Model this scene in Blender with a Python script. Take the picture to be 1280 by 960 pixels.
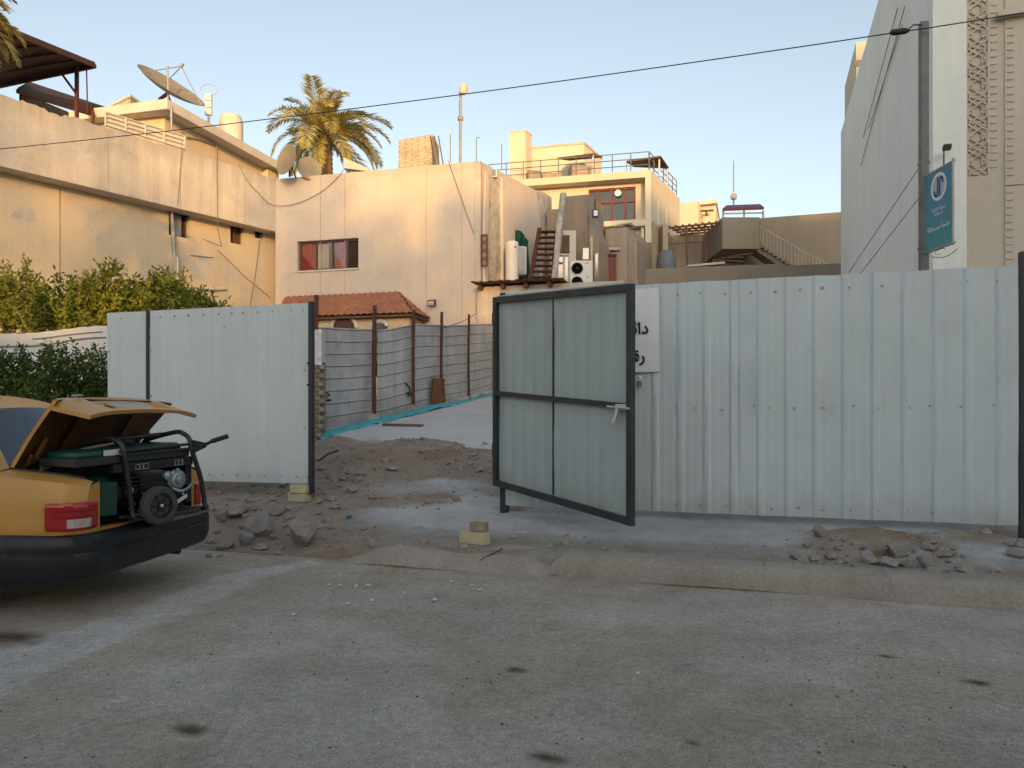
import bpy, bmesh, math, random
from math import sin, cos, pi, radians, sqrt, atan2, floor
from mathutils import Vector, Matrix, noise
random.seed(11)
SC = bpy.context.scene
COL = SC.collection
for o in list(bpy.data.objects):
    bpy.data.objects.remove(o)

# ------------------------------------------------------------------ camera, sky, sun, exposure
H = 1.38                    # eye height
F = 960.0                   # focal length in photo pixels (1280 wide)
HY = 516.0                  # horizon row
cam_d = bpy.data.cameras.new('camera'); cam = bpy.data.objects.new('camera', cam_d); COL.objects.link(cam)
cam.location = (0, 0, H); cam.rotation_euler = (pi/2, 0, 0)
cam_d.sensor_width = 36; cam_d.lens = 27.0; cam_d.shift_y = (HY-480)/1280.0
cam_d.clip_start = 0.05; cam_d.clip_end = 3000
SC.camera = cam

SUN_EL = 8.0
SUN_AZ = Vector((0.13, -0.99, 0)).normalized()      # horizontal direction towards the sun (behind the camera)
W = bpy.data.worlds.new('World'); SC.world = W; W.use_nodes = True
nt = W.node_tree; nt.nodes.clear()
sky = nt.nodes.new('ShaderNodeTexSky'); sky.sky_type = 'NISHITA'; sky.sun_disc = False
sky.sun_elevation = radians(SUN_EL); sky.sun_rotation = atan2(SUN_AZ.x, SUN_AZ.y)
sky.air_density = 1.0; sky.dust_density = 2.5; sky.ozone_density = 1.0; sky.altitude = 30
hs = nt.nodes.new('ShaderNodeHueSaturation'); hs.inputs['Saturation'].default_value = 0.66
bgn = nt.nodes.new('ShaderNodeBackground'); bgn.inputs[1].default_value = 0.15
wo = nt.nodes.new('ShaderNodeOutputWorld')
nt.links.new(sky.outputs[0], hs.inputs['Color']); nt.links.new(hs.outputs[0], bgn.inputs[0]); nt.links.new(bgn.outputs[0], wo.inputs[0])
sd = bpy.data.lights.new('sun', 'SUN'); sun = bpy.data.objects.new('sun', sd); COL.objects.link(sun)
sd.energy = 1.9; sd.angle = radians(0.9); sd.color = (1.0, 0.52, 0.12)
sv = (SUN_AZ*cos(radians(SUN_EL)) + Vector((0, 0, sin(radians(SUN_EL))))).normalized()
sun.rotation_euler = sv.to_track_quat('Z', 'Y').to_euler(); sun.location = (0, -20, 30)
SC.view_settings.view_transform = 'Standard'; SC.view_settings.look = 'None'
SC.view_settings.exposure = 1.15; SC.view_settings.gamma = 1.0; SC.view_settings.use_curve_mapping = False
SC.render.engine = 'CYCLES'
SC.cycles.use_denoising = True
SC.cycles.max_bounces = 6; SC.cycles.transparent_max_bounces = 8

# ------------------------------------------------------------------ helpers
def P(x, y, Y):
    return Vector(((x-640)/F*Y, Y, H+(HY-y)/F*Y))
def V(*a): return Vector(a)
def nz(p, s=1.0, seed=0.0):
    return noise.noise(Vector((p[0]*s+seed, p[1]*s-seed*1.7, p[2]*s+seed*.3)))
def clamp(x, a=0., b=1.): return max(a, min(b, x))
def smooth(x): x = clamp(x); return x*x*(3-2*x)

class MB:
    def __init__(s): s.v = []; s.f = []; s.at = {}
    def add(s, vs, fs):
        b = len(s.v); s.v.extend([tuple(p) for p in vs]); s.f.extend([tuple(b+i for i in f) for f in fs]); return s
    def quad(s, a, b, c, d): return s.add([a, b, c, d], [(0, 1, 2, 3)])
    def obox(s, o, a, b, c):
        o, a, b, c = Vector(o), Vector(a), Vector(b), Vector(c)
        vs = [o, o+a, o+a+b, o+b, o+c, o+a+c, o+a+b+c, o+b+c]
        return s.add(vs, [(0, 3, 2, 1), (4, 5, 6, 7), (0, 1, 5, 4), (1, 2, 6, 5), (2, 3, 7, 6), (3, 0, 4, 7)])
    def box(s, x0, x1, y0, y1, z0, z1):
        return s.obox((x0, y0, z0), (x1-x0, 0, 0), (0, y1-y0, 0), (0, 0, z1-z0))
    def bar(s, p, q, w, h=None, up=(0, 0, 1)):
        p, q = Vector(p), Vector(q); h = h or w
        d = q-p; u = d.cross(Vector(up))
        if u.length < 1e-5: u = d.cross(Vector((1, 0, 0)))
        u.normalize(); v = u.cross(d).normalized()
        return s.obox(p-u*w/2-v*h/2, u*w, v*h, d)
    def prism(s, poly, ext):
        n = len(poly); poly = [Vector(p) for p in poly]; e = Vector(ext)
        return s.add(poly+[p+e for p in poly], [tuple(range(n))[::-1], tuple(range(n, 2*n))]+[(i, (i+1) % n, n+(i+1) % n, n+i) for i in range(n)])
    def extr(s, foot, z0, z1):
        return s.prism([Vector((p[0], p[1], z0)) for p in foot], (0, 0, z1-z0))
    def tube(s, pts, r, n=8, cap=True):
        pts = [Vector(p) for p in pts]; m = len(pts)
        rr = r if isinstance(r, (list, tuple)) else [r]*m
        vs = []; fs = []; pu = None
        for i, p in enumerate(pts):
            d = (pts[min(i+1, m-1)]-pts[max(i-1, 0)]).normalized()
            if pu is None:
                u = d.cross(Vector((0, 0, 1)))
                if u.length < .05: u = d.cross(Vector((1, 0, 0)))
            else:
                u = pu-d*pu.dot(d)
            u.normalize(); pu = u; v = d.cross(u)
            for k in range(n):
                a = 2*pi*k/n; vs.append(p+u*cos(a)*rr[i]+v*sin(a)*rr[i])
        for i in range(m-1):
            for k in range(n):
                fs.append((i*n+k, i*n+(k+1) % n, (i+1)*n+(k+1) % n, (i+1)*n+k))
        if cap: fs += [tuple(range(n))[::-1], tuple(range((m-1)*n, m*n))]
        return s.add(vs, fs)
    def lathe(s, c, axis, prof, n=24):
        c = Vector(c); a = Vector(axis).normalized()
        u = a.cross(Vector((0, 0, 1)))
        if u.length < .05: u = a.cross(Vector((1, 0, 0)))
        u.normalize(); v = a.cross(u); vs = []; fs = []; m = len(prof)
        for r, h in prof:
            for k in range(n):
                t = 2*pi*k/n; vs.append(c+a*h+u*cos(t)*r+v*sin(t)*r)
        for i in range(m-1):
            for k in range(n):
                fs.append((i*n+k, i*n+(k+1) % n, (i+1)*n+(k+1) % n, (i+1)*n+k))
        if prof[0][0] > 1e-4: fs.append(tuple(range(n))[::-1])
        if prof[-1][0] > 1e-4: fs.append(tuple(range((m-1)*n, m*n)))
        return s.add(vs, fs)
    def grid(s, fn, nu, nv):
        vs = [fn(i/nu, j/nv) for j in range(nv+1) for i in range(nu+1)]
        fs = [(j*(nu+1)+i, j*(nu+1)+i+1, (j+1)*(nu+1)+i+1, (j+1)*(nu+1)+i) for j in range(nv) for i in range(nu)]
        return s.add(vs, fs)
    def mesh(s, name, sm=None, bevel=0, recalc=True):
        me = bpy.data.meshes.new(name); me.from_pydata(s.v, [], s.f)
        if recalc or bevel:
            bm = bmesh.new(); bm.from_mesh(me)
            bmesh.ops.remove_doubles(bm, verts=bm.verts, dist=1e-5) if (bevel and not s.at) else None
            bmesh.ops.recalc_face_normals(bm, faces=bm.faces)
            if bevel:
                es = [e for e in bm.edges if len(e.link_faces) == 2 and e.calc_face_angle(0) > .5]
                bmesh.ops.bevel(bm, geom=es, offset=bevel, segments=2, profile=.5, affect='EDGES', clamp_overlap=True)
            bm.to_mesh(me); bm.free()
        if not bevel:
            for k, vals in s.at.items():
                a = me.attributes.new(k, 'FLOAT', 'POINT'); a.data.foreach_set('value', vals)
        if sm is not None:
            me.polygons.foreach_set('use_smooth', [True]*len(me.polygons))
            me.set_sharp_from_angle(angle=radians(sm))
        me.update(); return me
    def build(s, name, m, parent=None, sm=None, bevel=0, label=None, recalc=True):
        me = s.mesh(name, sm, bevel, recalc)
        me.materials.append(m)
        o = bpy.data.objects.new(name, me); COL.objects.link(o)
        if parent is not None:
            o.parent = parent
            if parent.parent is None: o.location = -Vector(parent.location)
        if label: o['label'] = label
        return o

def tag(o, label, cat, group=None, kind=None):
    if label: o['label'] = label
    if cat: o['category'] = cat
    if group: o['group'] = group
    if kind: o['kind'] = kind
    return o
def thing(name, label, cat, loc=(0, 0, 0), group=None):
    o = bpy.data.objects.new(name, None); COL.objects.link(o); o.empty_display_size = .2
    o.location = Vector(loc); return tag(o, label, cat, group)
def single(mb, name, m, label, cat, group=None, sm=None, bevel=0, kind=None, recalc=True):
    """a top-level object that is one mesh, its origin at the bottom centre"""
    xs = [p[0] for p in mb.v]; ys = [p[1] for p in mb.v]; zs = [p[2] for p in mb.v]
    c = Vector(((min(xs)+max(xs))/2, (min(ys)+max(ys))/2, min(zs)))
    mb.v = [(p[0]-c.x, p[1]-c.y, p[2]-c.z) for p in mb.v]
    o = mb.build(name, m, None, sm, bevel, None, recalc); o.location = c
    return tag(o, label, cat, group, kind)
def structure(mb, name, m, sm=None, recalc=True):
    o = mb.build(name, m, None, sm, 0, None, recalc); o['kind'] = 'structure'; return o

class Fr:
    """vertical wall plane through ground points A (left) and B (right); a runs along it, d towards the camera"""
    def __init__(s, A, B):
        s.A = Vector((A[0], A[1], 0)); B = Vector((B[0], B[1], 0)); s.L = (B-s.A).length
        s.u = (B-s.A).normalized(); n = Vector((s.u.y, -s.u.x, 0))
        if n.dot(-s.A) < 0: n = -n
        s.n = n
    def p(s, a, d, z): return s.A+s.u*a+s.n*d+Vector((0, 0, z))
    def a(s, x, d=0):
        k = (x-640)/F; o = s.A+s.n*d
        return (k*o.y-o.x)/(s.u.x-k*s.u.y)
    def z(s, x, y, d=0):
        q = s.p(s.a(x, d), d, 0); return H+(HY-y)/F*q.y
    def box(s, mb, a0, a1, d0, d1, z0, z1):
        return mb.obox(s.p(a0, d0, z0), s.u*(a1-a0), s.n*(d1-d0), (0, 0, z1-z0))
    def rect(s, x0, y0, x1, y1, d=0):
        xm = (x0+x1)/2
        return s.a(x0, d), s.a(x1, d), s.z(xm, y1, d), s.z(xm, y0, d)
    def pbox(s, mb, x0, y0, x1, y1, d0, d1):
        a0, a1, z0, z1 = s.rect(x0, y0, x1, y1, max(d0, d1)); return s.box(mb, a0, a1, d0, d1, z0, z1)
    def pt(s, x, y, d=0):
        return s.p(s.a(x, d), d, s.z(x, y, d))
    def wall(s, mb, a0, a1, z0, z1, d, th, holes=()):
        As = sorted({a0, a1, *[h[0] for h in holes], *[h[1] for h in holes]})
        Zs = sorted({z0, z1, *[h[2] for h in holes], *[h[3] for h in holes]})
        hole = lambda a, z: any(h[0] < a < h[1] and h[2] < z < h[3] for h in holes)
        for i in range(len(As)-1):
            for j in range(len(Zs)-1):
                if hole((As[i]+As[i+1])/2, (Zs[j]+Zs[j+1])/2): continue
                mb.quad(s.p(As[i], d, Zs[j]), s.p(As[i+1], d, Zs[j]), s.p(As[i+1], d, Zs[j+1]), s.p(As[i], d, Zs[j+1]))
        for h in holes:
            b, e, f, g = h; q = lambda a, z: (s.p(a, d, z), s.p(a, d-th, z))
            for (A, Z, A2, Z2) in ((b, f, e, f), (e, f, e, g), (e, g, b, g), (b, g, b, f)):
                m1, m2 = q(A, Z), q(A2, Z2); mb.quad(m1[0], m2[0], m2[1], m1[1])
        for (A, Z, A2, Z2) in ((a0, z0, a1, z0), (a1, z0, a1, z1), (a1, z1, a0, z1), (a0, z1, a0, z0)):
            mb.quad(s.p(A, d, Z), s.p(A2, d, Z2), s.p(A2, d-th, Z2), s.p(A, d-th, Z))
        return mb

# ------------------------------------------------------------------ materials
def N(t, kind, **kw):
    n = t.nodes.new(kind)
    for k, v in kw.items():
        if k in n.inputs.keys(): n.inputs[k].default_value = v
        else: setattr(n, k, v)
    return n
def mat(name, col, rough=.8, var=.18, scale=2.0, bump=0., bscale=60., metal=0., streak=0., spots=0., spotcol=(.12, .09, .06), spotscale=6., spec=.4, fine=.0, warm=0.):
    m = bpy.data.materials.new(name); m.use_nodes = True; t = m.node_tree; L = t.links.new
    b = t.nodes['Principled BSDF']; b.inputs['Roughness'].default_value = rough; b.inputs['Metallic'].default_value = metal
    b.inputs['Specular IOR Level'].default_value = spec
    tc = N(t, 'ShaderNodeTexCoord')
    n1 = N(t, 'ShaderNodeTexNoise', Scale=scale, Detail=7., Roughness=.62); L(tc.outputs['Object'], n1.inputs['Vector'])
    r = N(t, 'ShaderNodeMapRange'); r.inputs[1].default_value = .28; r.inputs[2].default_value = .72
    r.inputs[3].default_value = 1-var; r.inputs[4].default_value = 1+var; L(n1.outputs[0], r.inputs[0])
    mx = N(t, 'ShaderNodeVectorMath', operation='SCALE'); mx.inputs[0].default_value = col[:3]; L(r.outputs[0], mx.inputs['Scale'])
    out = mx.outputs[0]
    if fine:
        n3 = N(t, 'ShaderNodeTexNoise', Scale=scale*18, Detail=3., Roughness=.7); L(tc.outputs['Object'], n3.inputs['Vector'])
        r3 = N(t, 'ShaderNodeMapRange'); r3.inputs[1].default_value = .3; r3.inputs[2].default_value = .7; r3.inputs[3].default_value = 1-fine; r3.inputs[4].default_value = 1+fine
        L(n3.outputs[0], r3.inputs[0]); s3 = N(t, 'ShaderNodeVectorMath', operation='SCALE'); L(out, s3.inputs[0]); L(r3.outputs[0], s3.inputs['Scale']); out = s3.outputs[0]
    if streak:
        mp = N(t, 'ShaderNodeMapping'); mp.inputs['Scale'].default_value = (2.2, 2.2, .13); L(tc.outputs['Object'], mp.inputs['Vector'])
        n2 = N(t, 'ShaderNodeTexNoise', Scale=1.6, Detail=6., Roughness=.65); L(mp.outputs[0], n2.inputs['Vector'])
        r2 = N(t, 'ShaderNodeMapRange'); r2.inputs[1].default_value = .42; r2.inputs[2].default_value = .72; r2.inputs[3].default_value = 1; r2.inputs[4].default_value = 1-streak
        L(n2.outputs[0], r2.inputs[0]); s2 = N(t, 'ShaderNodeVectorMath', operation='SCALE'); L(out, s2.inputs[0]); L(r2.outputs[0], s2.inputs['Scale']); out = s2.outputs[0]
    if spots:
        n4 = N(t, 'ShaderNodeTexNoise', Scale=spotscale, Detail=8., Roughness=.7); L(tc.outputs['Object'], n4.inputs['Vector'])
        r4 = N(t, 'ShaderNodeMapRange'); r4.inputs[1].default_value = .56; r4.inputs[2].default_value = .70; r4.inputs[3].default_value = 0; r4.inputs[4].default_value = spots
        L(n4.outputs[0], r4.inputs[0]); m4 = N(t, 'ShaderNodeMix', data_type='RGBA'); L(r4.outputs[0], m4.inputs[0]); L(out, m4.inputs[6]); m4.inputs[7].default_value = (*spotcol, 1); out = m4.outputs[2]
    L(out, b.inputs['Base Color'])
    if bump:
        nb = N(t, 'ShaderNodeTexNoise', Scale=bscale, Detail=6., Roughness=.65); L(tc.outputs['Object'], nb.inputs['Vector'])
        bp = N(t, 'ShaderNodeBump', Strength=min(1., bump), Distance=.02); L(nb.outputs[0], bp.inputs['Height']); L(bp.outputs[0], b.inputs['Normal'])
    return m
def mat_zone(name, stops, rough=.9, scale=3., fine=.22, bump=.6, bscale=45., speck=.0):
    """ground material: float attributes on the mesh choose between earth, concrete, dust ... (list of (attribute, colour); first entry is the base)"""
    m = bpy.data.materials.new(name); m.use_nodes = True; t = m.node_tree; L = t.links.new
    b = t.nodes['Principled BSDF']; b.inputs['Roughness'].default_value = rough; b.inputs['Specular IOR Level'].default_value = .25
    tc = N(t, 'ShaderNodeTexCoord')
    nn = N(t, 'ShaderNodeTexNoise', Scale=scale*4, Detail=8., Roughness=.7); L(tc.outputs['Object'], nn.inputs['Vector'])
    rgb = N(t, 'ShaderNodeRGB'); rgb.outputs[0].default_value = (*stops[0][1], 1); out = rgb.outputs[0]
    for at, c in stops[1:]:
        a = N(t, 'ShaderNodeAttribute', attribute_name=at)
        ad = N(t, 'ShaderNodeMath', operation='MULTIPLY_ADD'); L(nn.outputs[0], ad.inputs[0]); ad.inputs[1].default_value = 1.2; L(a.outputs['Fac'], ad.inputs[2])
        r = N(t, 'ShaderNodeMapRange'); r.interpolation_type = 'SMOOTHSTEP'; r.inputs[1].default_value = .75; r.inputs[2].default_value = 1.45; L(ad.outputs[0], r.inputs[0])
        mx = N(t, 'ShaderNodeMix', data_type='RGBA'); L(r.outputs[0], mx.inputs[0]); L(out, mx.inputs[6]); mx.inputs[7].default_value = (*c, 1); out = mx.outputs[2]
    for sc_, am in ((scale*.35, .16), (scale*2.2, .12), (scale*16, fine*.45), (scale*70, fine*1.1)):
        n1 = N(t, 'ShaderNodeTexNoise', Scale=sc_, Detail=5., Roughness=.65); L(tc.outputs['Object'], n1.inputs['Vector'])
        r = N(t, 'ShaderNodeMapRange'); r.inputs[1].default_value = .3; r.inputs[2].default_value = .7; r.inputs[3].default_value = 1-am; r.inputs[4].default_value = 1+am; L(n1.outputs[0], r.inputs[0])
        s = N(t, 'ShaderNodeVectorMath', operation='SCALE'); L(out, s.inputs[0]); L(r.outputs[0], s.inputs['Scale']); out = s.outputs[0]
    if speck:
        vo = N(t, 'ShaderNodeTexVoronoi', Scale=30.); L(tc.outputs['Object'], vo.inputs['Vector'])
        r = N(t, 'ShaderNodeMapRange'); r.inputs[1].default_value = .10; r.inputs[2].default_value = .16; r.inputs[3].default_value = 1-speck; r.inputs[4].default_value = 1; L(vo.outputs[0], r.inputs[0])
        s = N(t, 'ShaderNodeVectorMath', operation='SCALE'); L(out, s.inputs[0]); L(r.outputs[0], s.inputs['Scale']); out = s.outputs[0]
    L(out, b.inputs['Base Color'])
    nb = N(t, 'ShaderNodeTexNoise', Scale=bscale, Detail=7., Roughness=.7); L(tc.outputs['Object'], nb.inputs['Vector'])
    bp = N(t, 'ShaderNodeBump', Strength=bump, Distance=.02); L(nb.outputs[0], bp.inputs['Height']); L(bp.outputs[0], b.inputs['Normal'])
    return m
def mat_brick(name, c1, c2, mortar, scale=1.0, bw=.24, bh=.075, rot=(pi/2, 0, 0)):
    m = bpy.data.materials.new(name); m.use_nodes = True; t = m.node_tree; L = t.links.new
    b = t.nodes['Principled BSDF']; b.inputs['Roughness'].default_value = .9
    tc = N(t, 'ShaderNodeTexCoord'); sp = N(t, 'ShaderNodeSeparateXYZ'); L(tc.outputs['Object'], sp.inputs[0])
    ad = N(t, 'ShaderNodeMath', operation='ADD'); L(sp.outputs[0], ad.inputs[0]); L(sp.outputs[1], ad.inputs[1])
    cb = N(t, 'ShaderNodeCombineXYZ'); L(ad.outputs[0], cb.inputs[0]); L(sp.outputs[2], cb.inputs[1])
    br = N(t, 'ShaderNodeTexBrick'); br.inputs['Scale'].default_value = scale; br.inputs['Brick Width'].default_value = bw; br.inputs['Row Height'].default_value = bh
    br.inputs['Mortar Size'].default_value = .012; br.inputs['Color1'].default_value = (*c1, 1); br.inputs['Color2'].default_value = (*c2, 1); br.inputs['Mortar'].default_value = (*mortar, 1)
    L(cb.outputs[0], br.inputs['Vector'])
    n1 = N(t, 'ShaderNodeTexNoise', Scale=3., Detail=6.); L(tc.outputs['Object'], n1.inputs['Vector'])
    r = N(t, 'ShaderNodeMapRange'); r.inputs[1].default_value = .3; r.inputs[2].default_value = .7; r.inputs[3].default_value = .75; r.inputs[4].default_value = 1.2; L(n1.outputs[0], r.inputs[0])
    s = N(t, 'ShaderNodeVectorMath', operation='SCALE'); L(br.outputs[0], s.inputs[0]); L(r.outputs[0], s.inputs['Scale']); L(s.outputs[0], b.inputs['Base Color'])
    bp = N(t, 'ShaderNodeBump', Strength=.6, Distance=.015, invert=True); L(br.outputs['Fac'], bp.inputs['Height']); L(bp.outputs[0], b.inputs['Normal'])
    return m
def mat_leaf(name, c1, c2, scale=2.5):
    m = bpy.data.materials.new(name); m.use_nodes = True; t = m.node_tree; L = t.links.new
    b = t.nodes['Principled BSDF']; b.inputs['Roughness'].default_value = .55; b.inputs['Specular IOR Level'].default_value = .3
    a = N(t, 'ShaderNodeAttribute', attribute_name='tone')
    mx = N(t, 'ShaderNodeMix', data_type='RGBA'); L(a.outputs['Fac'], mx.inputs[0]); mx.inputs[6].default_value = (*c1, 1); mx.inputs[7].default_value = (*c2, 1)
    L(mx.outputs[2], b.inputs['Base Color'])
    tr = N(t, 'ShaderNodeBsdfTranslucent'); L(mx.outputs[2], tr.inputs[0])
    ms = N(t, 'ShaderNodeMixShader'); ms.inputs[0].default_value = .38; L(b.outputs[0], ms.inputs[1]); L(tr.outputs[0], ms.inputs[2])
    L(ms.outputs[0], t.nodes['Material Output'].inputs[0]); return m
def mat_glass(name, tint=(1, 1, 1), refl=.12):
    m = bpy.data.materials.new(name); m.use_nodes = True; t = m.node_tree; L = t.links.new
    for n in list(t.nodes): t.nodes.remove(n)
    tr = N(t, 'ShaderNodeBsdfTransparent'); tr.inputs[0].default_value = (*tint, 1); g = N(t, 'ShaderNodeBsdfGlossy'); g.inputs['Roughness'].default_value = .03
    lw = N(t, 'ShaderNodeLayerWeight', Blend=.3); ad = N(t, 'ShaderNodeMath', operation='ADD', use_clamp=True); ad.inputs[1].default_value = refl; L(lw.outputs['Fresnel'], ad.inputs[0])
    ms = N(t, 'ShaderNodeMixShader'); L(ad.outputs[0], ms.inputs[0]); L(tr.outputs[0], ms.inputs[1]); L(g.outputs[0], ms.inputs[2])
    o = N(t, 'ShaderNodeOutputMaterial'); L(ms.outputs[0], o.inputs[0]); return m

M = dict(
    plaster=mat('plaster_cream', (.60, .52, .445), .92, .07, .9, .25, 30, streak=.07, spots=.25, spotcol=(.36, .29, .22), spotscale=1.1, fine=.05),
    plaster_old=mat('plaster_weathered', (.59, .52, .435), .95, .12, 1.1, .35, 25, streak=.2, spots=.5, spotcol=(.30, .25, .20), spotscale=.9, fine=.07),
    plaster_low=mat('plaster_ochre', (.64, .52, .37), .92, .09, .8, .25, 30, streak=.07, spots=.35, spotcol=(.42, .33, .24), spotscale=.8, fine=.05),
    yellow=mat('plaster_yellow', (.64, .50, .33), .9, .06, .8, .12, 30, streak=.08),
    white_trim=mat('paint_offwhite', (.62, .56, .48), .8, .08, 1.5, .1, streak=.12),
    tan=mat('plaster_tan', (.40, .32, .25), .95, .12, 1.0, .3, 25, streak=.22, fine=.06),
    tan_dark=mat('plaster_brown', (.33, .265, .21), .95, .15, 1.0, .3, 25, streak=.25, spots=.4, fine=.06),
    beige=mat('plaster_beige', (.29, .245, .19), .93, .08, .7, .2, 30, streak=.1, fine=.04),
    cream=mat('paint_cream', (.62, .545, .42), .85, .06, .8, .1, streak=.06),
    grey_wall=mat('render_pale_grey', (.82, .84, .79), .9, .05, .6, .12, 30, streak=.08, fine=.03),
    stone=mat('stone_facing', (.60, .53, .44), .85, .07, .8, .15, 30, streak=.05, fine=.04),
    flake=mat('peeling_render', (.48, .44, .38), .95, .35, 4, .7, 20, streak=.3, spots=.6, spotcol=(.22, .18, .14), spotscale=5),
    sheet=mat('painted_sheet_pale', (.525, .59, .615), .42, .05, 1.2, .03, 8, streak=.06, spec=.4, spots=.28, spotcol=(.40, .39, .36), spotscale=2.2),
    sheet_gate=mat('painted_sheet_grey', (.36, .425, .43), .5, .07, 1.5, .03, 8, streak=.07, spec=.35, spots=.15, spotcol=(.27, .28, .27), spotscale=3),
    shutter=mat('galvanised_shutter', (.52, .52, .53), .5, .2, 2.0, .1, 20, streak=.22, spots=.4, spotcol=(.25, .23, .22), spotscale=2.5, metal=.25),
    darksteel=mat('dark_painted_steel', (.028, .034, .038), .5, .25, 6, .05, 80, spots=.2, spotcol=(.10, .08, .06)),
    rust=mat('rusty_brown_steel', (.10, .035, .022), .8, .3, 8, .3, 60, spots=.5, spotcol=(.18, .07, .035)),
    rustsheet=mat('rusty_sheet', (.20, .085, .045), .85, .35, 5, .3, 40, spots=.5, spotcol=(.10, .05, .03)),
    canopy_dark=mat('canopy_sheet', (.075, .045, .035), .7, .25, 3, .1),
    zinc=mat('zinc_steel', (.35, .35, .34), .5, .2, 5, .05, metal=.5),
    dish=mat('dish_paint', (.25, .22, .165), .6, .15, 3, .03, spots=.2),
    dishpale=mat('dish_paint_pale', (.40, .36, .29), .6, .12, 3, .03, spots=.2),
    plastic_white=mat('plastic_white', (.68, .66, .62), .45, .06, 3, .02, spots=.15, spotcol=(.45, .40, .33)),
    black=mat('black_rubber', (.012, .012, .013), .55, .3, 8, .05),
    blacktube=mat('black_tube', (.022, .023, .024), .35, .2, 8, .02),
    engine=mat('engine_black', (.010, .011, .012), .5, .4, 20, .1, 100),
    green=mat('generator_green', (.003, .045, .036), .35, .12, 6, .02),
    alu=mat('cast_metal', (.30, .36, .40), .35, .25, 12, .05, metal=.7),
    tyre=mat('tyre_grey', (.055, .055, .055), .85, .2, 12, .2, 80),
    green_cloth=mat('green_cloth', (.010, .085, .055), .8, .2, 4, .2, 20),
    caryellow=mat('car_paint_yellow', (.47, .245, .055), .34, .07, 3, .0, spec=.5, spots=.3, spotcol=(.36, .25, .12), spotscale=3),
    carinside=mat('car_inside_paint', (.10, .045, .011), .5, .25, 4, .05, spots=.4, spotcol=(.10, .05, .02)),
    bumper=mat('bumper_plastic', (.009, .012, .017), .42, .25, 4, .04, 80, spots=.4, spotcol=(.085, .08, .07), spotscale=3.5),
    carglass=mat('car_glass', (.012, .028, .05), .06, .1, 3, spec=.8),
    redlens=mat('red_lens', (.32, .008, .010), .12, .15, 14, spec=.7),
    clearlens=mat('clear_lens', (.42, .34, .33), .18, .2, 30, spec=.6),
    rag_blue=mat('blue_plastic', (.04, .22, .36), .5, .2, 9, .2, 20),
    tarp=mat('turquoise_sheeting', (.05, .38, .46), .5, .2, 5, .3, 12),
    paper=mat('printed_paper', (.72, .73, .76), .6, .04, 4, .1, 6),
    ink=mat('black_ink', (.01, .01, .012), .6, .05),
    foil=mat('white_foil', (.55, .55, .57), .5, .12, 9, .6, 14),
    brass=mat('brass', (.42, .25, .07), .4, .2, 20, metal=.8),
    chrome=mat('bright_zinc', (.62, .64, .66), .28, .1, 20, metal=.9),
    tile=mat('clay_tile', (.33, .14, .085), .8, .25, 5, .2, 40, spots=.3, spotcol=(.22, .09, .05), spotscale=3),
    wood=mat('old_wood', (.13, .075, .045), .85, .3, 5, .4, 30),
    maroon=mat('maroon_frame', (.16, .035, .03), .6, .15, 6),
    redcurtain=mat('red_curtain', (.33, .02, .025), .9, .25, 6, .2),
    whitecurtain=mat('white_curtain', (.50, .46, .42), .9, .15, 6, .2),
    louvre=mat('louvre_brown', (.12, .075, .06), .7, .2, 6),
    glass=mat_glass('window_glass', refl=.06),
    darkglass=mat('dark_glass', (.03, .042, .045), .08, .3, 2, spec=.7),
    interior=mat('room_interior', (.10, .08, .06), .9, .2),
    concrete=mat('rough_concrete', (.36, .34, .31), .95, .2, 3, .6, 25, spots=.3, spotcol=(.2, .17, .13), fine=.12),
    rock=mat('broken_concrete', (.33, .31, .285), .95, .3, 7, 1., 45, spots=.4, spotcol=(.18, .14, .10), fine=.2),
    rock_tan=mat('broken_brickstone', (.31, .255, .205), .95, .28, 5, .8, 30, spots=.4, spotcol=(.15, .10, .07), fine=.2),
    pebble=mat('rubble_stone', (.30, .265, .225), .95, .35, 9, .4, 40),
    yellowbrick=mat('yellow_brick', (.52, .475, .31), .9, .16, 9, .5, 50, spots=.2, spotcol=(.35, .28, .16)),
    teal=None, barkpalm=mat('palm_bark', (.20, .13, .075), .95, .35, 6, .8, 20),
    bark=mat('shrub_bark', (.10, .075, .05), .95, .3, 8, .6, 30),
    whitewall=mat('white_sheeting', (.66, .66, .66), .7, .06, 2, .15, 8, spots=.2, spotcol=(.45, .44, .42), spotscale=2),
    steelpole=mat('galvanised_pole', (.17, .18, .175), .6, .22, 5, .1, 60, streak=.25, metal=.2),
    wire=mat('black_cable', (.015, .015, .016), .6, .1),
    wirepale=mat('grey_cable', (.19, .165, .14), .7, .1),
    white=mat('white_print', (.78, .82, .84), .6, .03),
    greybarrel=mat('grey_blue_drum', (.14, .16, .18), .6, .15, 4),
    litter=mat('white_litter', (.60, .58, .56), .7, .12, 10),
    brick_yellow=mat_brick('brick_buff', (.60, .50, .36), (.54, .44, .31), (.36, .30, .22), bh=.085),
    brick_pier=mat_brick('brick_rough', (.30, .22, .14), (.24, .17, .11), (.14, .11, .08), bw=.22, bh=.08),
    leaf_lime=mat_leaf('leaf_citrus', (.09, .13, .018), (.37, .38, .06)),
    leaf_dark=mat_leaf('leaf_hedge', (.035, .065, .012), (.13, .19, .04)),
    leaf_palm=mat_leaf('leaf_palm', (.34, .31, .10), (.66, .55, .22)),
)

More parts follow.
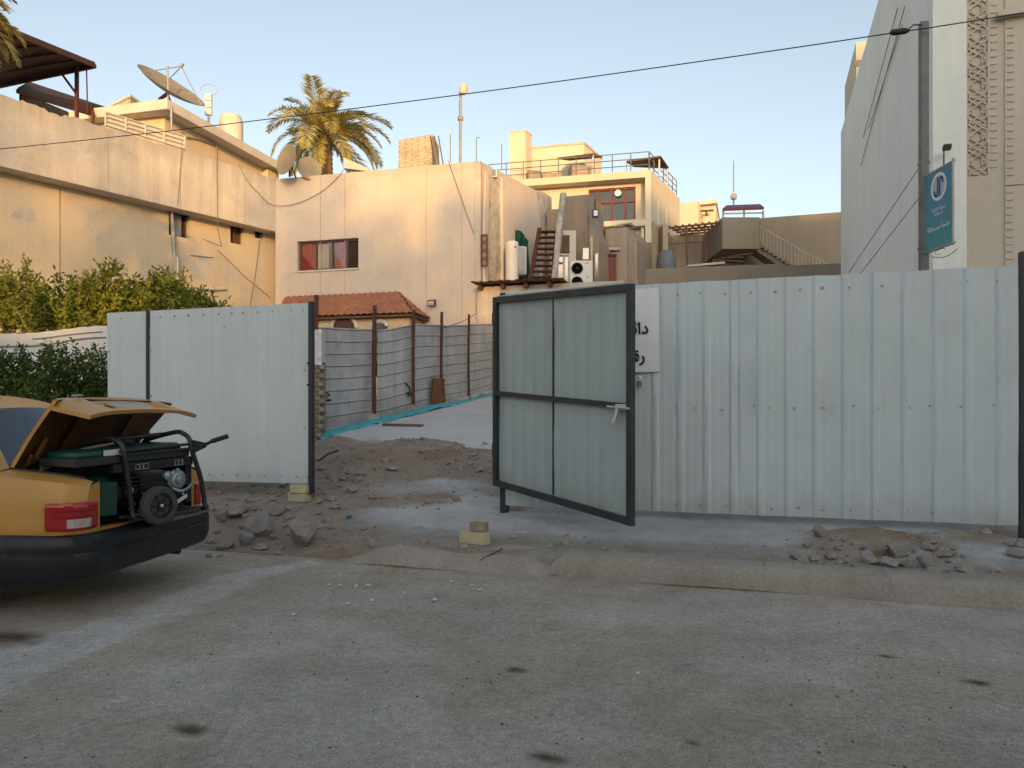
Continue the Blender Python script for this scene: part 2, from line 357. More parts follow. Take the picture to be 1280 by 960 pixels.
def add_splash(m, z0, z1, col=(.20, .165, .125), amt=.75):
    """mud splashed up the foot of the sheets: an uneven band of dried earth above the ground"""
    t = m.node_tree; L = t.links.new; b = t.nodes['Principled BSDF']; src = b.inputs['Base Color'].links[0].from_socket
    tc = N(t, 'ShaderNodeTexCoord'); sp = N(t, 'ShaderNodeSeparateXYZ'); L(tc.outputs['Object'], sp.inputs[0])
    nn = N(t, 'ShaderNodeTexNoise', Scale=5., Detail=8., Roughness=.75); L(tc.outputs['Object'], nn.inputs['Vector'])
    ad = N(t, 'ShaderNodeMath', operation='MULTIPLY_ADD'); L(nn.outputs[0], ad.inputs[0]); ad.inputs[1].default_value = -(z1-z0)*2.2; L(sp.outputs[2], ad.inputs[2])
    r = N(t, 'ShaderNodeMapRange'); r.inputs[1].default_value = z0-(z1-z0)*1.0; r.inputs[2].default_value = z1-(z1-z0)*1.0; r.inputs[3].default_value = amt; r.inputs[4].default_value = 0; L(ad.outputs[0], r.inputs[0])
    mx = N(t, 'ShaderNodeMix', data_type='RGBA'); L(r.outputs[0], mx.inputs[0]); L(src, mx.inputs[6]); mx.inputs[7].default_value = (*col, 1); L(mx.outputs[2], b.inputs['Base Color'])
add_splash(M['sheet'], .30, .60, amt=.3)
add_splash(M['sheet_gate'], .35, .75, amt=.4)

def add_top_stain(m, ztop, depth, col, amt):
    """grey weathering that runs down from the coping of an old parapet"""
    t = m.node_tree; L = t.links.new; b = t.nodes['Principled BSDF']; src = b.inputs['Base Color'].links[0].from_socket
    tc = N(t, 'ShaderNodeTexCoord'); sp = N(t, 'ShaderNodeSeparateXYZ'); L(tc.outputs['Object'], sp.inputs[0])
    mp = N(t, 'ShaderNodeMapping'); mp.inputs['Scale'].default_value = (2.6, 2.6, .35); L(tc.outputs['Object'], mp.inputs['Vector'])
    nn = N(t, 'ShaderNodeTexNoise', Scale=1.5, Detail=8., Roughness=.75); L(mp.outputs[0], nn.inputs['Vector'])
    ad = N(t, 'ShaderNodeMath', operation='MULTIPLY_ADD'); L(nn.outputs[0], ad.inputs[0]); ad.inputs[1].default_value = depth*2.4; L(sp.outputs[2], ad.inputs[2])
    r = N(t, 'ShaderNodeMapRange'); r.inputs[1].default_value = ztop+depth*.45; r.inputs[2].default_value = ztop+depth*1.25; r.inputs[3].default_value = 0; r.inputs[4].default_value = amt; L(ad.outputs[0], r.inputs[0])
    mx = N(t, 'ShaderNodeMix', data_type='RGBA'); L(r.outputs[0], mx.inputs[0]); L(src, mx.inputs[6]); mx.inputs[7].default_value = (*col, 1); L(mx.outputs[2], b.inputs['Base Color'])
add_top_stain(M['plaster_old'], 9.0, .75, (.33, .30, .26), .65)
add_top_stain(M['plaster'], 9.0, .5, (.42, .35, .28), .4)
# ------------------------------------------------------------------ the street frame and the ground
SF = Fr((4.62-.951*12, 7.02+.309*12), (4.62, 7.02))      # the line of the new sheet fence
PR = V(4.62, 7.02, 0); SU = V(.951, -.309, 0); SN = V(-.309, -.951, 0)
def S(s, d, z=0): return PR+SU*s+SN*d+V(0, 0, z)
def sd_of(p):
    q = V(p[0], p[1], 0)-PR; return q.dot(SU), q.dot(SN)
def sx(x, d=0):
    k = (x-640)/F; o = PR+SN*d
    return (k*o.y-o.x)/(SU.x-k*SU.y)
def sz(x, y, d=0):
    q = S(sx(x, d), d); return H+(HY-y)/F*q.y
KERB = 1.76
PALE = []; BUMPS = []                      # (s, d, radius s, radius d, height)
def gz0(s, d):
    if d > KERB: return 0.0
    if d > 0: z = .165+.095*smooth((1.5-d)/1.5)
    elif d > -4.63: z = .26+.163*(-d)
    else: z = 1.015+.114*(-d-4.63)
    w = smooth((-s-5.55)/1.1)                          # left of the kerb the pavement is gone and earth runs down to the road
    if w > 0 and d > -.6: z = z*(1-w)+w*(.27+.16*max(0, -d) if d <= 0 else .27*smooth((KERB-.15-d)/1.7))
    return z
def gz(s, d):
    z = gz0(s, d)
    if d > KERB: return 0.0
    for bs, bd, rs, rd, h in BUMPS:
        q = ((s-bs)/rs)**2+((d-bd)/rd)**2
        if q < 4: z += h*math.exp(-q*1.1)
    rough = dirt_at(s, d)
    p = S(s, d)
    f = smooth((KERB-.25-d)/.3)
    z += f*(.010+.035*rough)*(nz(p, 2.2)+.55*nz(p, 6.5, 3)+.35*nz(p, 15, 7))
    return z
def dirt_at(s, d):
    """0 = smooth concrete, 1 = earth and rubble"""
    v = 0.
    if s < -5.2: v = max(v, smooth((-5.2-s)/1.0)*smooth((d+4.0)/.6))
    if d < -.5 and d > -3.6: v = max(v, smooth((-d-.5)/.5)*smooth((d+3.7)/.5))
    if 1.0 < d <= KERB: v = max(v, .6*smooth((d-.95)/.3))
    for bs, bd, rs, rd, h in BUMPS:
        q = ((s-bs)/rs)**2+((d-bd)/rd)**2
        if q < 4: v = max(v, math.exp(-q*.8))
    for ps, pd, a, b in PALE:
        v *= 1-.95*math.exp(-((s-ps)/a)**2-((d-pd)/b)**2)
    return clamp(v+.25*nz(S(s, d), 1.7, 11)*(1 if v > .05 else .3))
def G(x, y):
    """the ground point under a picture point"""
    k = V((x-640)/F, 1, (HY-y)/F); Y = 2.5
    while Y < 40:
        p = k*Y+V(0, 0, H); s, d = sd_of(p)
        if p.z <= gz(s, d): break
        Y += .03
    return V(p.x, p.y, gz(s, d))
def sd_px(x, y): return sd_of(G(x, y))
_b = []
for x, y, rs, rd, h in ((1095, 682, .50, .34, .14), (1215, 676, .32, .25, .06), (1040, 690, .3, .25, .05), (450, 575, .7, .5, .11), (520, 566, .8, .5, .19), (585, 574, .6, .35, .10), (420, 556, .35, .3, .13),
                        (330, 650, .45, .35, .09), (280, 640, .5, .5, .10), (378, 662, .35, .25, .06), (400, 625, .4, .35, .07), (250, 655, .4, .4, .06), (1255, 662, .22, .22, -.12), (640, 633, .14, .12, -.09)):
    s_, d_ = sd_px(x, y); _b.append((s_, d_, rs, rd, h))
BUMPS += _b
PALE += [sd_px(x, y)+r for x, y, r in ((565, 605, (.7, .35)), (500, 612, (.55, .3)), (600, 645, (.8, .45)), (480, 640, (.55, .35)), (540, 650, (.6, .3)))]

MZ = mat_zone('earth_and_concrete', [('', (.36, .35, .33)), ('dirt', (.31, .255, .205)), ('clay', (.265, .195, .145)), ('pale', (.46, .465, .465))], scale=2.2, fine=.28, bump=.9)
mb = MB(); ns, nd = 300, 260
S0, S1, D0, D1 = -15.5, 7.0, KERB-.03, -16.0
dirt = []; clay = []; pale = []
cl = [sd_px(470, 572), sd_px(550, 568), sd_px(640, 625), sd_px(1110, 665), sd_px(560, 625)]
def gpt(i, j):
    s = S0+(S1-S0)*i
    d = D0+(D1-D0)*j**1.7
    z = gz(s, d) if j > 0 else -.04
    dirt.append(dirt_at(s, d)); p = S(s, d, z)
    c = 0
    for a, b in cl:
        c = max(c, math.exp(-((s-a)/.55)**2-((d-b)/.3)**2))
    clay.append(c*.9+.15*nz(p, 2, 5))
    pale.append(clamp(smooth((s+7.0)/.6)*smooth((1.15-d)/.35)*smooth((d+1.9)/.5)*(.75+.5*nz(p, 1.3, 9))-dirt[-1]))
    return p
mb.grid(gpt, ns, nd); mb.at = dict(dirt=dirt, clay=clay, pale=pale)
structure(mb, 'lot_ground', MZ, 60)

# kerb of worn concrete, its left end broken down
mb = MB()
prof = [(KERB+.05, -.03), (KERB+.038, .06), (KERB+.025, .135), (KERB+.005, .158), (KERB-.06, .168), (KERB-.22, .172), (KERB-.27, .168), (KERB-.31, .10)]
sk0, sk1 = sx(424, KERB), 8.0
gap = sx(692, KERB)
def kpt(i, j):
    s = sk0+(sk1-sk0)*i; d, z = prof[min(len(prof)-1, int(round(j*(len(prof)-1))))]
    d += max(0, s+4.1)*.045; z *= 1.08
    p = S(s, d)
    k = 1.0
    if s < gap: k = .78+.35*nz(p, .9, 2)+.15*nz(p, 3, 2)
    k *= 1-.45*math.exp(-((s-gap+.06)/.09)**2)
    k *= smooth((s-sk0)/.6)*.9+.1
    z2 = z*k if z > 0 else z
    if s < gap: d += .10*(1-z/.17)*(1+.6*nz(p, 1.6, 4))
    for js in (gap+.85, gap+1.7, gap+2.55, gap+3.4, gap+4.25): z2 -= .012*math.exp(-((s-js)/.012)**2) if z > .1 else 0
    return S(s, d+.014*nz(p, 5, 1)+.010*nz(p, 22)-.02*max(0, nz(p, 7, 5)-.25), z2+.008*nz(p, 4, 6)+.006*nz(p, 19, 8)-.05*max(0, nz(p, 6, 15)-.3)*(1 if z > .1 else 0))
mb.grid(kpt, 900, len(prof)-1)
structure(mb, 'kerb', mat('kerb_concrete', (.355, .32, .275), .95, .2, 2.5, .9, 40, spots=.35, spotcol=(.22, .17, .12), spotscale=2.5, fine=.16), 50)

# road: one fine sheet near the camera (with the dust drifts and stains of the photograph), one wide ground sheet to the horizon below it
MR = mat_zone('dusty_asphalt', [('', (.445, .39, .325)), ('dust', (.45, .375, .295)), ('pale', (.53, .505, .47)), ('grey', (.49, .455, .41)), ('oil', (.10, .078, .058))], scale=1.6, fine=.42, bump=1., bscale=70, speck=.5)
def rp(x, y):
    Y = H*F/(y-HY); return V((x-640)/F*Y, Y, 0)
band = [rp(-160, 925), rp(0, 838), rp(200, 765), rp(300, 722), rp(385, 706)]
bw = [.34, .30, .27, .24, .16]
oils = [(rp(646, 840), .055, .045), (rp(233, 914), .085, .05), (rp(683, 950), .08, .045), (rp(1110, 822), .05, .03), (rp(866, 930), .035, .02), (rp(500, 709), .55, .055), (rp(600, 714), .45, .05), (rp(668, 718), .22, .06), (rp(10, 798), .25, .12), (rp(1200, 758), .7, .035), (rp(900, 737), .6, .03), (rp(1220, 855), .07, .04)]
kdirt = [rp(560, 712), rp(480, 712), rp(660, 716)]
def segd(p):
    best = 9
    for i in range(len(band)-1):
        a, b = band[i], band[i+1]; t = clamp((p-a).dot(b-a)/(b-a).length_squared); q = a+(b-a)*t
        best = min(best, (p-q).length/(bw[i]+(bw[i+1]-bw[i])*t))
    return best
mb = MB(); A = dict(dust=[], pale=[], grey=[], oil=[])
def rpt(i, j):
    s = -13+22*i; d = KERB-.05+8.2*j**1.25; p = S(s, d)
    A['pale'].append(clamp(1.25-segd(p)**2*1.0+.35*nz(p, 3, 2)+.3*nz(p, 9, 4))*.95)
    du = .75*smooth((KERB+.75-d)/.7)+.3*nz(p, .8, 3)
    du += .5*smooth((-s-6.2)/.8)*smooth((4.6-d)/.8)
    for k in kdirt: du += .7*math.exp(-((p-k).length/.35)**2)
    A['dust'].append(clamp(du)); A['grey'].append(clamp(.35+1.5*nz(p, .5, 21)+.8*nz(p, 1.9, 8)))
    o = 0
    for c, ra, rb in oils:
        q = p-c; w = sqrt((q.dot(SU)/ra)**2+(q.dot(SN)/rb)**2); o = max(o, .85*math.exp(-(w*.8)**2))
    A['oil'].append(o)
    z = .004+.007*nz(p, .9)+.0035*nz(p, 5, 2)+.002*nz(p, 17, 5)
    return V(p.x, p.y, max(.001, z+.004) if d > KERB else .0)
mb.grid(rpt, 400, 190); mb.at = A
structure(mb, 'road', MR, 80)
mb = MB()
mb.quad(V(-900, -900, -.03), V(900, -900, -.03), V(900, 900, -.03), V(-900, 900, -.03))
structure(mb, 'ground', mat('dusty_ground', (.31, .27, .22), .95, .15, .4, .3, 20, fine=.15))

# concrete slab of the building site
mb = MB()
fr_px = [(392, 560), (400, 549), (430, 547), (470, 551), (520, 553), (560, 556), (600, 566), (640, 572), (700, 580)]
def slabz(s, d): return gz0(s, d)+.035
top = []
for x, y in fr_px: top.append(sd_px(x, y))
vs = []
nu = 60
def lerp_front(i):
    t = i*(len(top)-1); k = min(int(t), len(top)-2); t -= k
    return top[k][0]*(1-t)+top[k+1][0]*t, top[k][1]*(1-t)+top[k+1][1]*t
def spt(i, j):
    s0, d0 = lerp_front(i); s1 = -10.2+(i)*14.5
    jj = clamp((j-.03)/.97)
    s = s0*(1-jj)+s1*jj; d = d0*(1-jj)+(-15.5)*jj; p = S(s, d)
    z = slabz(s, d)+.006*nz(p, 1.5)+(.02*nz(p, 4) if j < .1 else 0)
    if j < .02: z -= .12
    return S(s, d+.03*nz(p, 3, 2), z)
mb.grid(spt, nu, 70)
structure(mb, 'concrete_slab', mat('new_concrete', (.50, .50, .50), .9, .12, .9, .4, 40, spots=.3, spotcol=(.31, .30, .29), spotscale=1.5, fine=.07), 50)

# loose gravel and crumbs (nobody could count them)
def ico(mb, c, r, seed=0, sq=(1, 1, .7)):
    t = 1.618; vs = [(-1, t, 0), (1, t, 0), (-1, -t, 0), (1, -t, 0), (0, -1, t), (0, 1, t), (0, -1, -t), (0, 1, -t), (t, 0, -1), (t, 0, 1), (-t, 0, -1), (-t, 0, 1)]
    fs = [(0, 11, 5), (0, 5, 1), (0, 1, 7), (0, 7, 10), (0, 10, 11), (1, 5, 9), (5, 11, 4), (11, 10, 2), (10, 7, 6), (7, 1, 8), (3, 9, 4), (3, 4, 2), (3, 2, 6), (3, 6, 8), (3, 8, 9), (4, 9, 5), (2, 4, 11), (6, 2, 10), (8, 6, 7), (9, 8, 1)]
    R = random.Random(seed); a = R.random()*6.3; out = []
    for v in vs:
        k = r/1.9*(.7+.6*R.random()); x, y, z = v[0]*k*sq[0], v[1]*k*sq[1], v[2]*k*sq[2]
        out.append((c[0]+x*cos(a)-y*sin(a), c[1]+x*sin(a)+y*cos(a), c[2]+z))
    mb.add(out, fs)
mb = MB(); R = random.Random(5)
for i in range(5200):
    s = R.uniform(-11, 1.2); d = R.uniform(-3.6, KERB-.02); v = dirt_at(s, d)
    if R.random() > v*1.0: continue
    r = R.choice((.006, .009, .012, .016, .022)) if R.random() < .93 else R.choice((.035, .045, .06))
    ico(mb, S(s, d, gz(s, d)+r*.2), r, i)
for i in range(900):                                   # crumbs along the foot of the kerb and over the road
    s = R.uniform(-8, 2.5); d = KERB+.03+abs(R.gauss(0, .16)) if R.random() < .45 else KERB+R.uniform(0, 5)
    if d < KERB+.07 and s > sk0: d += .06
    r = R.choice((.004, .005, .007, .010)); ico(mb, S(s, d, .006), r, i)
tag(single(mb, 'gravel', M['pebble'], 'loose gravel and crumbs of broken concrete on earth and road', 'gravel', kind='stuff', recalc=False), None, None)
mb = MB(); R = random.Random(15)
for i in range(1100):                                  # dark grit and specks on the road
    s = R.uniform(-8, 3); d = KERB+.08+R.random()**.8*5.5; r = R.choice((.002, .003, .003, .004, .006)); ico(mb, S(s, d, .010), r, i, (1.3, 1, .5))
tag(single(mb, 'grit', mat('dark_grit', (.07, .06, .05), .9, .4, 9), 'dark grit scattered over the road', 'grit', kind='stuff', recalc=False), None, None)
# ------------------------------------------------------------------ new sheet fence along the street
def ribbed(mb, s0, s1, z0f, z1f, d0, pitch, rib, depth, off=0., wav=.012, nzv=20, seed=0, micro=.0018):
    """corrugated sheet in the street frame; ribs stand towards the street"""
    prof = []
    k = math.ceil((s0-off)/pitch)
    cuts = {s0, s1}
    prof.append((s0, 0))
    while off+k*pitch < s1:
        c = off+k*pitch
        for ds, dd in ((-rib*.5-.018, 0), (-rib*.5+.006, depth), (rib*.5-.006, depth), (rib*.5+.018, 0)):
            if s0 < c+ds < s1: prof.append((c+ds, dd))
        for q in (.33, .66):
            cs = c+pitch*q
            if s0 < cs-.01 and cs+.01 < s1 and c+pitch < s1+pitch: prof += [(cs-.010, 0), (cs, micro), (cs+.010, 0)]
        k += 1
    prof.append((s1, 0)); prof.sort()
    n = len(prof)-1
    def f(i, j):
        s, d = prof[int(round(i*n))]; z = z0f(s)+(z1f(s)-z0f(s))*j
        return S(s, d0+d+wav*(nz((s, z, seed), .9)+.6*nz((s, z, seed), 2.7, 4)), z)
    mb.grid(f, n, nzv)
def screw_mesh():
    mb = MB(); mb.lathe((0, 0, 0), SN, [(.013, -.004), (.013, .003), (.008, .004), (.008, .010), (.001, .011)], 8)
    me = mb.mesh('screw', 30); me.materials.append(M['zinc']); return me
SCREW = screw_mesh()
def add_screws(root, spots):
    for p in spots:
        o = bpy.data.objects.new('screw', SCREW); COL.objects.link(o); o.parent = root; o.location = Vector(p)-Vector(root.location)
top = lambda s: 2.727+.012*nz((s, 0, 0), 3)
# right run
sA, sB = sx(795)-1.45, sx(1272.5)
bot = lambda s: .352+.006*nz((s, 0, 0), 2.)
root = thing('sheet_fence', 'long pale sheet metal fence with vertical ribs to the right of the open gate', 'fence', S((sA+sB)/2, 0, .2))
j1, j2 = sx(925), sx(1091)
for a, b, d, sd_ in ((sA, j1+.05, 0, 1), (j1, j2+.05, .006, 2), (j2, sB, .012, 3)):
    mb = MB(); ribbed(mb, a, b, bot, top, d, .262, .05, .017, off=sx(851), seed=sd_*7)
    mb.build('sheet_panel', M['sheet'], root, 35, recalc=False)
for s in (sA+.05, (sA+sB)/2-.3, j2+.02):
    mb = MB(); mb.box(-.035, .035, -.035, .035, .38, 2.70)
    R_ = Matrix.Rotation(-.314, 3, 'Z'); c = S(s, -.085)
    mb.v = [tuple(R_ @ V(*p)+c) for p in mb.v]; mb.build('post', M['darksteel'], root)
mb = MB(); mb.obox(S(sB+.012, -.05, .05), SU*.07, SN*.07, (0, 0, 2.80)); mb.build('end_post', M['darksteel'], root, bevel=.004)
for z in (.45, 1.5, 2.6):
    mb = MB(); mb.obox(S(sA, -.05, z-.02), SU*(sB-sA), SN*.04, (0, 0, .04)); mb.build('rail', M['darksteel'], root)
sp = []
for x, ys in zip((846, 874, 905, 937, 968, 999, 1027, 1060, 1101, 1131, 1166, 1207, 1244), [None]*13):
    s = sx(x); sp += [S(s+.01, .016, 2.727-.12+random.uniform(-.02, .02)), S(s+random.uniform(-.05, .05), .018, 1.43+random.uniform(-.02, .02)), S(s+random.uniform(-.03, .03), .018, .352+.075+random.uniform(-.01, .02))]
add_screws(root, sp)

# left run
lA, lB = sx(134.5), sx(386)
botl = lambda s: .50+.02*(s-lA)/(lB-lA)
topl = lambda s: 2.715
root = thing('sheet_fence', 'short pale sheet metal fence panel beside the open car boot, left of the gateway', 'fence', S((lA+lB)/2, 0, .3))
jm = sx(186)
for a, b, d, k in ((lA, jm, 0, 11), (jm+.02, lB, .004, 12)):
    mb = MB(); ribbed(mb, a, b, botl, topl, d, .165, .03, .007, off=lA+.07, seed=k, wav=.011, micro=.0015); mb.build('sheet_panel', M['sheet'], root, 35, recalc=False)
mb = MB(); mb.obox(S(jm-.018, .004, .45), SU*.036, SN*.03, (0, 0, 2.26)); mb.build('post', M['darksteel'], root, bevel=.003)
mb = MB(); mb.obox(S(lB+.002, -.05, .40), SU*.05, SN*.07, (0, 0, 2.33)); mb.build('end_post', M['darksteel'], root, bevel=.003)
for z in (.6, 1.5, 2.62):
    mb = MB(); mb.obox(S(lA, -.05, z-.02), SU*(lB-lA), SN*.04, (0, 0, .04)); mb.build('rail', M['darksteel'], root)
add_screws(root, [S(sx(x), .012, 2.63) for x in (152, 201, 219, 236, 255, 274, 290, 304, 323, 341, 365, 379)]+[S(sx(x), .012, .60) for x in (262, 280, 297, 312, 331, 351, 371, 384)]+[S(sx(x), .012, z) for x, z in ((281, 2.46), (190, 2.2), (190, 1.6), (381, 1.9), (381, 1.2), (137, 2.2))])
for z in (1.72, 1.98):
    mb = MB(); mb.tube([S(lB+.01, .025, z), S(lB+.01, .05, z)], .012, 6); mb.build('hinge_stub', M['darksteel'], root)

# gate, swung out towards the street, its free edge sagging
gH = S(sx(621.5), .03); gF = P(794, HY, 6.62)
g = thing('gate', 'grey sheet metal gate in a dark steel frame standing open towards the street', 'gate', (gH.x, gH.y, .3))
gu = V(gF.x-gH.x, gF.y-gH.y, 0); gw = gu.length; gu.normalize(); gn = V(gu.y, -gu.x, 0)
if gn.dot(-gH) < 0: gn = -gn
SAG = -.17/gw
def GP(a, d, z): return V(gH.x, gH.y, 0)+gu*a+gn*d+V(0, 0, z+SAG*a)
gz_b, gz_t = .575, 2.66
def gbar(mb, a0, z0, a1, z1, w, d0, d1):
    if abs(a1-a0) > abs(z1-z0): pts = [(a0, z0-w/2), (a1, z1-w/2), (a1, z1+w/2), (a0, z0+w/2)]
    else: pts = [(a0-w/2, z0), (a0+w/2, z0), (a1+w/2, z1), (a1-w/2, z1)]
    mb.prism([GP(a, d0, z) for a, z in pts], gn*(d1-d0))
mb = MB(); w = .062
gbar(mb, w/2, gz_b, w/2, gz_t, w, 0, .05); gbar(mb, gw-w/2, gz_b, gw-w/2, gz_t, w, 0, .05)
gbar(mb, w, gz_t-w/2, gw-w, gz_t-w/2, w, 0, .048); gbar(mb, w, gz_b+w/2, gw-w, gz_b+w/2, w, 0, .048)
mb.build('frame', M['darksteel'], g)
mb = MB(); gbar(mb, w, 1.60, gw-w, 1.60, .05, 0.002, .046); mb.build('cross_rail', M['darksteel'], g)
gm = gw*.475
def gsheet(a0, a1, d, seed):
    mb = MB(); pr = [(a0, 0)]; k = a0+.1
    while k < a1-.06:
        pr += [(k-.04, 0), (k-.02, -.005), (k+.02, -.005), (k+.04, 0)]; k += .2
    pr.append((a1, 0)); n = len(pr)-1
    mb.grid(lambda i, j: GP(pr[int(round(i*n))][0], d+pr[int(round(i*n))][1]+.013*nz((i*3, j*3, seed), 1.3), gz_b+.004+(gz_t+.018-gz_b)*j), n, 10)
    mb.build('sheet_panel', M['sheet_gate'], g, 35, recalc=False)
gsheet(.004, gm-.004, -.006, 3); gsheet(gm+.004, gw-.004, -.003, 8)
mb = MB(); gbar(mb, gm, gz_b+.07, gm, gz_t-.07, .011, -.02, .012); mb.build('seam_strip', M['darksteel'], g)
mb = MB()
mb.tube([GP(gw-.30, .062, 1.585), GP(gw-.005, .062, 1.585)], .011, 8); mb.obox(GP(gw-.2, .047, 1.56), gu*.14, gn*.008, (0, 0, .05))
latch = mb.build('latch', M['chrome'], g, 40)
mb = MB(); mb.prism([GP(gw-.17, .066, 1.575), GP(gw-.13, .066, 1.575), GP(gw-.185, .066, 1.44), GP(gw-.23, .066, 1.45)], gn*.01); mb.build('handle', M['chrome'], latch)
for z in (.9, 2.35):
    mb = MB(); mb.tube([GP(-.02, .02, z), GP(-.02, .02, z+.14)], .022, 8); mb.build('hinge', M['darksteel'], g, 40)
# gate post
mb = MB(); s = sx(630.5, -.06); mb.obox(S(s-.04, -.10, gz(s, -.06)-.15), SU*.085, SN*.085, (0, 0, 2.6))
single(mb, 'gate_post', M['darksteel'], 'dark square steel post standing in a hole behind the hinged edge of the gate', 'post', bevel=.004)
# padlock on the fence edge
c = S(sx(800), .05, sz(800, 479))
t = thing('padlock', 'small brass padlock hanging under the white paper notice', 'padlock', c)
mb = MB(); mb.obox(c-SU*.03-V(0, 0, .035), SU*.06, SN*.025, (0, 0, .055)); mb.build('lock_body', M['brass'], t, bevel=.005)
mb = MB(); mb.tube([c+SN*.012+V(0, 0, .02)+SU*(-.02+.0)]+[c+SN*.012+V(0, 0, .045)+SU*(-.02*cos(pi*k/6))+V(0, 0, .025*sin(pi*k/6)) for k in range(7)]+[c+SN*.012+V(0, 0, .02)+SU*.02], .006, 6); mb.build('shackle', M['chrome'], t, 40)

# notice on paper
def text_part(parent, body, origin, ux, uz, size, m, name='lettering', align='CENTER', ext=.0008, offset=0.):
    cu = bpy.data.curves.new(name, 'FONT'); cu.body = body; cu.size = size; cu.align_x = align; cu.align_y = 'CENTER'; cu.extrude = ext; cu.offset = offset
    tmp = bpy.data.objects.new('tmp', cu); COL.objects.link(tmp); bpy.context.view_layer.update()
    me = bpy.data.meshes.new_from_object(tmp.evaluated_get(bpy.context.evaluated_depsgraph_get()))
    COL.objects.unlink(tmp); bpy.data.objects.remove(tmp); bpy.data.curves.remove(cu)
    ux, uz = Vector(ux).normalized(), Vector(uz).normalized(); un = ux.cross(uz)
    for v in me.vertices: v.co = Vector(origin)+ux*v.co.x+uz*v.co.y+un*v.co.z
    me.materials.clear(); me.materials.append(m); me.name = name
    o = bpy.data.objects.new(name, me); COL.objects.link(o)
    o.parent = parent
    if parent.parent is None: o.location = -Vector(parent.location)
    return o
nA, nB = sx(742), sx(824); zb, zt = sz(810, 466), sz(810, 362)
root = thing('paper_notice', 'white paper notice with black Arabic lettering, half hidden behind the gate edge', 'notice', S((nA+nB)/2, .03, zb))
mb = MB(); mb.grid(lambda i, j: S(nA+(nB-nA)*i+.012*(1-j)*i, .044+.008*nz((i*2, j*3, 1), 1.4)+.010*math.exp(-((i-.86-.1*(j-.9))/.06)**2)*smooth((j-.62)/.2), zb+(zt-zb)*j+.008*i), 24, 24)
for q in (.0,): pass
mb.build('sheet', M['paper'], root, 60, recalc=False)
rx = sx(811, .05)
text_part(root, '\uFE93\uFEAE\uFE8B\uFE8D\uFEA9', S(rx, .056, sz(803, 411, .056)), SU, (0, 0, 1), .165, M['ink'], align='RIGHT', ext=.002, offset=.004)
text_part(root, '\uFEE2\uFED7\uFEAD', S(sx(807, .05), .056, sz(803, 446, .056)), SU, (0, 0, 1), .165, M['ink'], align='RIGHT', ext=.002, offset=.004)

# ------------------------------------------------------------------ old shutter fence along the left side of the site
HA, HB = V(-3.74, 14.6, 0), V(-.55, 22.8, 0)
HF = Fr(HA, HB)
if HF.n.x < 0: HF.n = -HF.n
root = thing('shutter_fence', 'dented grey fence of horizontal shutter sheets with brown posts along the site', 'fence', HA+V(0, 0, .95))
def hpt(x, y, d=0): a = HF.a(x, d); return a, HF.z(x, y, d)
pan = [((398, 409), (471, 412), (398, 540), (469, 528), .00, 8.2), ((469, 413), (518, 405), (468, 530), (516, 518), .05, 8.2), ((518, 405), (556, 406), (516, 517), (552, 506), .02, 8.2), ((550, 408), (588, 405.5), (552, 507), (588, 500), -.05, 8.2), ((588, 405), (626, 405), (588, 500), (626, 488), .0, 8.2)]
for k, (tl, tr, bl, br, d, nr) in enumerate(pan):
    TL, TR, BL, BR = [hpt(*q) for q in (tl, tr, bl, br)]
    mb = MB(); nv = 164
    def f(i, j):
        a = (BL[0]*(1-i)+BR[0]*i)*(1-j)+(TL[0]*(1-i)+TR[0]*i)*j; z = (BL[1]*(1-i)+BR[1]*i)*(1-j)+(TL[1]*(1-i)+TR[1]*i)*j
        t = (j*nr) % 1.0
        prof = -.03*math.exp(-((t-.04)/.035)**2)+.014*math.exp(-((t-.12)/.04)**2)
        q = (a*1.0, z, k*5.)
        dd = d+prof+.06*nz(q, .8)+.022*nz(q, 2.4, 3)+.004*nz(q, 6, 3)
        if k == 0 and i > .93: dd -= .12*(i-.93)/.07*abs(nz(q, 3, 9))*2
        if k == 2 and i > .9: a += .05*sin(z*14)+.03*nz(q, 9)
        if k == 3 and i < .1: a += .05*sin(z*14)+.03*nz(q, 9)
        return HF.p(a, dd, z+.015*nz(q, 1.2, 6)*(1 if j > .02 else 0))
    mb.grid(f, 26, nv); mb.build('shutter_panel', M['shutter'], root, 30, recalc=False)
for x, y0, y1, r in ((395, 369, 538, .045), (468, 382, 527, .045), (517, 388, 516, .04), (552, 390, 506, .038), (586, 393, 500, .036)):
    a0, z1 = hpt(x, y0, .11); _, z0 = hpt(x, y1, .11); mb = MB()
    mb.tube([HF.p(a0, .11, z0-.25), HF.p(a0-.02, .11, (z0+z1)/2), HF.p(a0+.01, .11, z1)], r, 10); mb.build('post', M['rust'], root, 40)
a0, z0 = hpt(541, 508, .14); a1, z1 = hpt(557, 474, .14)
mb = MB(); mb.grid(lambda i, j: HF.p(a0+(a1-a0)*i+.04*nz((i, j, 2), 3), .13+.03*nz((i, j, 1), 2), z0+(z1-z0)*j+.05*nz((i, j, 0), 4)), 8, 8)
mb.prism([HF.p(a0, .12, z0), HF.p(a1, .12, z0), HF.p(a1, .12, z1), HF.p(a0, .12, z1)], HF.n*-.02)
mb.build('rusty_patch', M['rustsheet'], root, 60)
# black painted scrawls
for pts in ([(400, 493), (408, 490), (412, 494), (405, 497), (414, 500), (402, 502)], [(507, 479), (512, 484), (513, 490), (508, 491), (515, 493), (509, 495)]):
    pp = []
    for x, y in pts:
        a, z = hpt(x, y, .075); pp.append(HF.p(a, .075, z))
    mb = MB(); mb.tube(pp, .016, 6); mb.build('painted_mark', M['ink'], root, 60)

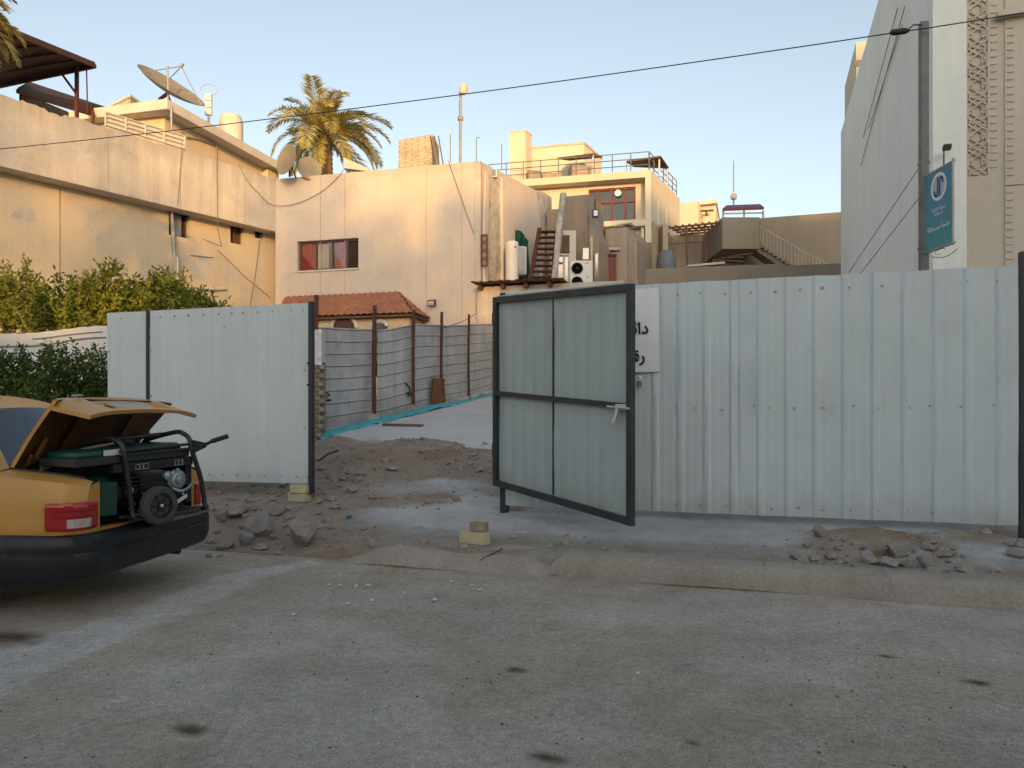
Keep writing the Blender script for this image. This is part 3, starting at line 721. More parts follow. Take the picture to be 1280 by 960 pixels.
# concrete footings that hold the posts
for x, y, r, l in ((466, 530, .42, 'grey cone of concrete at the foot of the second brown post of the shutter fence'), (516, 518, .42, 'lump of concrete at the foot of the third brown post of the shutter fence')):
    a, z = hpt(x, y, .22); c = HF.p(a, .22, z-.02); mb = MB()
    mb.lathe(c, (0, 0, 1), [(r, -.1), (r*.95, .0), (r*.62, .10), (r*.3, .20), (.03, .24)], 14); mb.v = [(p[0]+.06*nz(p, 4), p[1]+.06*nz(p, 4, 3), p[2]+.03*nz(p, 6)) for p in mb.v]
    single(mb, 'concrete_footing', M['rock_tan' if x > 500 else 'concrete'], l, 'footing', 'footings of the shutter fence', sm=50)
# turquoise sheeting under the slab edge
mb = MB()
line = [(388, 549), (410, 543), (440, 535), (470, 528), (500, 521), (540, 510), (580, 503), (626, 492)]
pts = []
for x, y in line:
    Y = HF.pt(x, y, .55).y; pts.append(P(x, y, Y))
def tpt(i, j):
    t = i*(len(pts)-1); k = min(int(t), len(pts)-2); t -= k; c = pts[k]*(1-t)+pts[k+1]*t
    return c+HF.n*((j-.35)*.36+.05*nz(c, 3, 1))+V(0, 0, .05+.035*nz((c.x*2, c.y*2, j*3), 2.2)-.10*max(0, j-.6))
mb.grid(tpt, 90, 8)
single(mb, 'plastic_sheeting', M['tarp'], 'turquoise plastic sheeting laid in a strip along the foot of the shutter fence', 'sheeting', sm=60, recalc=False)
# stones heaped at the foot of the fence
# brick pier behind the left fence end
b0 = P(391, HY, 13.6)
pier = thing('brick_pier', 'rough brick pier behind the dark end post of the left fence panel', 'pier', (b0.x, b0.y, .7))
mb = MB(); mb.box(b0.x-.20, b0.x+.14, b0.y-.05, b0.y+.35, .6, 2.28); mb.v = [(p[0]+.02*nz(p, 3), p[1], p[2]) for p in mb.v]; mb.build('brickwork', M['brick_pier'], pier)
for k in range(10):
    mb = MB(); z = .8+k*.15; mb.obox((b0.x+.10+random.uniform(0, .05), b0.y-.07-random.uniform(0, .03), z), (.07, 0, 0), (0, .18, 0), (0, 0, .075)); mb.build('brick', M['rock_tan'], pier, bevel=.006)
mb = MB(); mb.grid(lambda i, j: V(b0.x-.22+.4*i, b0.y-.09+.03*nz((i, j, 0), 6), 2.22+.62*j+.03*nz((i, j, 5), 5)), 14, 18)
mb.prism([V(b0.x-.2, b0.y-.05, 2.29), V(b0.x+.15, b0.y-.05, 2.29), V(b0.x+.15, b0.y+.3, 2.29), V(b0.x-.2, b0.y+.3, 2.29)], (0, 0, .53))
single(mb, 'foil_wrap', M['foil'], 'crumpled white foil package on top of the rough brick pier', 'wrap', sm=70)
# ------------------------------------------------------------------ leaves and palms
def set_tone(mb, t): mb.at['tone'] = t
class Leafy(MB):
    def __init__(s): super().__init__(); s.t = []
    def leaf(s, c, d, n, l, w, tone):
        d = d.normalized(); sdir = d.cross(n)
        if sdir.length < 1e-3: return
        sdir.normalize(); n2 = sdir.cross(d)
        s.add([c, c+d*l*.45+sdir*w*.5+n2*l*.06, c+d*l-n2*l*.05, c+d*l*.45-sdir*w*.5+n2*l*.06], [(0, 1, 2, 3)]); s.t += [tone]*4
    def fin(s, name, m, parent=None):
        s.at = dict(tone=s.t); return s.build(name, m, parent, None, 0, None, False)
def rv(R): return V(R.gauss(0, 1), R.gauss(0, 1), R.gauss(0, 1)).normalized()
def shrub(name, label, cat, base, clumps, m, nleaf, lsize, group=None, seed=1, upright=.3, stems=5):
    """clumps: (centre, radius vector); leaves gather on short sprays inside each clump"""
    R = random.Random(seed); t = thing(name, label, cat, base, group); lf = Leafy(); vol = [r[0]*r[1]*r[2] for c, r in clumps]; tot = sum(v**.67 for v in vol)
    for (c, r), v in zip(clumps, vol):
        n = int(nleaf*v**.67/tot/9)
        for k in range(n):
            dr = rv(R); rad = R.random()**.33; q = Vector(c)+V(dr.x*r[0], dr.y*r[1], dr.z*r[2])*rad*(1+.25*nz(dr, 2.2, seed))
            if R.random() < .12: q += V(dr.x*r[0], dr.y*r[1], abs(dr.z)*r[2])*.25
            ax = (dr+V(0, 0, upright)+rv(R)*.6).normalized(); tone0 = clamp(.45+.8*nz(q, 2.5, seed)+.15*R.gauss(0, 1))
            for i in range(9):
                p = q+ax*lsize*(i*.33)+rv(R)*lsize*.18
                lf.leaf(p, (ax*.6+rv(R)).normalized(), rv(R), lsize*R.uniform(.7, 1.25), lsize*.42, clamp(tone0+R.uniform(-.2, .25)))
    lf.fin('foliage', m, t)
    mb = MB(); b = Vector(base)
    for k in range(stems):
        c, r = clumps[R.randrange(len(clumps))]; st = b+V(R.uniform(-.15, .15), R.uniform(-.1, .1), -.05); e = Vector(c)+V(R.uniform(-.3, .3)*r[0], R.uniform(-.3, .3)*r[1], r[2]*.2)
        st = V(e.x*.75+st.x*.25, e.y*.75+st.y*.25, st.z)
        mb.tube([st, st*.5+e*.5+V(R.uniform(-.08, .08), R.uniform(-.08, .08), 0), e], [.035, .025, .012], 6)
    mb.build('stem', M['bark'], t, 60); return t
def palm(label, base, crown, L, nf, seed, wind=V(0, 0, 0), r=.2, pairs=26, group=None, phis=None):
    R = random.Random(seed); base, crown = Vector(base), Vector(crown); t = thing('palm_tree', label, 'palm', base, group)
    mb = MB(); n = 44; pts = []; rr = []
    for k in range(n+1):
        f = k/n; p = base*(1-f)+crown*f+V(.06*sin(f*3), .04*sin(f*4), 0); pts.append(p); rr.append(r*(1+.12*(k % 2))*(1.1-.2*f)+(.10*smooth((f-.9)/.1)))
    mb.tube(pts, rr, 14); mb.build('trunk', M['barkpalm'], t, 50)
    lf = Leafy(); ra = MB()
    for q in range(nf):
        az = (phis[q] if phis else q*2.399+R.uniform(-.2, .2)); hgt = 1-((q+.5)/nf); el = radians(-12+78*hgt**.9+R.uniform(-8, 8)); Lq = L*R.uniform(.85, 1.1)*(1 if hgt < .85 else .8)
        d = V(cos(az)*cos(el), sin(az)*cos(el), sin(el)); p = crown+V(0, 0, .05)+d*.08; step = Lq/14; path = [p.copy()]
        for k in range(14):
            d = (d+V(0, 0, -.085-.05*(1-hgt))*(.4+k*.12)+wind*.06).normalized(); p = p+d*step; path.append(p.copy())
        ra.tube(path, [.030*(1-i/16) for i in range(15)], 5)
        tone0 = R.uniform(.1, .8)
        for k in range(pairs):
            f = .12+.88*k/(pairs-1); x = f*14; i = min(int(x), 13); c = path[i]*(1-(x-i))+path[i+1]*(x-i); dd = (path[i+1]-path[i]).normalized()
            sidev = dd.cross(V(0, 0, 1)); sidev = sidev.normalized() if sidev.length > .05 else V(1, 0, 0); up = sidev.cross(dd)
            ll = Lq*.24*(sin(pi*clamp(f*.86+.10))**.6)*R.uniform(.8, 1.1)
            for sg in (-1, 1):
                ld = (dd*.75+sidev*sg*.8+up*R.uniform(-.05, .4)+wind*.25+V(0, 0, -.12)).normalized()
                lf.leaf(c, ld, (up+rv(R)*.4).normalized(), ll*R.uniform(.75, 1.1), .035+.012*L/2, clamp(tone0+R.uniform(-.3, .3)))
    lf.fin('crown', M['leaf_palm'], t); ra.build('frond_ribs', M['leaf_palm'], t, 60); return t
def ribs_tone(o): pass

# ------------------------------------------------------------------ dishes, masts, canopies
def dish(label, c, axis, rad, m, foot, group=None, feed=True):
    c = Vector(c); a = Vector(axis).normalized(); t = thing('satellite_dish', label, 'satellite dish', foot, group)
    k = .22*rad; mb = MB(); n = 8
    mb.lathe(c, a, [(.005, 0)]+[(rad*i/n, k*(i/n)**2) for i in range(1, n+1)]+[(rad*1.015, k-.006), (rad*i_/n, k*(i_/n)**2-.02) if False else (rad*.99, k-.02)]+[(rad*i/n, k*(i/n)**2-.02) for i in range(n-1, 0, -1)]+[(.005, -.02)], 36)
    mb.build('reflector', m, t, 40)
    mb = MB(); f = Vector(foot); mb.tube([f, V(f.x, f.y, c.z-.1*rad), c-a*.04], rad*.05+.01, 8); mb.tube([f+V(.35*rad, .2*rad, 0), c-a*.03+V(0, 0, -.1*rad)], rad*.03+.006, 6); mb.build('mount', M['rust'], t, 40)
    if feed:
        mb = MB(); e = c+a*rad*.85; u = a.cross(V(0, 0, 1)).normalized(); v = a.cross(u)
        for q in (0, 2.09, 4.19): mb.tube([c+a*k+(u*cos(q)+v*sin(q))*rad*.97, e], .010+.006*rad, 5)
        mb.tube([e-a*.06, e+a*.10], .05, 8); mb.build('feed_arm', M['zinc'], t, 40)
    return t
def cable(label, pts, r=.010, m=None, sag=0., group=None, n=20):
    mb = MB(); out = []
    for a, b in zip(pts[:-1], pts[1:]):
        for k in range(n):
            f = k/n; out.append(Vector(a)*(1-f)+Vector(b)*f-V(0, 0, sag*4*f*(1-f)))
    out.append(Vector(pts[-1])); mb.tube(out, r, 6)
    return single(mb, 'cable', m or M['wirepale'], label, 'cable', group, sm=60)
def rail_line(mb, p, q, h, n, rows=2, r=.018, post=.022):
    p, q = Vector(p), Vector(q)
    for k in range(rows): mb.tube([p+V(0, 0, h*(k+1)/rows), q+V(0, 0, h*(k+1)/rows)], r, 6)
    for k in range(n+1): b = p+(q-p)*k/n; mb.tube([b, b+V(0, 0, h)], post, 6)

# ------------------------------------------------------------------ left house with the overhanging band
LF = Fr((-12.27, 18.4), (-7.71, 25.1))
house = thing('house', 'weathered cream house on the left with an overhanging upper band and small dark windows', 'house', LF.p(3, -2, 0))
zt, zb = 9.02, 7.30
off = -.55
holes = []
for r in ((211, 263, 237, 296), (288, 279, 305, 305), (318.5, 286, 329, 298)):
    holes.append(LF.rect(*r, off))
mb = MB(); LF.wall(mb, -7, LF.L+1.3, 0, zb, off, .28, holes); LF.box(mb, -7, LF.L+1.0, -6.5, off-.30, 0, 7.2); mb.build('wall', M['plaster_low'], house, recalc=False)
mb = MB()
a_end = LF.L
def crumble(a): return zt+.05*nz((a, 0, 0), 1.2)-(.16*abs(nz((a, 1, 0), 4)) if a < 4 else 0)
prof_a = [-7+.1*k for k in range(int((a_end+7)/.1)+1)]+[a_end]
ff = [LF.p(a, 0, zb) for a in prof_a]; 
vs = []; 
for a in prof_a: vs += [LF.p(a, 0, zb), LF.p(a, 0, crumble(a)), LF.p(a, -.22, crumble(a)), LF.p(a, -.22, zb+1.0)]
n = len(prof_a); fs = []
for i in range(n-1):
    for k in range(3): fs.append((i*4+k, (i+1)*4+k, (i+1)*4+k+1, i*4+k+1))
mb.add(vs, fs)
mb.quad(LF.p(-7, 0, zb), LF.p(a_end, 0, zb), LF.p(a_end, -.9, zb), LF.p(-7, -.9, zb))
LF.box(mb, -7, a_end-.01, -6.5, -.02, zb+.02, zb+.9)
mb.build('parapet', M['plaster_old'], house, recalc=True)
for k, (h, lab) in enumerate(zip(holes, ('dark window with a grey shutter', None, None))):
    a0, a1, z0, z1 = h; d = off-.20
    mb = MB()
    for b in ((a0, a0+.06, z0, z1), (a1-.06, a1, z0, z1), (a0+.06, a1-.06, z0, z0+.05), (a0+.06, a1-.06, z1-.05, z1), ((a0+a1)/2-.03, (a0+a1)/2+.03, z0+.05, z1-.05)):
        LF.box(mb, b[0], b[1], d-.02, d+.03, b[2], b[3])
    w = mb.build('window', M['wood'], house)
    mb = MB(); LF.box(mb, a0, a1, d-.05, d-.025, z0, z1)
    if k == 2:
        for q in range(4): LF.box(mb, a0+.05, a1-.05, d+.02, d+.06, z0+.04+(z1-z0)*q/4, z0+.09+(z1-z0)*q/4)
    mb.build('pane', M['darkglass'] if k != 1 else M['louvre'], w)
    if k == 0:
        mb = MB(); LF.box(mb, a0+.40*(a1-a0), a0+.72*(a1-a0), d-.02, d+.06, z0+.05, z1-.02); mb.build('shutter', M['zinc'], w)
# worn patches where render has been repaired
for cx, cy, rx, ry in ((252, 334, 13, 15), (289, 347, 7, 9), (120, 290, 9, 6), (30, 270, 16, 10)):
    pts = [LF.pt(cx+rx*cos(k*.45)*(1+.35*nz((k, cx, 0), .7)), cy+ry*sin(k*.45)*(1+.35*nz((k, cx, 3), .7)), off+.001) for k in range(14)]
    mb = MB(); mb.prism(pts, LF.n*.004); mb.build('repair_patch', M['plaster_old'], house)
# wall joints and pipes
mb = MB(); a0 = LF.a(216, off+.08)
mb.tube([LF.pt(214.5, 262, off+.08), LF.pt(218.5, 330, off+.08), LF.p(LF.a(219, off+.08), off+.08, 1.5)], .055, 8)
mb.tube([LF.pt(222, 320, off+.16), LF.p(LF.a(222, off+.16), off+.16, 1.4)], .05, 8); mb.build('drain_pipe', M['zinc'], house, 40)
mb = MB(); mb.tube([LF.pt(232, 362, off+.05), LF.pt(283, 361, off+.05)], .05, 8); mb.build('ledge_pipe', M['white_trim'], house, 40)
mb = MB(); mb.tube([LF.pt(238, 318, off+.03), LF.pt(266, 321, off+.03)], .035, 8); mb.build('wall_pipe', M['white_trim'], house, 40)
for x, y0, y1, d in ((74.5, 234, 420, off+.012), (150.0, 252, 400, off+.012)):
    pass
mb = MB(); LF.pbox(mb, 74, 235, 75.6, 430, off-.02, off+.012); mb.build('wall_joint', M['tan'], house)
# stone ledge wall behind shrubs
# roof canopies (dark sheet on rusty posts)
def canopy(root, pts, th, posts, ground, beams=True, slats=5):
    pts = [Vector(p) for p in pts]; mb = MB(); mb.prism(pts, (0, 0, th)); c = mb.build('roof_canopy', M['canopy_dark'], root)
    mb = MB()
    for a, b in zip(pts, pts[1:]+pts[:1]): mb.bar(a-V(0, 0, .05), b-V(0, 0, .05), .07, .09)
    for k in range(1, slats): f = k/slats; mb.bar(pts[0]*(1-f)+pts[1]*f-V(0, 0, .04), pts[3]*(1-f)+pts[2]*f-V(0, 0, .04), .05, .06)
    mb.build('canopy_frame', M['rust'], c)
    for p in posts:
        mb = MB(); p = Vector(p); mb.bar(V(p.x, p.y, ground), p, .08); mb.build('canopy_post', M['rust'], c)
    return c
# big one, nearer: edge visible from (0,33) to (119,80)
r0 = LF.p(-4.2, -.6, 11.05); 
e1 = P(119, 80.5, 20.6); e2 = P(-25, 22, 16.6)
e0 = P(-60, 118, 20.9)
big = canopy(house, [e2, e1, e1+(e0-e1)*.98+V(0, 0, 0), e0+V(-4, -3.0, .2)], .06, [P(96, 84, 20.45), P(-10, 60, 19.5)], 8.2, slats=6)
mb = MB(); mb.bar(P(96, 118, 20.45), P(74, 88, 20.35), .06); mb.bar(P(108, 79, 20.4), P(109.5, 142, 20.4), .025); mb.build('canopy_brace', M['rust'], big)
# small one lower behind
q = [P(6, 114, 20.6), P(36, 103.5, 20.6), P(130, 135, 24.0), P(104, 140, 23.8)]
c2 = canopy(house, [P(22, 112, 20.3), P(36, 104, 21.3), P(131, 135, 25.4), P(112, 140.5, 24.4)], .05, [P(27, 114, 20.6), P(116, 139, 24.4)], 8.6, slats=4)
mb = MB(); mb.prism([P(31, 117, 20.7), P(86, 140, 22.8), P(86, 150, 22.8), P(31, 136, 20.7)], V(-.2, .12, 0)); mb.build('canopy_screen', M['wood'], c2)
# white metal railing panel on the parapet
mb = MB()
for f in (0, .24, .48, .72, 1): mb.tube([LF.pt(132, 139, -.12)*(1-f)+LF.pt(231, 170, -.12)*f, LF.pt(132, 157, -.12)*(1-f)+LF.pt(231, 186, -.12)*f], .03, 6)
mb.prism([LF.pt(133, 141, -.14), LF.pt(231, 171, -.14), LF.pt(231, 187, -.14), LF.pt(133, 158, -.14)], LF.n*-.02)
for f in (.0, .33, .66, 1.): mb.tube([LF.pt(132, 140+16*f, -.11), LF.pt(231, 170+16*f, -.11)], .018, 6)
mb.build('roof_panel', M['white_trim'], house, 40)
for z in (0,):
    mb = MB()
    for a in (2.6, 4.7, 6.9): LF.box(mb, a, a+.012, -.01, .004, zb+.02, zt-.12)
    mb.build('parapet_joint', M['tan'], house)

# yellow upper house set back, with a flat slab eave
yA, yB = P(120, HY, 26.0), P(331, HY, 29.5)
YF = Fr((P(206, HY, 24.5).x, 24.5), (P(338, HY, 30.2).x, 30.2))
yh = thing('house', 'yellow rendered upper house with a flat projecting roof slab behind the left house', 'house', YF.p(2, -2, 0))
zy = YF.z(209, 147)
mb = MB(); mb.extr([YF.p(0, 0, 0)[:2], YF.p(YF.L, 0, 0)[:2], YF.p(YF.L, -7, 0)[:2], YF.p(-.2, -7, 0)[:2]], 0, zy); mb.build('wall', M['yellow'], yh)
zs = YF.z(210, 139, .45)
mb = MB(); mb.extr([YF.p(-.5, .5, 0)[:2], YF.p(YF.L+.3, .5, 0)[:2], YF.p(YF.L+.3, -7.4, 0)[:2], YF.p(-.5, -7.4, 0)[:2]], zy, zy+.32); mb.build('roof', M['white_trim'], yh, bevel=.02)
mb = MB(); YF.box(mb, YF.L-.55, YF.L+.2, -.3, .25, zy-.75, zy-.02); mb.build('roof_end', M['yellow'], yh)
mb = MB(); mb.tube([YF.pt(232, 171, .05), YF.pt(246, 173, .05), YF.pt(270, 182, .05), YF.pt(271, 225, .05)], .025, 6); mb.build('pipe', M['tan'], yh, 40)
mb = MB(); mb.tube([YF.pt(214, 133, .5), YF.pt(214, 180, .5)], .04, 6); mb.build('downpipe', M['zinc'], yh, 40)
# things on the roofs
bt = P(158, 150, 27.5)
t = thing('roof_tank_box', 'buff brick box beside the large dish on the yellow house roof', 'roof box', (bt.x, bt.y, zy+.3))
BF = Fr((P(134, HY, 28).x, 28), (P(163, HY, 27).x, 27)); 
mb = MB(); mb.extr([P(136, HY, 27.9)[:2], P(163, HY, 27)[:2], P(190, HY, 28.4)[:2], P(166, HY, 29.3)[:2]], zy-.6, H+(HY-125)/F*27.2); mb.build('brickwork', M['brick_yellow'], t)
mb = MB(); mb.extr([P(135, HY, 27.85)[:2], P(163, HY, 26.9)[:2], P(191, HY, 28.4)[:2], P(166, HY, 29.4)[:2]], H+(HY-125)/F*27.2, H+(HY-122)/F*27.2); mb.build('coping', M['white_trim'], t)
dish('very large tan satellite dish tilted on the yellow house roof', P(211, 115, 25.6), (.52, -.25, .72), 1.12, M['dish'], P(200, 139, 25.9))
# white loudspeaker-like antenna with a ring
c = P(261, 134, 27.5); t = thing('antenna', 'small white antenna block with a wire ring on the yellow roof beside the large dish', 'antenna', V(c.x, c.y, c.z-.45))
mb = MB(); mb.tube([c+V(0, 0, -.6), c+V(0, 0, .4)], .05, 8); mb.build('mast', M['white_trim'], t, 40)
mb = MB()
for q in range(3): mb.box(c.x-.12, c.x+.12, c.y-.1, c.y+.05, c.z-.3+q*.26, c.z-.06+q*.26)
mb.build('panel', M['plastic_white'], t, bevel=.02)
mb = MB(); mb.tube([c+V(.30*cos(a*.3927), 0, .62+.22*sin(a*.3927)) for a in range(17)], .012, 5, cap=False); mb.build('ring', M['zinc'], t, 60)
c = P(289, 156, 28.2); mb = MB(); mb.lathe(c-V(0, 0, .7), (0, 0, 1), [(.42, 0), (.42, .8), (.34, 1.02), (.16, 1.10), (.01, 1.12)], 20)
single(mb, 'water_tank', M['white_trim'], 'cream round topped water tank on the end of the yellow house roof', 'tank', sm=40)
mb = MB(); mb.tube([P(209.5, 82, 25.0), P(210.5, 158, 25.0)], .03, 6); single(mb, 'mast', M['zinc'], 'thin vertical pole in front of the large tan satellite dish', 'pole')

# ------------------------------------------------------------------ central house
CF = Fr((-7.71, 25.1), (-.97, 23.3))
ZC = 9.02
house2 = thing('house', 'cream plastered two storey house in the middle with a wide red curtained window', 'house', CF.p(3, -2, 0))
C3 = V(1.42, 27.4, 0)
win = CF.rect(371.5, 299.5, 448, 337)
mb = MB(); aR = CF.L
CF.wall(mb, -.02, aR, 0, ZC, 0, .25, [win])
body = [CF.p(-.02, -.26, 0)[:2], CF.p(aR-.02, -.26, 0)[:2], C3[:2], (C3-CF.u*7.2+V(0, 1.5, 0))[:2]]
mb.extr(body, 0, ZC-.45)
# side wall as its own slab up to the parapet
SWF = Fr(CF.p(aR, 0, 0)[:2], C3[:2])
SWF.box(mb, 0, SWF.L, -.25, 0, 0, ZC-.004); CF.box(mb, -.02, .2, -5, -.26, 0, ZC-.006)
mb.build('wall', M['plaster'], house2, recalc=False)
mb = MB()
for x in (400.5, 431, 532.5, 577): a = CF.a(x); CF.box(mb, a, a+.012, -.02, .004, 3, ZC-.02)
mb.build('wall_joint', M['tan'], house2)
mb = MB(); a = CF.a(593); CF.box(mb, a, aR+.03, -.3, .03, 0, ZC+.006); mb.build('corner_pilaster', M['plaster_old'], house2, bevel=.03)
# window
a0, a1, z0, z1 = win; d = -.17
mb = MB(); aw = a0+(a1-a0)*.79
for b in ((a0, a0+.06, z0, z1), (a1-.06, a1, z0, z1), (a0+.06, a1-.06, z0, z0+.06), (a0+.06, a1-.06, z1-.06, z1), (aw-.04, aw+.04, z0+.06, z1-.06), (a0+.27*(a1-a0), a0+.29*(a1-a0), z0+.06, z1-.06), (a0+.54*(a1-a0), a0+.555*(a1-a0), z0+.06, z1-.06)):
    CF.box(mb, b[0], b[1], d-.02, d+.05, b[2], b[3])
wn = mb.build('window', M['louvre'], house2)
mb = MB(); CF.box(mb, a0+.05, aw, d+.001, d+.006, z0+.05, z1-.05); mb.build('pane', M['glass'], wn)
def curtain(x0, x1, m):
    mb = MB(); mb.grid(lambda i, j: CF.p(x0+(x1-x0)*i, d-.045+.018*sin(i*(x1-x0)*75), z0+.03+(z1-z0-.06)*j), 40, 2); mb.build('curtain', m, wn, 60, recalc=False)
L_ = a1-a0
curtain(a0+.02*L_, a0+.25*L_, M['redcurtain']); curtain(a0+.29*L_, a0+.47*L_, M['whitecurtain']); curtain(a0+.60*L_, a0+.78*L_, M['redcurtain'])
mb = MB(); CF.box(mb, a0, a1, d-.082, d-.078, z0, z1); mb.build('room', M['interior'], wn)
mb = MB()
for k in range(13): zz = z0+.07+(z1-z0-.14)*k/12.5; mb.obox(CF.p(aw+.05, d-.02, zz), CF.u*(a1-.06-aw-.05), CF.n*.05-V(0, 0, .03), (0, 0, .012))
mb.build('louvre', M['louvre'], wn)
mb = MB(); CF.box(mb, a0-.04, a1+.04, -.05, .05, z0-.05, z0-.004); mb.build('sill', M['white_trim'], house2)
# small ornamental red grille at the corner
r = CF.rect(601.2, 293, 609.5, 333, .06)
mb = MB(); b = r
for e in ((b[0], b[0]+.03, b[2], b[3]), (b[1]-.03, b[1], b[2], b[3]), (b[0]+.03, b[1]-.03, b[2], b[2]+.03), (b[0]+.03, b[1]-.03, b[3]-.03, b[3])): CF.box(mb, e[0], e[1], .03, .08, e[2], e[3])
for k in range(4):
    zz = b[2]+(b[3]-b[2])*(k+.5)/4; w = (b[1]-b[0])*.38
    mb.tube([CF.p((b[0]+b[1])/2+w*cos(q*.7854), .055, zz+.11*sin(q*.7854)) for q in range(9)], .012, 5, cap=False)
mb.build('grille', M['maroon'], house2, 40)
mb = MB(); CF.box(mb, b[0]+.01, b[1]-.01, .02, .034, b[2]+.01, b[3]-.01); mb.build('grille_back', M['tan_dark'], house2)
# tiled porch
porch_d = 1.35
eL, eR = CF.a(343, porch_d), CF.a(517, porch_d); ze = CF.z(517, 392.5, porch_d); tL, tR = CF.a(358, 0), CF.a(497, 0); zr = CF.z(430, 368.5, .02)
tl = MB(); rows = 7
def slope(P0, P1, Q1, Q0, ncol):
    """pan tiles between eave P0-P1 and ridge Q0-Q1"""
    P0, P1, Q0, Q1 = map(Vector, (P0, P1, Q0, Q1)); nrm = (P1-P0).cross(Q0-P0).normalized()
    if nrm.z < 0: nrm = -nrm
    nv = rows*5; W_ = (P1-P0).length
    def f(i, j):
        a = P0*(1-i)+P1*i; b = Q0*(1-i)+Q1*i; p = a*(1-j)+b*j
        x = (p-P0).dot((P1-P0).normalized())/W_*ncol; t = (j*rows) % 1.0
        if j >= .999: t = .99
        h = .045*abs(sin(pi*x))**.8+.035*(1-t)
        return p+nrm*h
    tl.grid(f, ncol*8, nv)
slope(CF.p(eL, porch_d, ze), CF.p(eR, porch_d, ze), CF.p(tR, .02, zr), CF.p(tL, .02, zr), 22)
slope(CF.p(eR, porch_d, ze), CF.p(eR-.02, .02, ze), CF.p(tR, .02, zr), CF.p(tR, .03, zr), 6)
slope(CF.p(eL, .02, ze), CF.p(eL, porch_d, ze), CF.p(tL, .03, zr), CF.p(tL, .02, zr), 6)
po = tl.build('porch_roof', M['tile'], house2, 40, recalc=False)
mb = MB(); mb.prism([CF.p(eL+.03, .01, ze-.05), CF.p(eL+.03, porch_d-.03, ze-.05), CF.p(eR-.03, porch_d-.03, ze-.05), CF.p(eR-.03, .01, ze-.05)], (0, 0, .06)); mb.build('eave_board', M['wood'], po)
mb = MB(); pz = ze-.06; ar0, ar1 = CF.a(410, 1.1), CF.a(450, 1.1)
CF.box(mb, eL+.3, eR-.25, .02, 1.08, .5, pz); mb.build('porch_wall', M['yellow'], house2)
for x, w in ((430, 31), (475, 18)):
    ca = CF.a(x, 1.1); hw = (CF.a(x+w/2, 1.1)-CF.a(x-w/2, 1.1))/2; cz = CF.z(x, 410 if w > 20 else 408, 1.1); ht = hw*(.95 if w > 20 else .7)
    mb = MB(); arc = [CF.p(ca+hw*cos(pi*k/16), 1.10, cz+ht*sin(pi*k/16)) for k in range(17)]
    mb.tube(arc, .065, 6); gr = mb.build('arch_frame', M['plastic_white'], house2, 50)
    mb = MB(); mb.prism([CF.p(ca+hw*cos(pi*k/16), 1.085, cz+ht*sin(pi*k/16)) for k in range(17)]+[CF.p(ca-hw, 1.085, cz-1.5), CF.p(ca+hw, 1.085, cz-1.5)], CF.n*.008); mb.build('arch_pane', M['darkglass'], gr)
    if w > 20:
        mb = MB()
        for k in range(-5, 6):
            for sg in (-1, 1):
                seg = []
                for q in range(9):
                    f = q/8*ht; xx = k*hw/5+sg*f*.8
                    if (xx/hw)**2+(f/ht)**2 < .98: seg.append(CF.p(ca+xx, 1.105, cz+f))
                if len(seg) > 1: mb.tube(seg, .012, 4)
        mb.build('arch_grille', M['maroon'], gr, 40)
# rooftop bits of the central house
t = thing('chimney_box', 'buff brick box standing on the roof of the central house', 'roof box', CF.p(4.7, -2.4, ZC-.4))
bA, bB = P(498, HY, 26.6), P(549, HY, 26.2); zt_ = H+(HY-173)/F*26.4
mb = MB(); mb.extr([bA[:2], P(540, HY, 26.0)[:2], P(549, HY, 27.2)[:2], P(507, HY, 27.9)[:2]], ZC-.7, zt_); mb.build('brickwork', M['brick_yellow'], t)
for x in (540, 545, 550): mb = MB(); mb.tube([P(x-2, 170, 25.95), P(x+4, 206, 25.95)], .02, 5); mb.build('reed', M['wood'], t)
mb = MB(); mb.prism([P(429.5, 210, 25.4), P(429.5, 197, 25.4), P(461, 210.5, 25.4), P(461, 214, 25.4)], (0, .25, 0)); single(mb, 'parapet_wedge', M['plaster'], 'low wedge of plastered wall on the roof edge beside the palm tree', 'wall piece')
t = thing('lamp_mast', 'tall thin mast with a lamp on top on the roof of the central house', 'mast', P(575.5, 203, 24.4))
mb = MB(); mb.tube([P(575.5, 206, 24.4), P(575.5, 116, 24.4)], .045, 8); mb.tube([P(575.5, 148, 24.4)-V(0, 0, .06), P(575.5, 148, 24.4)+V(0, 0, .06)], .09, 8); mb.build('pole', M['zinc'], t, 40)
mb = MB(); c = P(578.5, 112, 24.3); mb.lathe(c-V(0, 0, .17), (.15, -.3, 1), [(.05, 0), (.12, .06), (.14, .2), (.10, .33), (.01, .36)], 12); mb.build('lamp', M['white_trim'], t, 40)
for x, y0, y1, lab in ((563, 168, 203, 'short thin rod left of the lamp mast on the central roof'), (595.5, 172, 203, 'short hooked rod right of the lamp mast on the central roof'), (627, 180, 212, 'bare rod near the corner of the central roof')):
    mb = MB(); pts = [P(x, y1, 24.2), P(x, y0, 24.2)]+([P(x+4, y0, 24.2)] if x == 595.5 else []); mb.tube(pts, .02, 6); single(mb, 'rod', M['zinc'], lab, 'rod')
dish('grey round satellite dish facing the street on the roof left of the palm', P(361, 201, 24.3), (-.62, -.76, .16), .49, M['dish'], P(362, 221, 24.6), 'pair of dishes by the palm', feed=False)
dish('smaller grey satellite dish overlapping the round one beside the palm trunk', P(386, 212, 24.9), (.5, -.8, .2), .40, M['dish'], P(386, 222, 25.1), 'pair of dishes by the palm', feed=False)
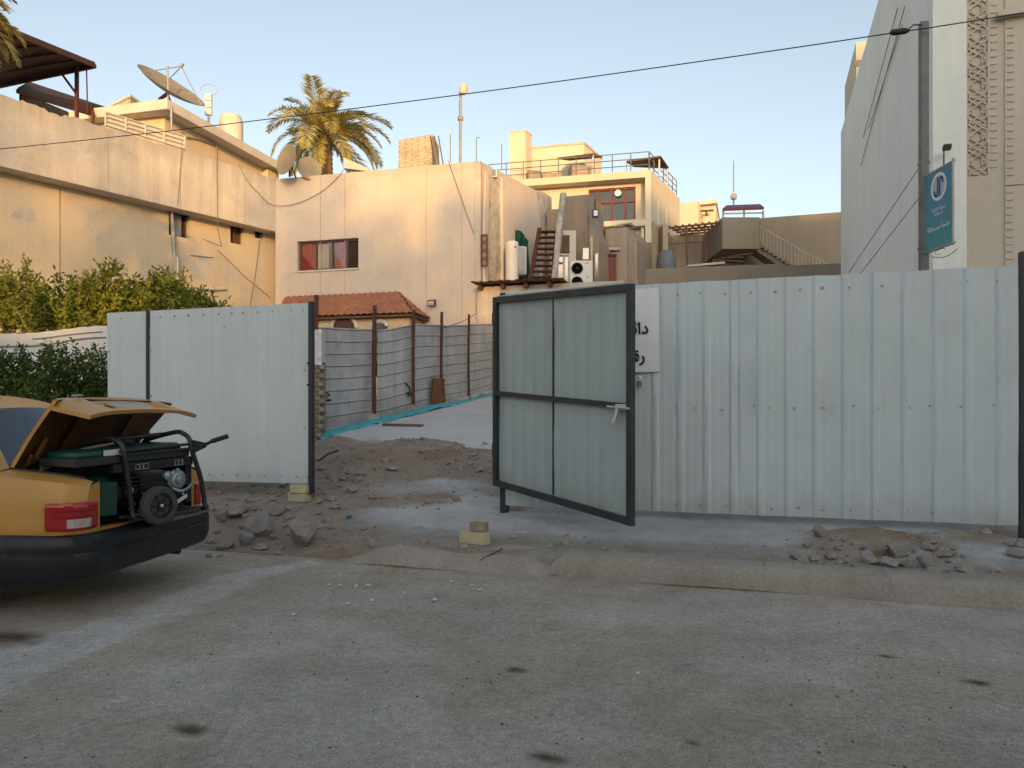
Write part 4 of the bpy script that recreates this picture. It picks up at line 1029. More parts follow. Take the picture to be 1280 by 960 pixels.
# floodlight on the wall
def floodlight(label, fr, x, y, s, d=.02):
    p = fr.pt(x, y, d+.12); t = thing('floodlight', label, 'floodlight', fr.pt(x, y, d))
    mb = MB(); mb.obox(p-fr.u*s*.75-V(0, 0, s*.5), fr.u*s*1.5, fr.n*.09+V(0, 0, -.03), (0, 0, s)); mb.build('housing', M['black'], t, bevel=.012)
    mb = MB(); mb.obox(p+fr.n*.094-fr.u*s*.6-V(0, 0, s*.38+.03), fr.u*s*1.2, fr.n*.004, (0, 0, s*.76)); mb.build('lens', M['clearlens'], t)
    mb = MB(); mb.tube([fr.pt(x, y, d-.02), p], .03, 6); mb.build('bracket', M['black'], t)
floodlight('black floodlight on the cream wall right of the tiled porch', CF, 540, 378, .17)
# upper roof corner lamp and drainpipes on the ruined corner
mb = MB(); mb.tube([SWF.pt(606.5, 215, .1), SWF.pt(604.5, 300, .1), SWF.pt(606, 410, .1)], .04, 6); mb.tube([SWF.pt(626.5, 222, .08), SWF.pt(627.5, 300, .08), SWF.pt(628, 400, .08)], .05, 6); mb.build('downpipe', M['white_trim'], house2, 40)
mb = MB(); mb.prism([SWF.pt(612, 218, .03), SWF.pt(626, 232, .03), SWF.pt(629, 400, .03), SWF.pt(610, 400, .03)], SWF.n*.02); mb.build('peeling_patch', M['flake'], house2)

# loose cables on the facades
cable('slack cable swinging across the corner between the left and the central house', [LF.pt(298, 205, .06), LF.pt(322, 240, .06), CF.pt(346, 257, .05), CF.pt(392, 245, .05), CF.pt(430, 212, .05)], .009, sag=.10)
cable('thin cable running down the left band beside the white roof panel', [LF.pt(228, 176, .05), LF.pt(222, 256, .05)], .008)
cable('thin cable running down the left band near the corner', [LF.pt(271, 190, .05), LF.pt(272, 285, .05), LF.pt(277, 308, off+.05), LF.pt(255, 299, off+.05)], .008)
cable('straight cable sloping down the right corner of the central house', [CF.pt(560, 200, .06), CF.pt(592, 292, .06)], .009)
cable('cable falling down the lower left wall above the shrubs', [LF.pt(325, 300, off+.05), LF.pt(319, 345, off+.05), LF.pt(312, 385, off+.05)], .008)
cable('cable sloping across the lower left wall towards the porch', [LF.pt(272, 312, off+.05), LF.pt(305, 345, off+.05), LF.pt(338, 372, off+.05)], .008)
cable('pair of cables slung from the sheet fence posts to the ruined house corner', [HF.pt(555, 409, .3), CF.pt(595, 392, 1.0)], .009, M['wire'], sag=.05)

# white sheeting wall, shrubs and hedge on the left
WFa = Fr(P(-60, HY, 12.9)[:2], P(175, HY, 14.2)[:2])
t = thing('boundary_wall', 'white sheeted boundary wall between the hedge and the yellow green shrubs', 'wall', WFa.p(1.5, 0, 0))
mb = MB()
def wtop(x): return 417+(x > 30)*0-(smooth((x-20)/115))*10
n = 40; pr = [(-60+235*k/n) for k in range(n+1)]
vs = []
for x in pr:
    a = WFa.a(x); z = WFa.z(x, wtop(x)+.4*sin(x*.3)); vs += [WFa.p(a, 0, .1), WFa.p(a, 0, z), WFa.p(a, -.15, z), WFa.p(a, -.15, .1)]
mb.add(vs, [(i*4+k, (i+1)*4+k, (i+1)*4+k+1, i*4+k+1) for i in range(n) for k in range(3)]); mb.build('sheeting', M['whitewall'], t)
mb = MB(); mb.tube([WFa.pt(x, wtop(x)+16-(x > 80)*1.5, .02) for x in range(-60, 136, 8)], .012, 5); mb.tube([WFa.pt(x, wtop(x)+7.5, .02) for x in range(40, 136, 8)], .008, 5); mb.build('seam', M['zinc'], t, 60)
def clump(x, y, Y, rx, rz, ry=None):
    c = P(x, y, Y); k = Y/F; return (c, (rx*k, (ry or rx)*k, rz*k))
shrub('citrus_shrub', 'tall leggy yellow green shrub at the far left edge of the picture', 'shrub', P(20, 470, 16.2)+V(0, 0, -1.4), [clump(22, 356, 16.2, 14, 18), clump(14, 381, 16, 30, 22), clump(30, 403, 15.8, 26, 22), clump(-20, 396, 16, 34, 30), clump(5, 367, 16.3, 14, 10)], M['leaf_lime'], 3600, .13, 'citrus shrubs along the left house', 3, .9)
shrub('citrus_shrub', 'broad yellow green shrub in the middle of the row along the left house', 'shrub', P(105, 470, 16.6)+V(0, 0, -1.4), [clump(95, 379, 16.5, 28, 20), clump(80, 403, 16.2, 40, 22), clump(136, 361, 16.8, 14, 20), clump(122, 386, 16.6, 36, 26), clump(110, 411, 16.2, 40, 18), clump(140, 346, 16.8, 9, 8), clump(150, 389, 16.8, 24, 20)], M['leaf_lime'], 6200, .13, 'citrus shrubs along the left house', 5, .8)
shrub('citrus_shrub', 'darker green shrub behind the left sheet fence, right end of the row', 'shrub', P(215, 470, 17.6)+V(0, 0, -1.4), [clump(196, 373, 17.5, 26, 22), clump(178, 389, 17.3, 30, 20), clump(216, 369, 17.7, 20, 16), clump(232, 385, 17.6, 24, 14), clump(258, 389, 17.8, 14, 12), clump(200, 396, 17.4, 50, 14), clump(160, 401, 17.2, 30, 14), clump(268, 395, 17.9, 12, 7)], M['leaf_lime'], 6000, .13, 'citrus shrubs along the left house', 8, .8)
cl_ = []
for k in range(15):
    x = -70+15*k; top = 452+4*sin(k*1.9)-(6 if k in (7, 8, 11) else 0)
    cl_.append(clump(x, top+24, 11.35, 15, 27, 24)); cl_.append(clump(x+6, top+62, 11.2, 15, 30, 24)); cl_.append(clump(x+3, top+110, 11.2, 15, 30, 24))
shrub('hedge', 'dark green clipped hedge behind the yellow car', 'hedge', P(40, HY, 11.3)+V(0, 0, -1.2), cl_, M['leaf_dark'], 26000, .075, None, 21, .8, 16)
mb = MB(); a_, b_ = P(-70, HY, 11.6), P(134, HY, 11.6); 
shrub('hedge', 'narrow strip of dark green hedge at the right edge beyond the fence end post', 'hedge', P(1300, HY, 7.6)+V(0, 0, -1.2), [clump(1306, 395+28*k, 7.7, 26, 28, 40) for k in range(9)], M['leaf_dark'], 9000, .07, None, 22, .8, 5)
palm('date palm behind the central house with wind swept fronds', P(405, 300, 31), P(407, 172, 31), 2.7, 38, 4, V(.5, .1, 0), .25, 80)
palm('date palm at the left edge with only frond tips reaching into the picture', P(-75, HY, 12.2)+V(0, 0, -1.2), P(-80, 18, 12.2), 1.3, 34, 9, V(.2, 0, 0), .2, 60)
# ------------------------------------------------------------------ annex terrace and what stands on it
ZT = 5.14
AF = Fr(CF.p(CF.L+.02, .35, 0)[:2], CF.p(CF.L+4.4, .35, 0)[:2])
annex = thing('annex', 'low plastered annex with a rusty sheet edge on its flat roof behind the open gate', 'annex', AF.p(2, -1, 0))
mb = MB(); mb.extr([AF.p(0, 0, 0)[:2], AF.p(AF.L, 0, 0)[:2], AF.p(AF.L+1, -4.0, 0)[:2], AF.p(1.9, -4.0, 0)[:2]], 0, ZT); mb.build('wall', M['plaster_old'], annex)
mb = MB(); n = 60
mb.grid(lambda i, j: AF.p(-.05+2.75*i, .55-1.3*j, ZT+.07+.010*sin(i*n*1.05)+.02*nz((i*5, j, 0), 2)), n*2, 3); sh = mb.build('roof_sheet', M['rustsheet'], annex, 50, recalc=False)
mb = MB()
for k in range(4): AF.box(mb, .1+.7*k, .2+.7*k, -.2, .25, ZT-.1, ZT+.03)
mb.build('roof_beam', M['wood'], sh)
# water heater
c = P(640, HY, 24.0); t = thing('water_heater', 'white upright cylinder water heater on the annex roof against the green cloth', 'water heater', V(c.x, c.y, ZT))
mb = MB(); mb.lathe(V(c.x, c.y, ZT+.02), (0, 0, 1), [(.20, 0), (.205, .02), (.205, 1.50), (.18, 1.56), (.01, 1.585)], 28); mb.build('tank', M['plastic_white'], t, 40)
mb = MB(); mb.lathe(V(c.x+.05, c.y-.21, ZT+.30), (0, -1, 0), [(.03, 0), (.03, .03), (.005, .035)], 10); mb.lathe(V(c.x+.10, c.y-.19, ZT+1.38), (0.3, -1, 0), [(.025, 0), (.025, .03), (.005, .035)], 10); mb.build('valve', M['black'], t, 40)
mb = MB(); mb.tube([V(c.x+.15, c.y-.02, ZT+.1), V(c.x+.26, c.y, ZT+.1), V(c.x+.26, c.y, ZT-.1)], .02, 6); mb.build('pipe', M['zinc'], t, 40)
c2_ = P(651.5, HY, 24.3); t = thing('air_conditioner', 'small white air conditioner case beside the water heater', 'air conditioner', V(c2_.x, c2_.y, ZT+.6))
mb = MB(); mb.obox((c2_.x-.17, c2_.y-.1, ZT+.62), (.34, .1, 0), (-.1, .34, 0), (0, 0, .88)); mb.build('case', M['plastic_white'], t, bevel=.015)
mb = MB(); mb.obox((c2_.x-.13, c2_.y-.10, ZT+.66), (.25, .075, 0), (.006, -.02, 0), (0, 0, .80)); mb.build('grille', M['zinc'], t)
mb = MB(); mb.bar((c2_.x-.1, c2_.y+.1, ZT+.60), (c2_.x-.1, c2_.y+.1, ZT), .04); mb.bar((c2_.x+.1, c2_.y+.15, ZT+.60), (c2_.x+.1, c2_.y+.15, ZT), .04); mb.build('stand', M['rust'], t)
# green cloth hung on the wall
mb = MB()
outl = [(640, 289), (648, 289), (656, 295), (661, 300), (662, 330), (660, 358), (640, 360)]
def gcl(i, j):
    x = 639+22.5*i; yt = 288+3*sin(i*3)*0+(12*smooth((i-.4)/.6)); y = yt+(362-yt)*j
    return P(x+1.2*sin(j*5+i*4), y, 25.0+.12*sin(i*11+j*2)+.2*i)
mb.grid(gcl, 30, 16); single(mb, 'green_cloth', M['green_cloth'], 'dark green cloth hanging on the wall beside the iron stairs', 'cloth', sm=60, recalc=False)
# iron stairs
t = thing('iron_stairs', 'steep rusty iron stairs rising against the shaded side wall of the central house', 'stairs', P(675, HY, 24.0)+V(0, 0, ZT-H))
for xb, xt in ((662, 674.5), (690, 697)):
    mb = MB(); mb.bar(P(xb, 356, 23.9), P(xt, 285, 25.4), .05, .14, up=(1, 0, 0)); mb.build('stringer', M['rust'], t)
for k in range(10):
    f = (k+.35)/10; y = 356-71*f; a = P(662+12.5*f, y, 23.9+1.5*f); b = P(690+7*f, y, 23.9+1.5*f)
    mb = MB(); mb.obox(a-V(0, .12, .02), b-a, (0, .26, 0), (0, 0, .035)); mb.build('tread', M['rust'], t)
mb = MB(); mb.tube([P(676, 358, 24.5), P(676, 290, 25.5)], .035, 6); mb.build('pole', M['white_trim'], t, 40)
mb = MB(); mb.tube([P(691, 362, 23.7), P(696, 320, 24.0), P(700, 280, 24.4), P(704, 243, 24.8)], [.10, .09, .10, .11], 10); mb.v = [(p[0]+.04*nz(p, 4), p[1], p[2]) for p in mb.v]
single(mb, 'peeling_column', M['flake'], 'whitewashed leaning column with peeling render right of the iron stairs', 'column', sm=60)
# ruined block behind
def slab_px(mb, pts, Y, dep): 
    q = [P(x, y, Y if not callable(Y) else Y(x)) for x, y in pts]; mb.prism(q, (dep*.45, dep*.89, 0))
blk = thing('ruined_block', 'shaded brown broken wall block right of the iron stairs', 'wall block', P(715, HY, 26)+V(0, 0, ZT-H-.3))
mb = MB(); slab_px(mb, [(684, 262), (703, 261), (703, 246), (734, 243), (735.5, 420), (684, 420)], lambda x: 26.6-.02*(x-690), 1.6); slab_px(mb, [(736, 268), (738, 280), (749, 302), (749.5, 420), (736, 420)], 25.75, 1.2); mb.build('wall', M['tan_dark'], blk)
mb = MB(); mb.prism([SWF.pt(x, y, .02) for x, y in ((671, 238), (678, 240), (689, 247), (688, 270), (686, 292), (677, 290), (675, 268))], SWF.n*.02); mb.build('peeling_patch', M['flake'], house2)
def pbox_px(mb, x0, y0, x1, y1, Y, dep=.12): a = P(x0, y1, Y); b = P(x1, y0, Y); mb.box(a.x, b.x, Y, Y+dep, a.z, b.z)
Yb = 25.2
mb = MB(); pbox_px(mb, 704, 288, 711.9, 294, Yb); pbox_px(mb, 712, 288, 720, 328, Yb, .14); mb.build('door_surround', M['white_trim'], blk)
mb = MB(); pbox_px(mb, 703, 294.2, 711.8, 316, Yb+.03, .05); mb.build('board', M['wood'], blk)
mb = MB()
for x0, y0, x1, y1 in ((688, 317, 712, 319.3), (688, 327, 704, 329), (704, 319.4, 706.5, 352), (696, 319.4, 698, 352), (688, 319.4, 689.8, 352), (710.3, 319.4, 712, 352)): pbox_px(mb, x0, y0, x1, y1, Yb-.02 if y1-y0 < 5 else Yb, .07)
wf = mb.build('window', M['white_trim'], blk)
mb = MB(); pbox_px(mb, 688, 318, 712, 356, Yb+.08, .03); mb.build('pane', M['darkglass'], wf)
for x0, y0, x1, y1 in ((727.5, 309, 737, 325), (743, 316, 748.5, 352)):
    mb = MB(); pbox_px(mb, x0, y0, x1, y1, 25.55, .10); w = mb.build('window', M['tan'], blk); mb = MB(); pbox_px(mb, x0+1.2, y0+1.2, x1-1.2, y1-1, 25.52, .02); mb.build('pane', M['darkglass'], w)
mb = MB(); mb.tube([P(739.5, 354, 25.3), P(739.5, 296, 25.3)], .035, 6); mb.build('pipe', M['white_trim'], blk, 40)
# air conditioner with two fans
c = P(727, HY, 23.2); t = thing('air_conditioner', 'white outdoor air conditioner with two stacked fans on the annex roof', 'air conditioner', V(c.x, c.y, ZT))
a = P(712.5, 357, 23.2); x0, x1 = P(712.5, 0, 23.2).x, P(741, 0, 23.2).x; zt_ = P(727, 325.5, 23.2).z
mb = MB(); mb.box(x0, x1, 23.2, 23.55, ZT+.05, zt_); mb.build('case', M['plastic_white'], t, bevel=.015)
fx = x0+(x1-x0)*.31
for fz in (zt_-.24, zt_-.66):
    mb = MB(); mb.lathe((fx, 23.195, fz), (0, -1, 0), [(.185, 0), (.185, .012), (.17, .014), (.165, .0), (.04, .0)], 28); fan = mb.build('fan_grille', M['zinc'], t, 30)
    mb = MB()
    for q in (.06, .10, .14): mb.tube([V(fx+q*cos(k*.2618), 23.17, fz+q*sin(k*.2618)) for k in range(25)], .005, 4, cap=False)
    for k in range(8): mb.tube([(fx, 23.175, fz), (fx+.17*cos(k*.785), 23.175, fz+.17*sin(k*.785))], .005, 4)
    mb.lathe((fx, 23.165, fz), (0, -1, 0), [(.035, 0), (.03, .01), (.002, .012)], 12); mb.build('wire_guard', M['black'], fan, 30)
mb = MB(); mb.box(fx+.24, fx+.36, 23.192, 23.199, zt_-.11, zt_-.07); mb.box(fx+.28, fx+.36, 23.192, 23.199, zt_-.52, zt_-.47); mb.build('label_plate', M['zinc'], t)
mb = MB(); mb.box(x0+.05, x0+.12, 23.25, 23.5, ZT, ZT+.05); mb.box(x1-.12, x1-.05, 23.25, 23.5, ZT, ZT+.05); mb.build('foot', M['rust'], t)
fl = Fr(P(700, HY, 26.2)[:2], P(750, HY, 25.2)[:2])
p = P(744, 267, 25.2); t = thing('floodlight', 'small white faced floodlight on the corner of the broken wall block below the maroon window', 'floodlight', p)
mb = MB(); mb.box(p.x-.09, p.x+.10, p.y-.06, p.y+.10, p.z-.12, p.z+.12); mb.build('housing', M['black'], t, bevel=.01)
mb = MB(); mb.box(p.x-.06, p.x+.07, p.y-.07, p.y-.062, p.z-.09, p.z+.09); mb.build('lens', M['white'], t)
mb = MB(); mb.tube([p+V(0, .05, .1), p+V(0, .05, .5)], .02, 6); mb.build('bracket', M['black'], t)
p = P(617.5, 217, 24.0); t = thing('floodlight', 'pale floodlight on the upper corner of the central house', 'floodlight', p)
mb = MB(); mb.box(p.x-.10, p.x+.10, p.y-.1, p.y+.06, p.z-.14, p.z+.14); mb.build('housing', M['zinc'], t, bevel=.01); mb = MB(); mb.box(p.x-.07, p.x+.06, p.y-.11, p.y-.102, p.z-.1, p.z+.1); mb.build('lens', M['darkglass'], t)

# small brown outbuilding
ob = thing('outbuilding', 'small tan outbuilding with a maroon door and rubble along its roof edge', 'outbuilding', P(775, HY, 27.5)+V(0, 0, 3.5))
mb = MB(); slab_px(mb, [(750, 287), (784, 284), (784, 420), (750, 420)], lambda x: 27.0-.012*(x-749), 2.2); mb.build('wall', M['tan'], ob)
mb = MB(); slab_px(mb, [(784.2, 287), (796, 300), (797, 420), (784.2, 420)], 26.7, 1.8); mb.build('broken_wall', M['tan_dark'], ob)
mb = MB(); pbox_px(mb, 753, 320, 770, 420, 26.55, .1); dr = mb.build('door', M['maroon'], ob, bevel=.01)
mb = MB(); pbox_px(mb, 752, 317.5, 771, 319.8, 26.5, .12); mb.build('door_lintel', M['rust'], dr)
mb = MB(); pbox_px(mb, 756, 309, 776, 312.5, 26.62, .1); mb.build('scar', M['flake'], ob)
for k in range(9):
    x = 752+k*4.6; y = 287-k*.7+random.uniform(-1, 1); mb = MB(); ico(mb, P(x, y, 27.0+random.uniform(0, .3)), random.uniform(.10, .17), 40+k, (1.6, 1, .6)); mb.build('roof_rubble', M['rock_tan'], ob)
mb = MB(); mb.tube([P(755.5, 286, 26.7), P(755.5, 318, 26.7)], .03, 5); mb.build('pipe', M['rust'], ob)

# ------------------------------------------------------------------ house with the maroon gridded window
HC = Fr(P(640, HY, 31.36)[:2], P(814, HY, 30)[:2])
D4 = V(7.43, 34.0, 0)
hc = thing('house', 'cream house with a maroon gridded window and roof railings behind the broken block', 'house', HC.p(3, -2, 0))
ztop = HC.z(814, 212); zband = HC.z(806, 221.5); drec = -.55
w0 = HC.rect(735.5, 235, 794.5, 278, drec)
mb = MB(); Lc = HC.L; a_p = HC.a(806.6)
HC.wall(mb, -3, Lc-.05, 0, zband, drec, .22, [w0])
HC.box(mb, -3, Lc-.3, -6, drec-.23, 0, zband-.3)
HC.box(mb, -3, Lc, -6.0+0, 0, zband, ztop)
HC.box(mb, a_p, Lc, drec-.2, -.003, 0, zband-.002)
mb.build('wall', M['cream'], hc, recalc=False)
SC_ = Fr(HC.p(Lc, 0, 0)[:2], D4[:2])
mb = MB(); SC_.box(mb, .002, SC_.L, -.25, -.02, 0, 8.9); mb.build('side_wall', M['brick_yellow'], hc)
mb = MB(); SC_.box(mb, .002, SC_.L, -.25, -.004, 8.9, ztop-.004); mb.build('side_parapet', M['cream'], hc)
mb = MB()
for a in (1.0, 2.2): SC_.box(mb, a, a+.55, -.01, .03, 8.95, 9.9)
mb.build('side_shutter', M['white_trim'], hc)
a0, a1, z0, z1 = w0; d = drec-.12; mb = MB(); fw = .07
xs_ = [a0+fw/2, a0+(a1-a0)*.20, a0+(a1-a0)*.49, a0+(a1-a0)*.78, a1-fw/2]; zm = z0+(z1-z0)*.60
for a in xs_: HC.box(mb, a-fw/2, a+fw/2, d-.02, d+.06, z0, z1)
for z in (z0+fw/2, zm, z1-fw/2):
    for l, r in zip(xs_[:-1], xs_[1:]): HC.box(mb, l+fw/2, r-fw/2, d-.02, d+.056, z-fw/2, z+fw/2)
wn = mb.build('window', M['maroon'], hc)
for l, r in zip(xs_[:-1], xs_[1:]):
    for lo, hi in ((z0, zm), (zm, z1)):
        mb = MB(); HC.box(mb, l, r, d-.012, d-.004, lo, hi); mb.build('pane', M['darkglass'], wn)
mb = MB(); HC.box(mb, a0-.1, Lc-.05, drec, -.05, z0-.32, z0-.06); mb.build('window_ledge', M['cream'], hc)
mb = MB(); mb.lathe(HC.pt(772.5, 241.5, drec+.02), HC.n, [(.13, 0), (.13, .04), (.002, .06)], 16); mb.build('lamp_disc', M['white'], hc, 40)
mb = MB(); mb.tube([HC.pt(803, 285, -.02), HC.pt(803, 300, -.02)], .06, 8); mb.build('pipe', M['white_trim'], hc, 40)
mb = MB(); pbox_px(mb, 797, 303, 815, 420, 29.3, .5); mb.build('brick_pier', M['brick_pier'], hc)
# roof rooms
def block_px(root, name, m, xl, xc, xr, ytop, Yc, zbase, slope=(0.0), dep=3.):
    A_ = P(xl, HY, Yc+.045*(xc-xl)*Yc/960*6); C_ = P(xc, HY, Yc); z = H+(HY-ytop)/F*Yc
    u = (V(A_.x, A_.y, 0)-V(C_.x, C_.y, 0)); k = (xr-640)/F; e = V(.447, .894, 0); q = (k*C_.y-C_.x)/(e.x-k*e.y)
    foot = [A_[:2], C_[:2], (V(C_.x, C_.y, 0)+e*q)[:2], (V(A_.x, A_.y, 0)+e*q)[:2]]
    mb = MB(); mb.extr(foot, zbase, z); o = mb.build(name, m, root)
    mb = MB(); c = sum((V(*f, 0) for f in foot), V(0, 0, 0))/4; mb.extr([(c+(V(*f, 0)-c)*1.03)[:2] for f in foot], z, z+.10); mb.build('coping', M['plaster'], o); return o
block_px(hc, 'roof_tower', M['cream'], 637, 657, 664.5, 165, 32.0, ztop-.5)
block_px(hc, 'roof_room', M['cream'], 664, 730, 752, 180, 33.6, ztop-.4)
mb = MB(); rail_line(mb, HC.p(-1.0, -.12, ztop), HC.p(Lc-.08, -.12, ztop), .75, 9, 3); mb.build('roof_railing', M['steelpole'], hc, 50)
mb = MB(); rail_line(mb, SC_.p(.1, -.12, ztop), SC_.p(SC_.L-.1, -.12, ztop), .75, 6, 3); mb.build('roof_railing', M['steelpole'], hc, 50)
def awn(root, pts, th, posts, zb):
    mb = MB(); mb.prism(pts, (0, 0, th)); o = mb.build('awning', M['wood'], root); mb = MB()
    for p in posts: mb.bar(V(p.x, p.y, zb), p, .06)
    mb.build('awning_post', M['white_trim'], o)
awn(hc, [P(697, 199, 31.6), P(741, 193.5, 31.0), P(753, 197, 33), P(712, 201, 33.4)], .07, [P(698, 199, 31.7), P(741, 194, 31.1)], ztop)
awn(hc, [P(783, 203, 30.8), P(826, 196.5, 30.6), P(836, 211, 32.4), P(792, 209, 32.6)], .07, [P(784, 203, 30.9), P(824, 197.5, 30.8), P(834, 210, 32.3)], ztop)
for x, y, w_, h_ in ((728, 214, .9, .7), (690, 219, .8, .4), (668, 222, .5, .5)):
    c = P(x, y, 31.6); mb = MB(); mb.obox((c.x-w_/2, c.y, ztop), (w_, .1, 0), (-.1, .7, 0), (0, 0, h_)); mb.build('roof_box', M['tan'], hc, bevel=.02)
# far house behind
fh = thing('house', 'far sunlit cream house low between the railed house and the beige wall', 'house', P(872, HY, 39)+V(0, 0, -H))
mb = MB(); mb.extr([P(849, HY, 39)[:2], P(873, HY, 38.6)[:2], P(880, HY, 41)[:2], P(856, HY, 42)[:2]], 0, P(860, 254, 39).z); mb.extr([P(869, HY, 40.2)[:2], P(895, HY, 39.8)[:2], P(899, HY, 43)[:2], P(874, HY, 43)[:2]], 0, P(880, 257, 40).z); mb.build('wall', M['cream'], fh)
mb = MB(); mb.extr([P(868, HY, 39.9)[:2], P(896, HY, 39.5)[:2], P(900, HY, 43.2)[:2], P(872, HY, 43.2)[:2]], P(880, 257, 40).z+.002, P(880, 252, 40).z); mb.build('roof', M['white_trim'], fh)
mb = MB(); mb.tube([P(869, 264, 39.6), P(892, 263, 39.4)], .06, 6); mb.tube([P(883, 263, 39.4), P(883, 270, 39.4)], .06, 6); mb.build('canopy_bar', M['wood'], fh)

# ------------------------------------------------------------------ beige building with the outside stairs
be = thing('house', 'plain beige building with an outside stair and pergola left of the tall grey building', 'house', P(980, HY, 32)+V(0, 0, -H))
EF = Fr(P(946, HY, 32.6)[:2], P(1090, HY, 31.2)[:2])
zB = EF.z(952, 272.5)
mb = MB(); EF.box(mb, 0, EF.L, -.4, 0, 0, zB); mb.build('wall', M['beige'], be)
GF = Fr(P(834, HY, 33.0)[:2], P(912, HY, 32.7)[:2])
mb = MB(); GF.box(mb, -.4, GF.L+1.6, -.3, 0, 0, GF.z(870, 293)); mb.box(P(835, 0, 30.5).x-.2, P(835, 0, 30.5).x, 30.5, 33.2, 0, P(835, 280, 30.5).z); mb.build('terrace_wall', M['tan'], be)
X0, X1 = P(903, 0, 29.5).x, P(949.5, 0, 29.5).x; zo, zo1 = P(925, 311, 29.5).z, P(925, 271.5, 29.5).z
mb = MB(); mb.box(X0, X1, 29.5, 32.5, zo, zo1); mb.build('jutting_room', M['beige'], be)
mb = MB(); mb.box(X0+.1, X1+2.4, 31.2, 31.4, 4, zo+.1); mb.build('recess_wall', M['tan_dark'], be)
mb = MB(); p0, p1 = P(944, 303, 30.0), P(992, 334, 29.6); nst = 9
for k in range(nst):
    f0 = k/nst; a = p0+(p1-p0)*f0; w_ = (p1-p0)/nst
    mb.obox((a.x, a.y-.05, a.z+w_.z), (w_.x+.02, w_.y, 0), (.1, 1.0, 0), (0, 0, -w_.z*.96))
mb.prism([p0+V(0, .05, -.28), p1+V(0, .05, -.28), p1+V(0, .05, -.05), p0+V(0, .05, -.05)], (.1, .9, 0))
mb.build('stair', M['beige'], be)
mb = MB(); q0, q1 = P(950, 283.5, 30.0), P(1034, 331, 29.4)
mb.tube([P(945, 283, 30.05), q0, q1], .022, 6); 
for k in range(20):
    f = k/19; a = q0*(1-f)+q1*f; mb.tube([a, V(a.x, a.y, max(a.z-1.05, P(990, 336, 29.5).z))], .010, 5)
mb.build('stair_railing', M['white_trim'], be, 40)
mb = MB(); 
for x in (946.5, 949): mb.tube([P(x, 282, 29.9), P(x, 306, 29.9)], .03, 6)
mb.build('newel_post', M['wood'], be, 40)
# low wall in front
LW = Fr(P(806, HY, 27.6)[:2], P(976, HY, 26.6)[:2]); 
mb = MB(); LW.box(mb, 0, LW.L, -.25, 0, 0, LW.z(890, 333)); LW.box(mb, LW.L-.02, LW.L+4, -.25, -.02, 0, LW.z(1000, 331)); single(mb, 'low_wall', M['beige'], 'low beige roof wall just above the sheet fence, below the pergola', 'wall')
# pergola
pg = thing('pergola', 'brown lattice pergola on thin posts over the terrace beside the jutting room', 'pergola', P(870, 330, 31))
mb = MB(); A0, A1, B0, B1 = P(836, 285, 30.4), P(903, 278, 29.9), P(850, 293, 32.8), P(912, 288.5, 32.5)
for k in range(4): f = k/3; mb.bar(A0*(1-f)+B0*f, A1*(1-f)+B1*f, .07)
for k in range(9): f = k/8; mb.bar(A0*(1-f)+A1*f+V(0, 0, .07), B0*(1-f)+B1*f+V(0, 0, .07), .05)
mb.build('lattice', M['wood'], pg)
for x, yt in ((858, 284), (881, 281)):
    mb = MB(); mb.bar(P(x, yt, 30.2), P(x+1, 332, 30.2), .07); mb.build('post', M['wood'], pg)
mb = MB(); mb.bar(P(836, 305, 30.6), P(903, 301, 30.1), .035); mb.build('cross_bar', M['wood'], pg)
mb = MB(); c = P(833, 334, 28.2); mb.lathe(c-V(0, 0, .3), (0, 0, 1), [(.36, 0), (.36, .45), (.33, .68), (.22, .86), (.08, .94), (.01, .95)], 24); single(mb, 'water_drum', M['greybarrel'], 'blue grey domed water drum at the left end of the low beige wall', 'drum', sm=40)
mb = MB(); mb.prism([P(858, 333.5, 28.6), P(906, 329.5, 28.3), P(906, 326.5, 28.3), P(860, 331, 28.6)], (.2, .9, .1)); single(mb, 'board', M['white_trim'], 'pale board lying on the terrace behind the low beige wall', 'board')
for k, (x, y, l) in enumerate(((894, 325, 1.1), (902, 323, .8), (910, 322, .9))):
    c = P(x, y, 28.9); mb = MB(); mb.obox(c, (l, -.1, .12*(k-1)), (.03, .25, 0), (0, 0, .05)); single(mb, 'plank', M['wood'], ('long dark plank in the stack under the jutting room', 'short dark plank on the stack under the jutting room', 'dark plank at the right end of the stack under the jutting room')[k], 'plank', 'planks under the jutting room')
# red canopy and aerial above
rc = thing('roof_shelter', 'small red roofed shelter on white posts on top of the jutting room', 'shelter', P(930, 271, 30.5))
mb = MB(); mb.prism([P(903, 264, 29.6), P(955, 262, 29.4), P(950, 258, 31.6), P(908, 259.5, 31.8)], (0, 0, .10)); mb.build('roof', M['maroon'], rc)
for x in (904, 930, 954): 
    mb = MB(); mb.bar(P(x, 272, 29.7), P(x, 263.5, 29.7), .06); mb.build('post', M['white_trim'], rc)
mb = MB(); mb.bar(P(904, 267, 29.65), P(954, 266, 29.55), .05); mb.build('rail', M['white_trim'], rc)
an = thing('aerial', 'tall thin white aerial above the red roofed shelter', 'aerial', P(917, 258, 31.5))
mb = MB(); mb.tube([P(917, 260, 31.5), P(917, 201, 31.5)], [.035, .02], 6); mb.build('rod', M['zinc'], an); mb = MB(); c = P(917, 245, 31.45); mb.lathe(c-V(0, 0, .18), (0, 0, 1), [(.02, 0), (.12, .06), (.13, .2), (.05, .32), (.01, .34)], 10); mb.build('sensor', M['white_trim'], an, 40)

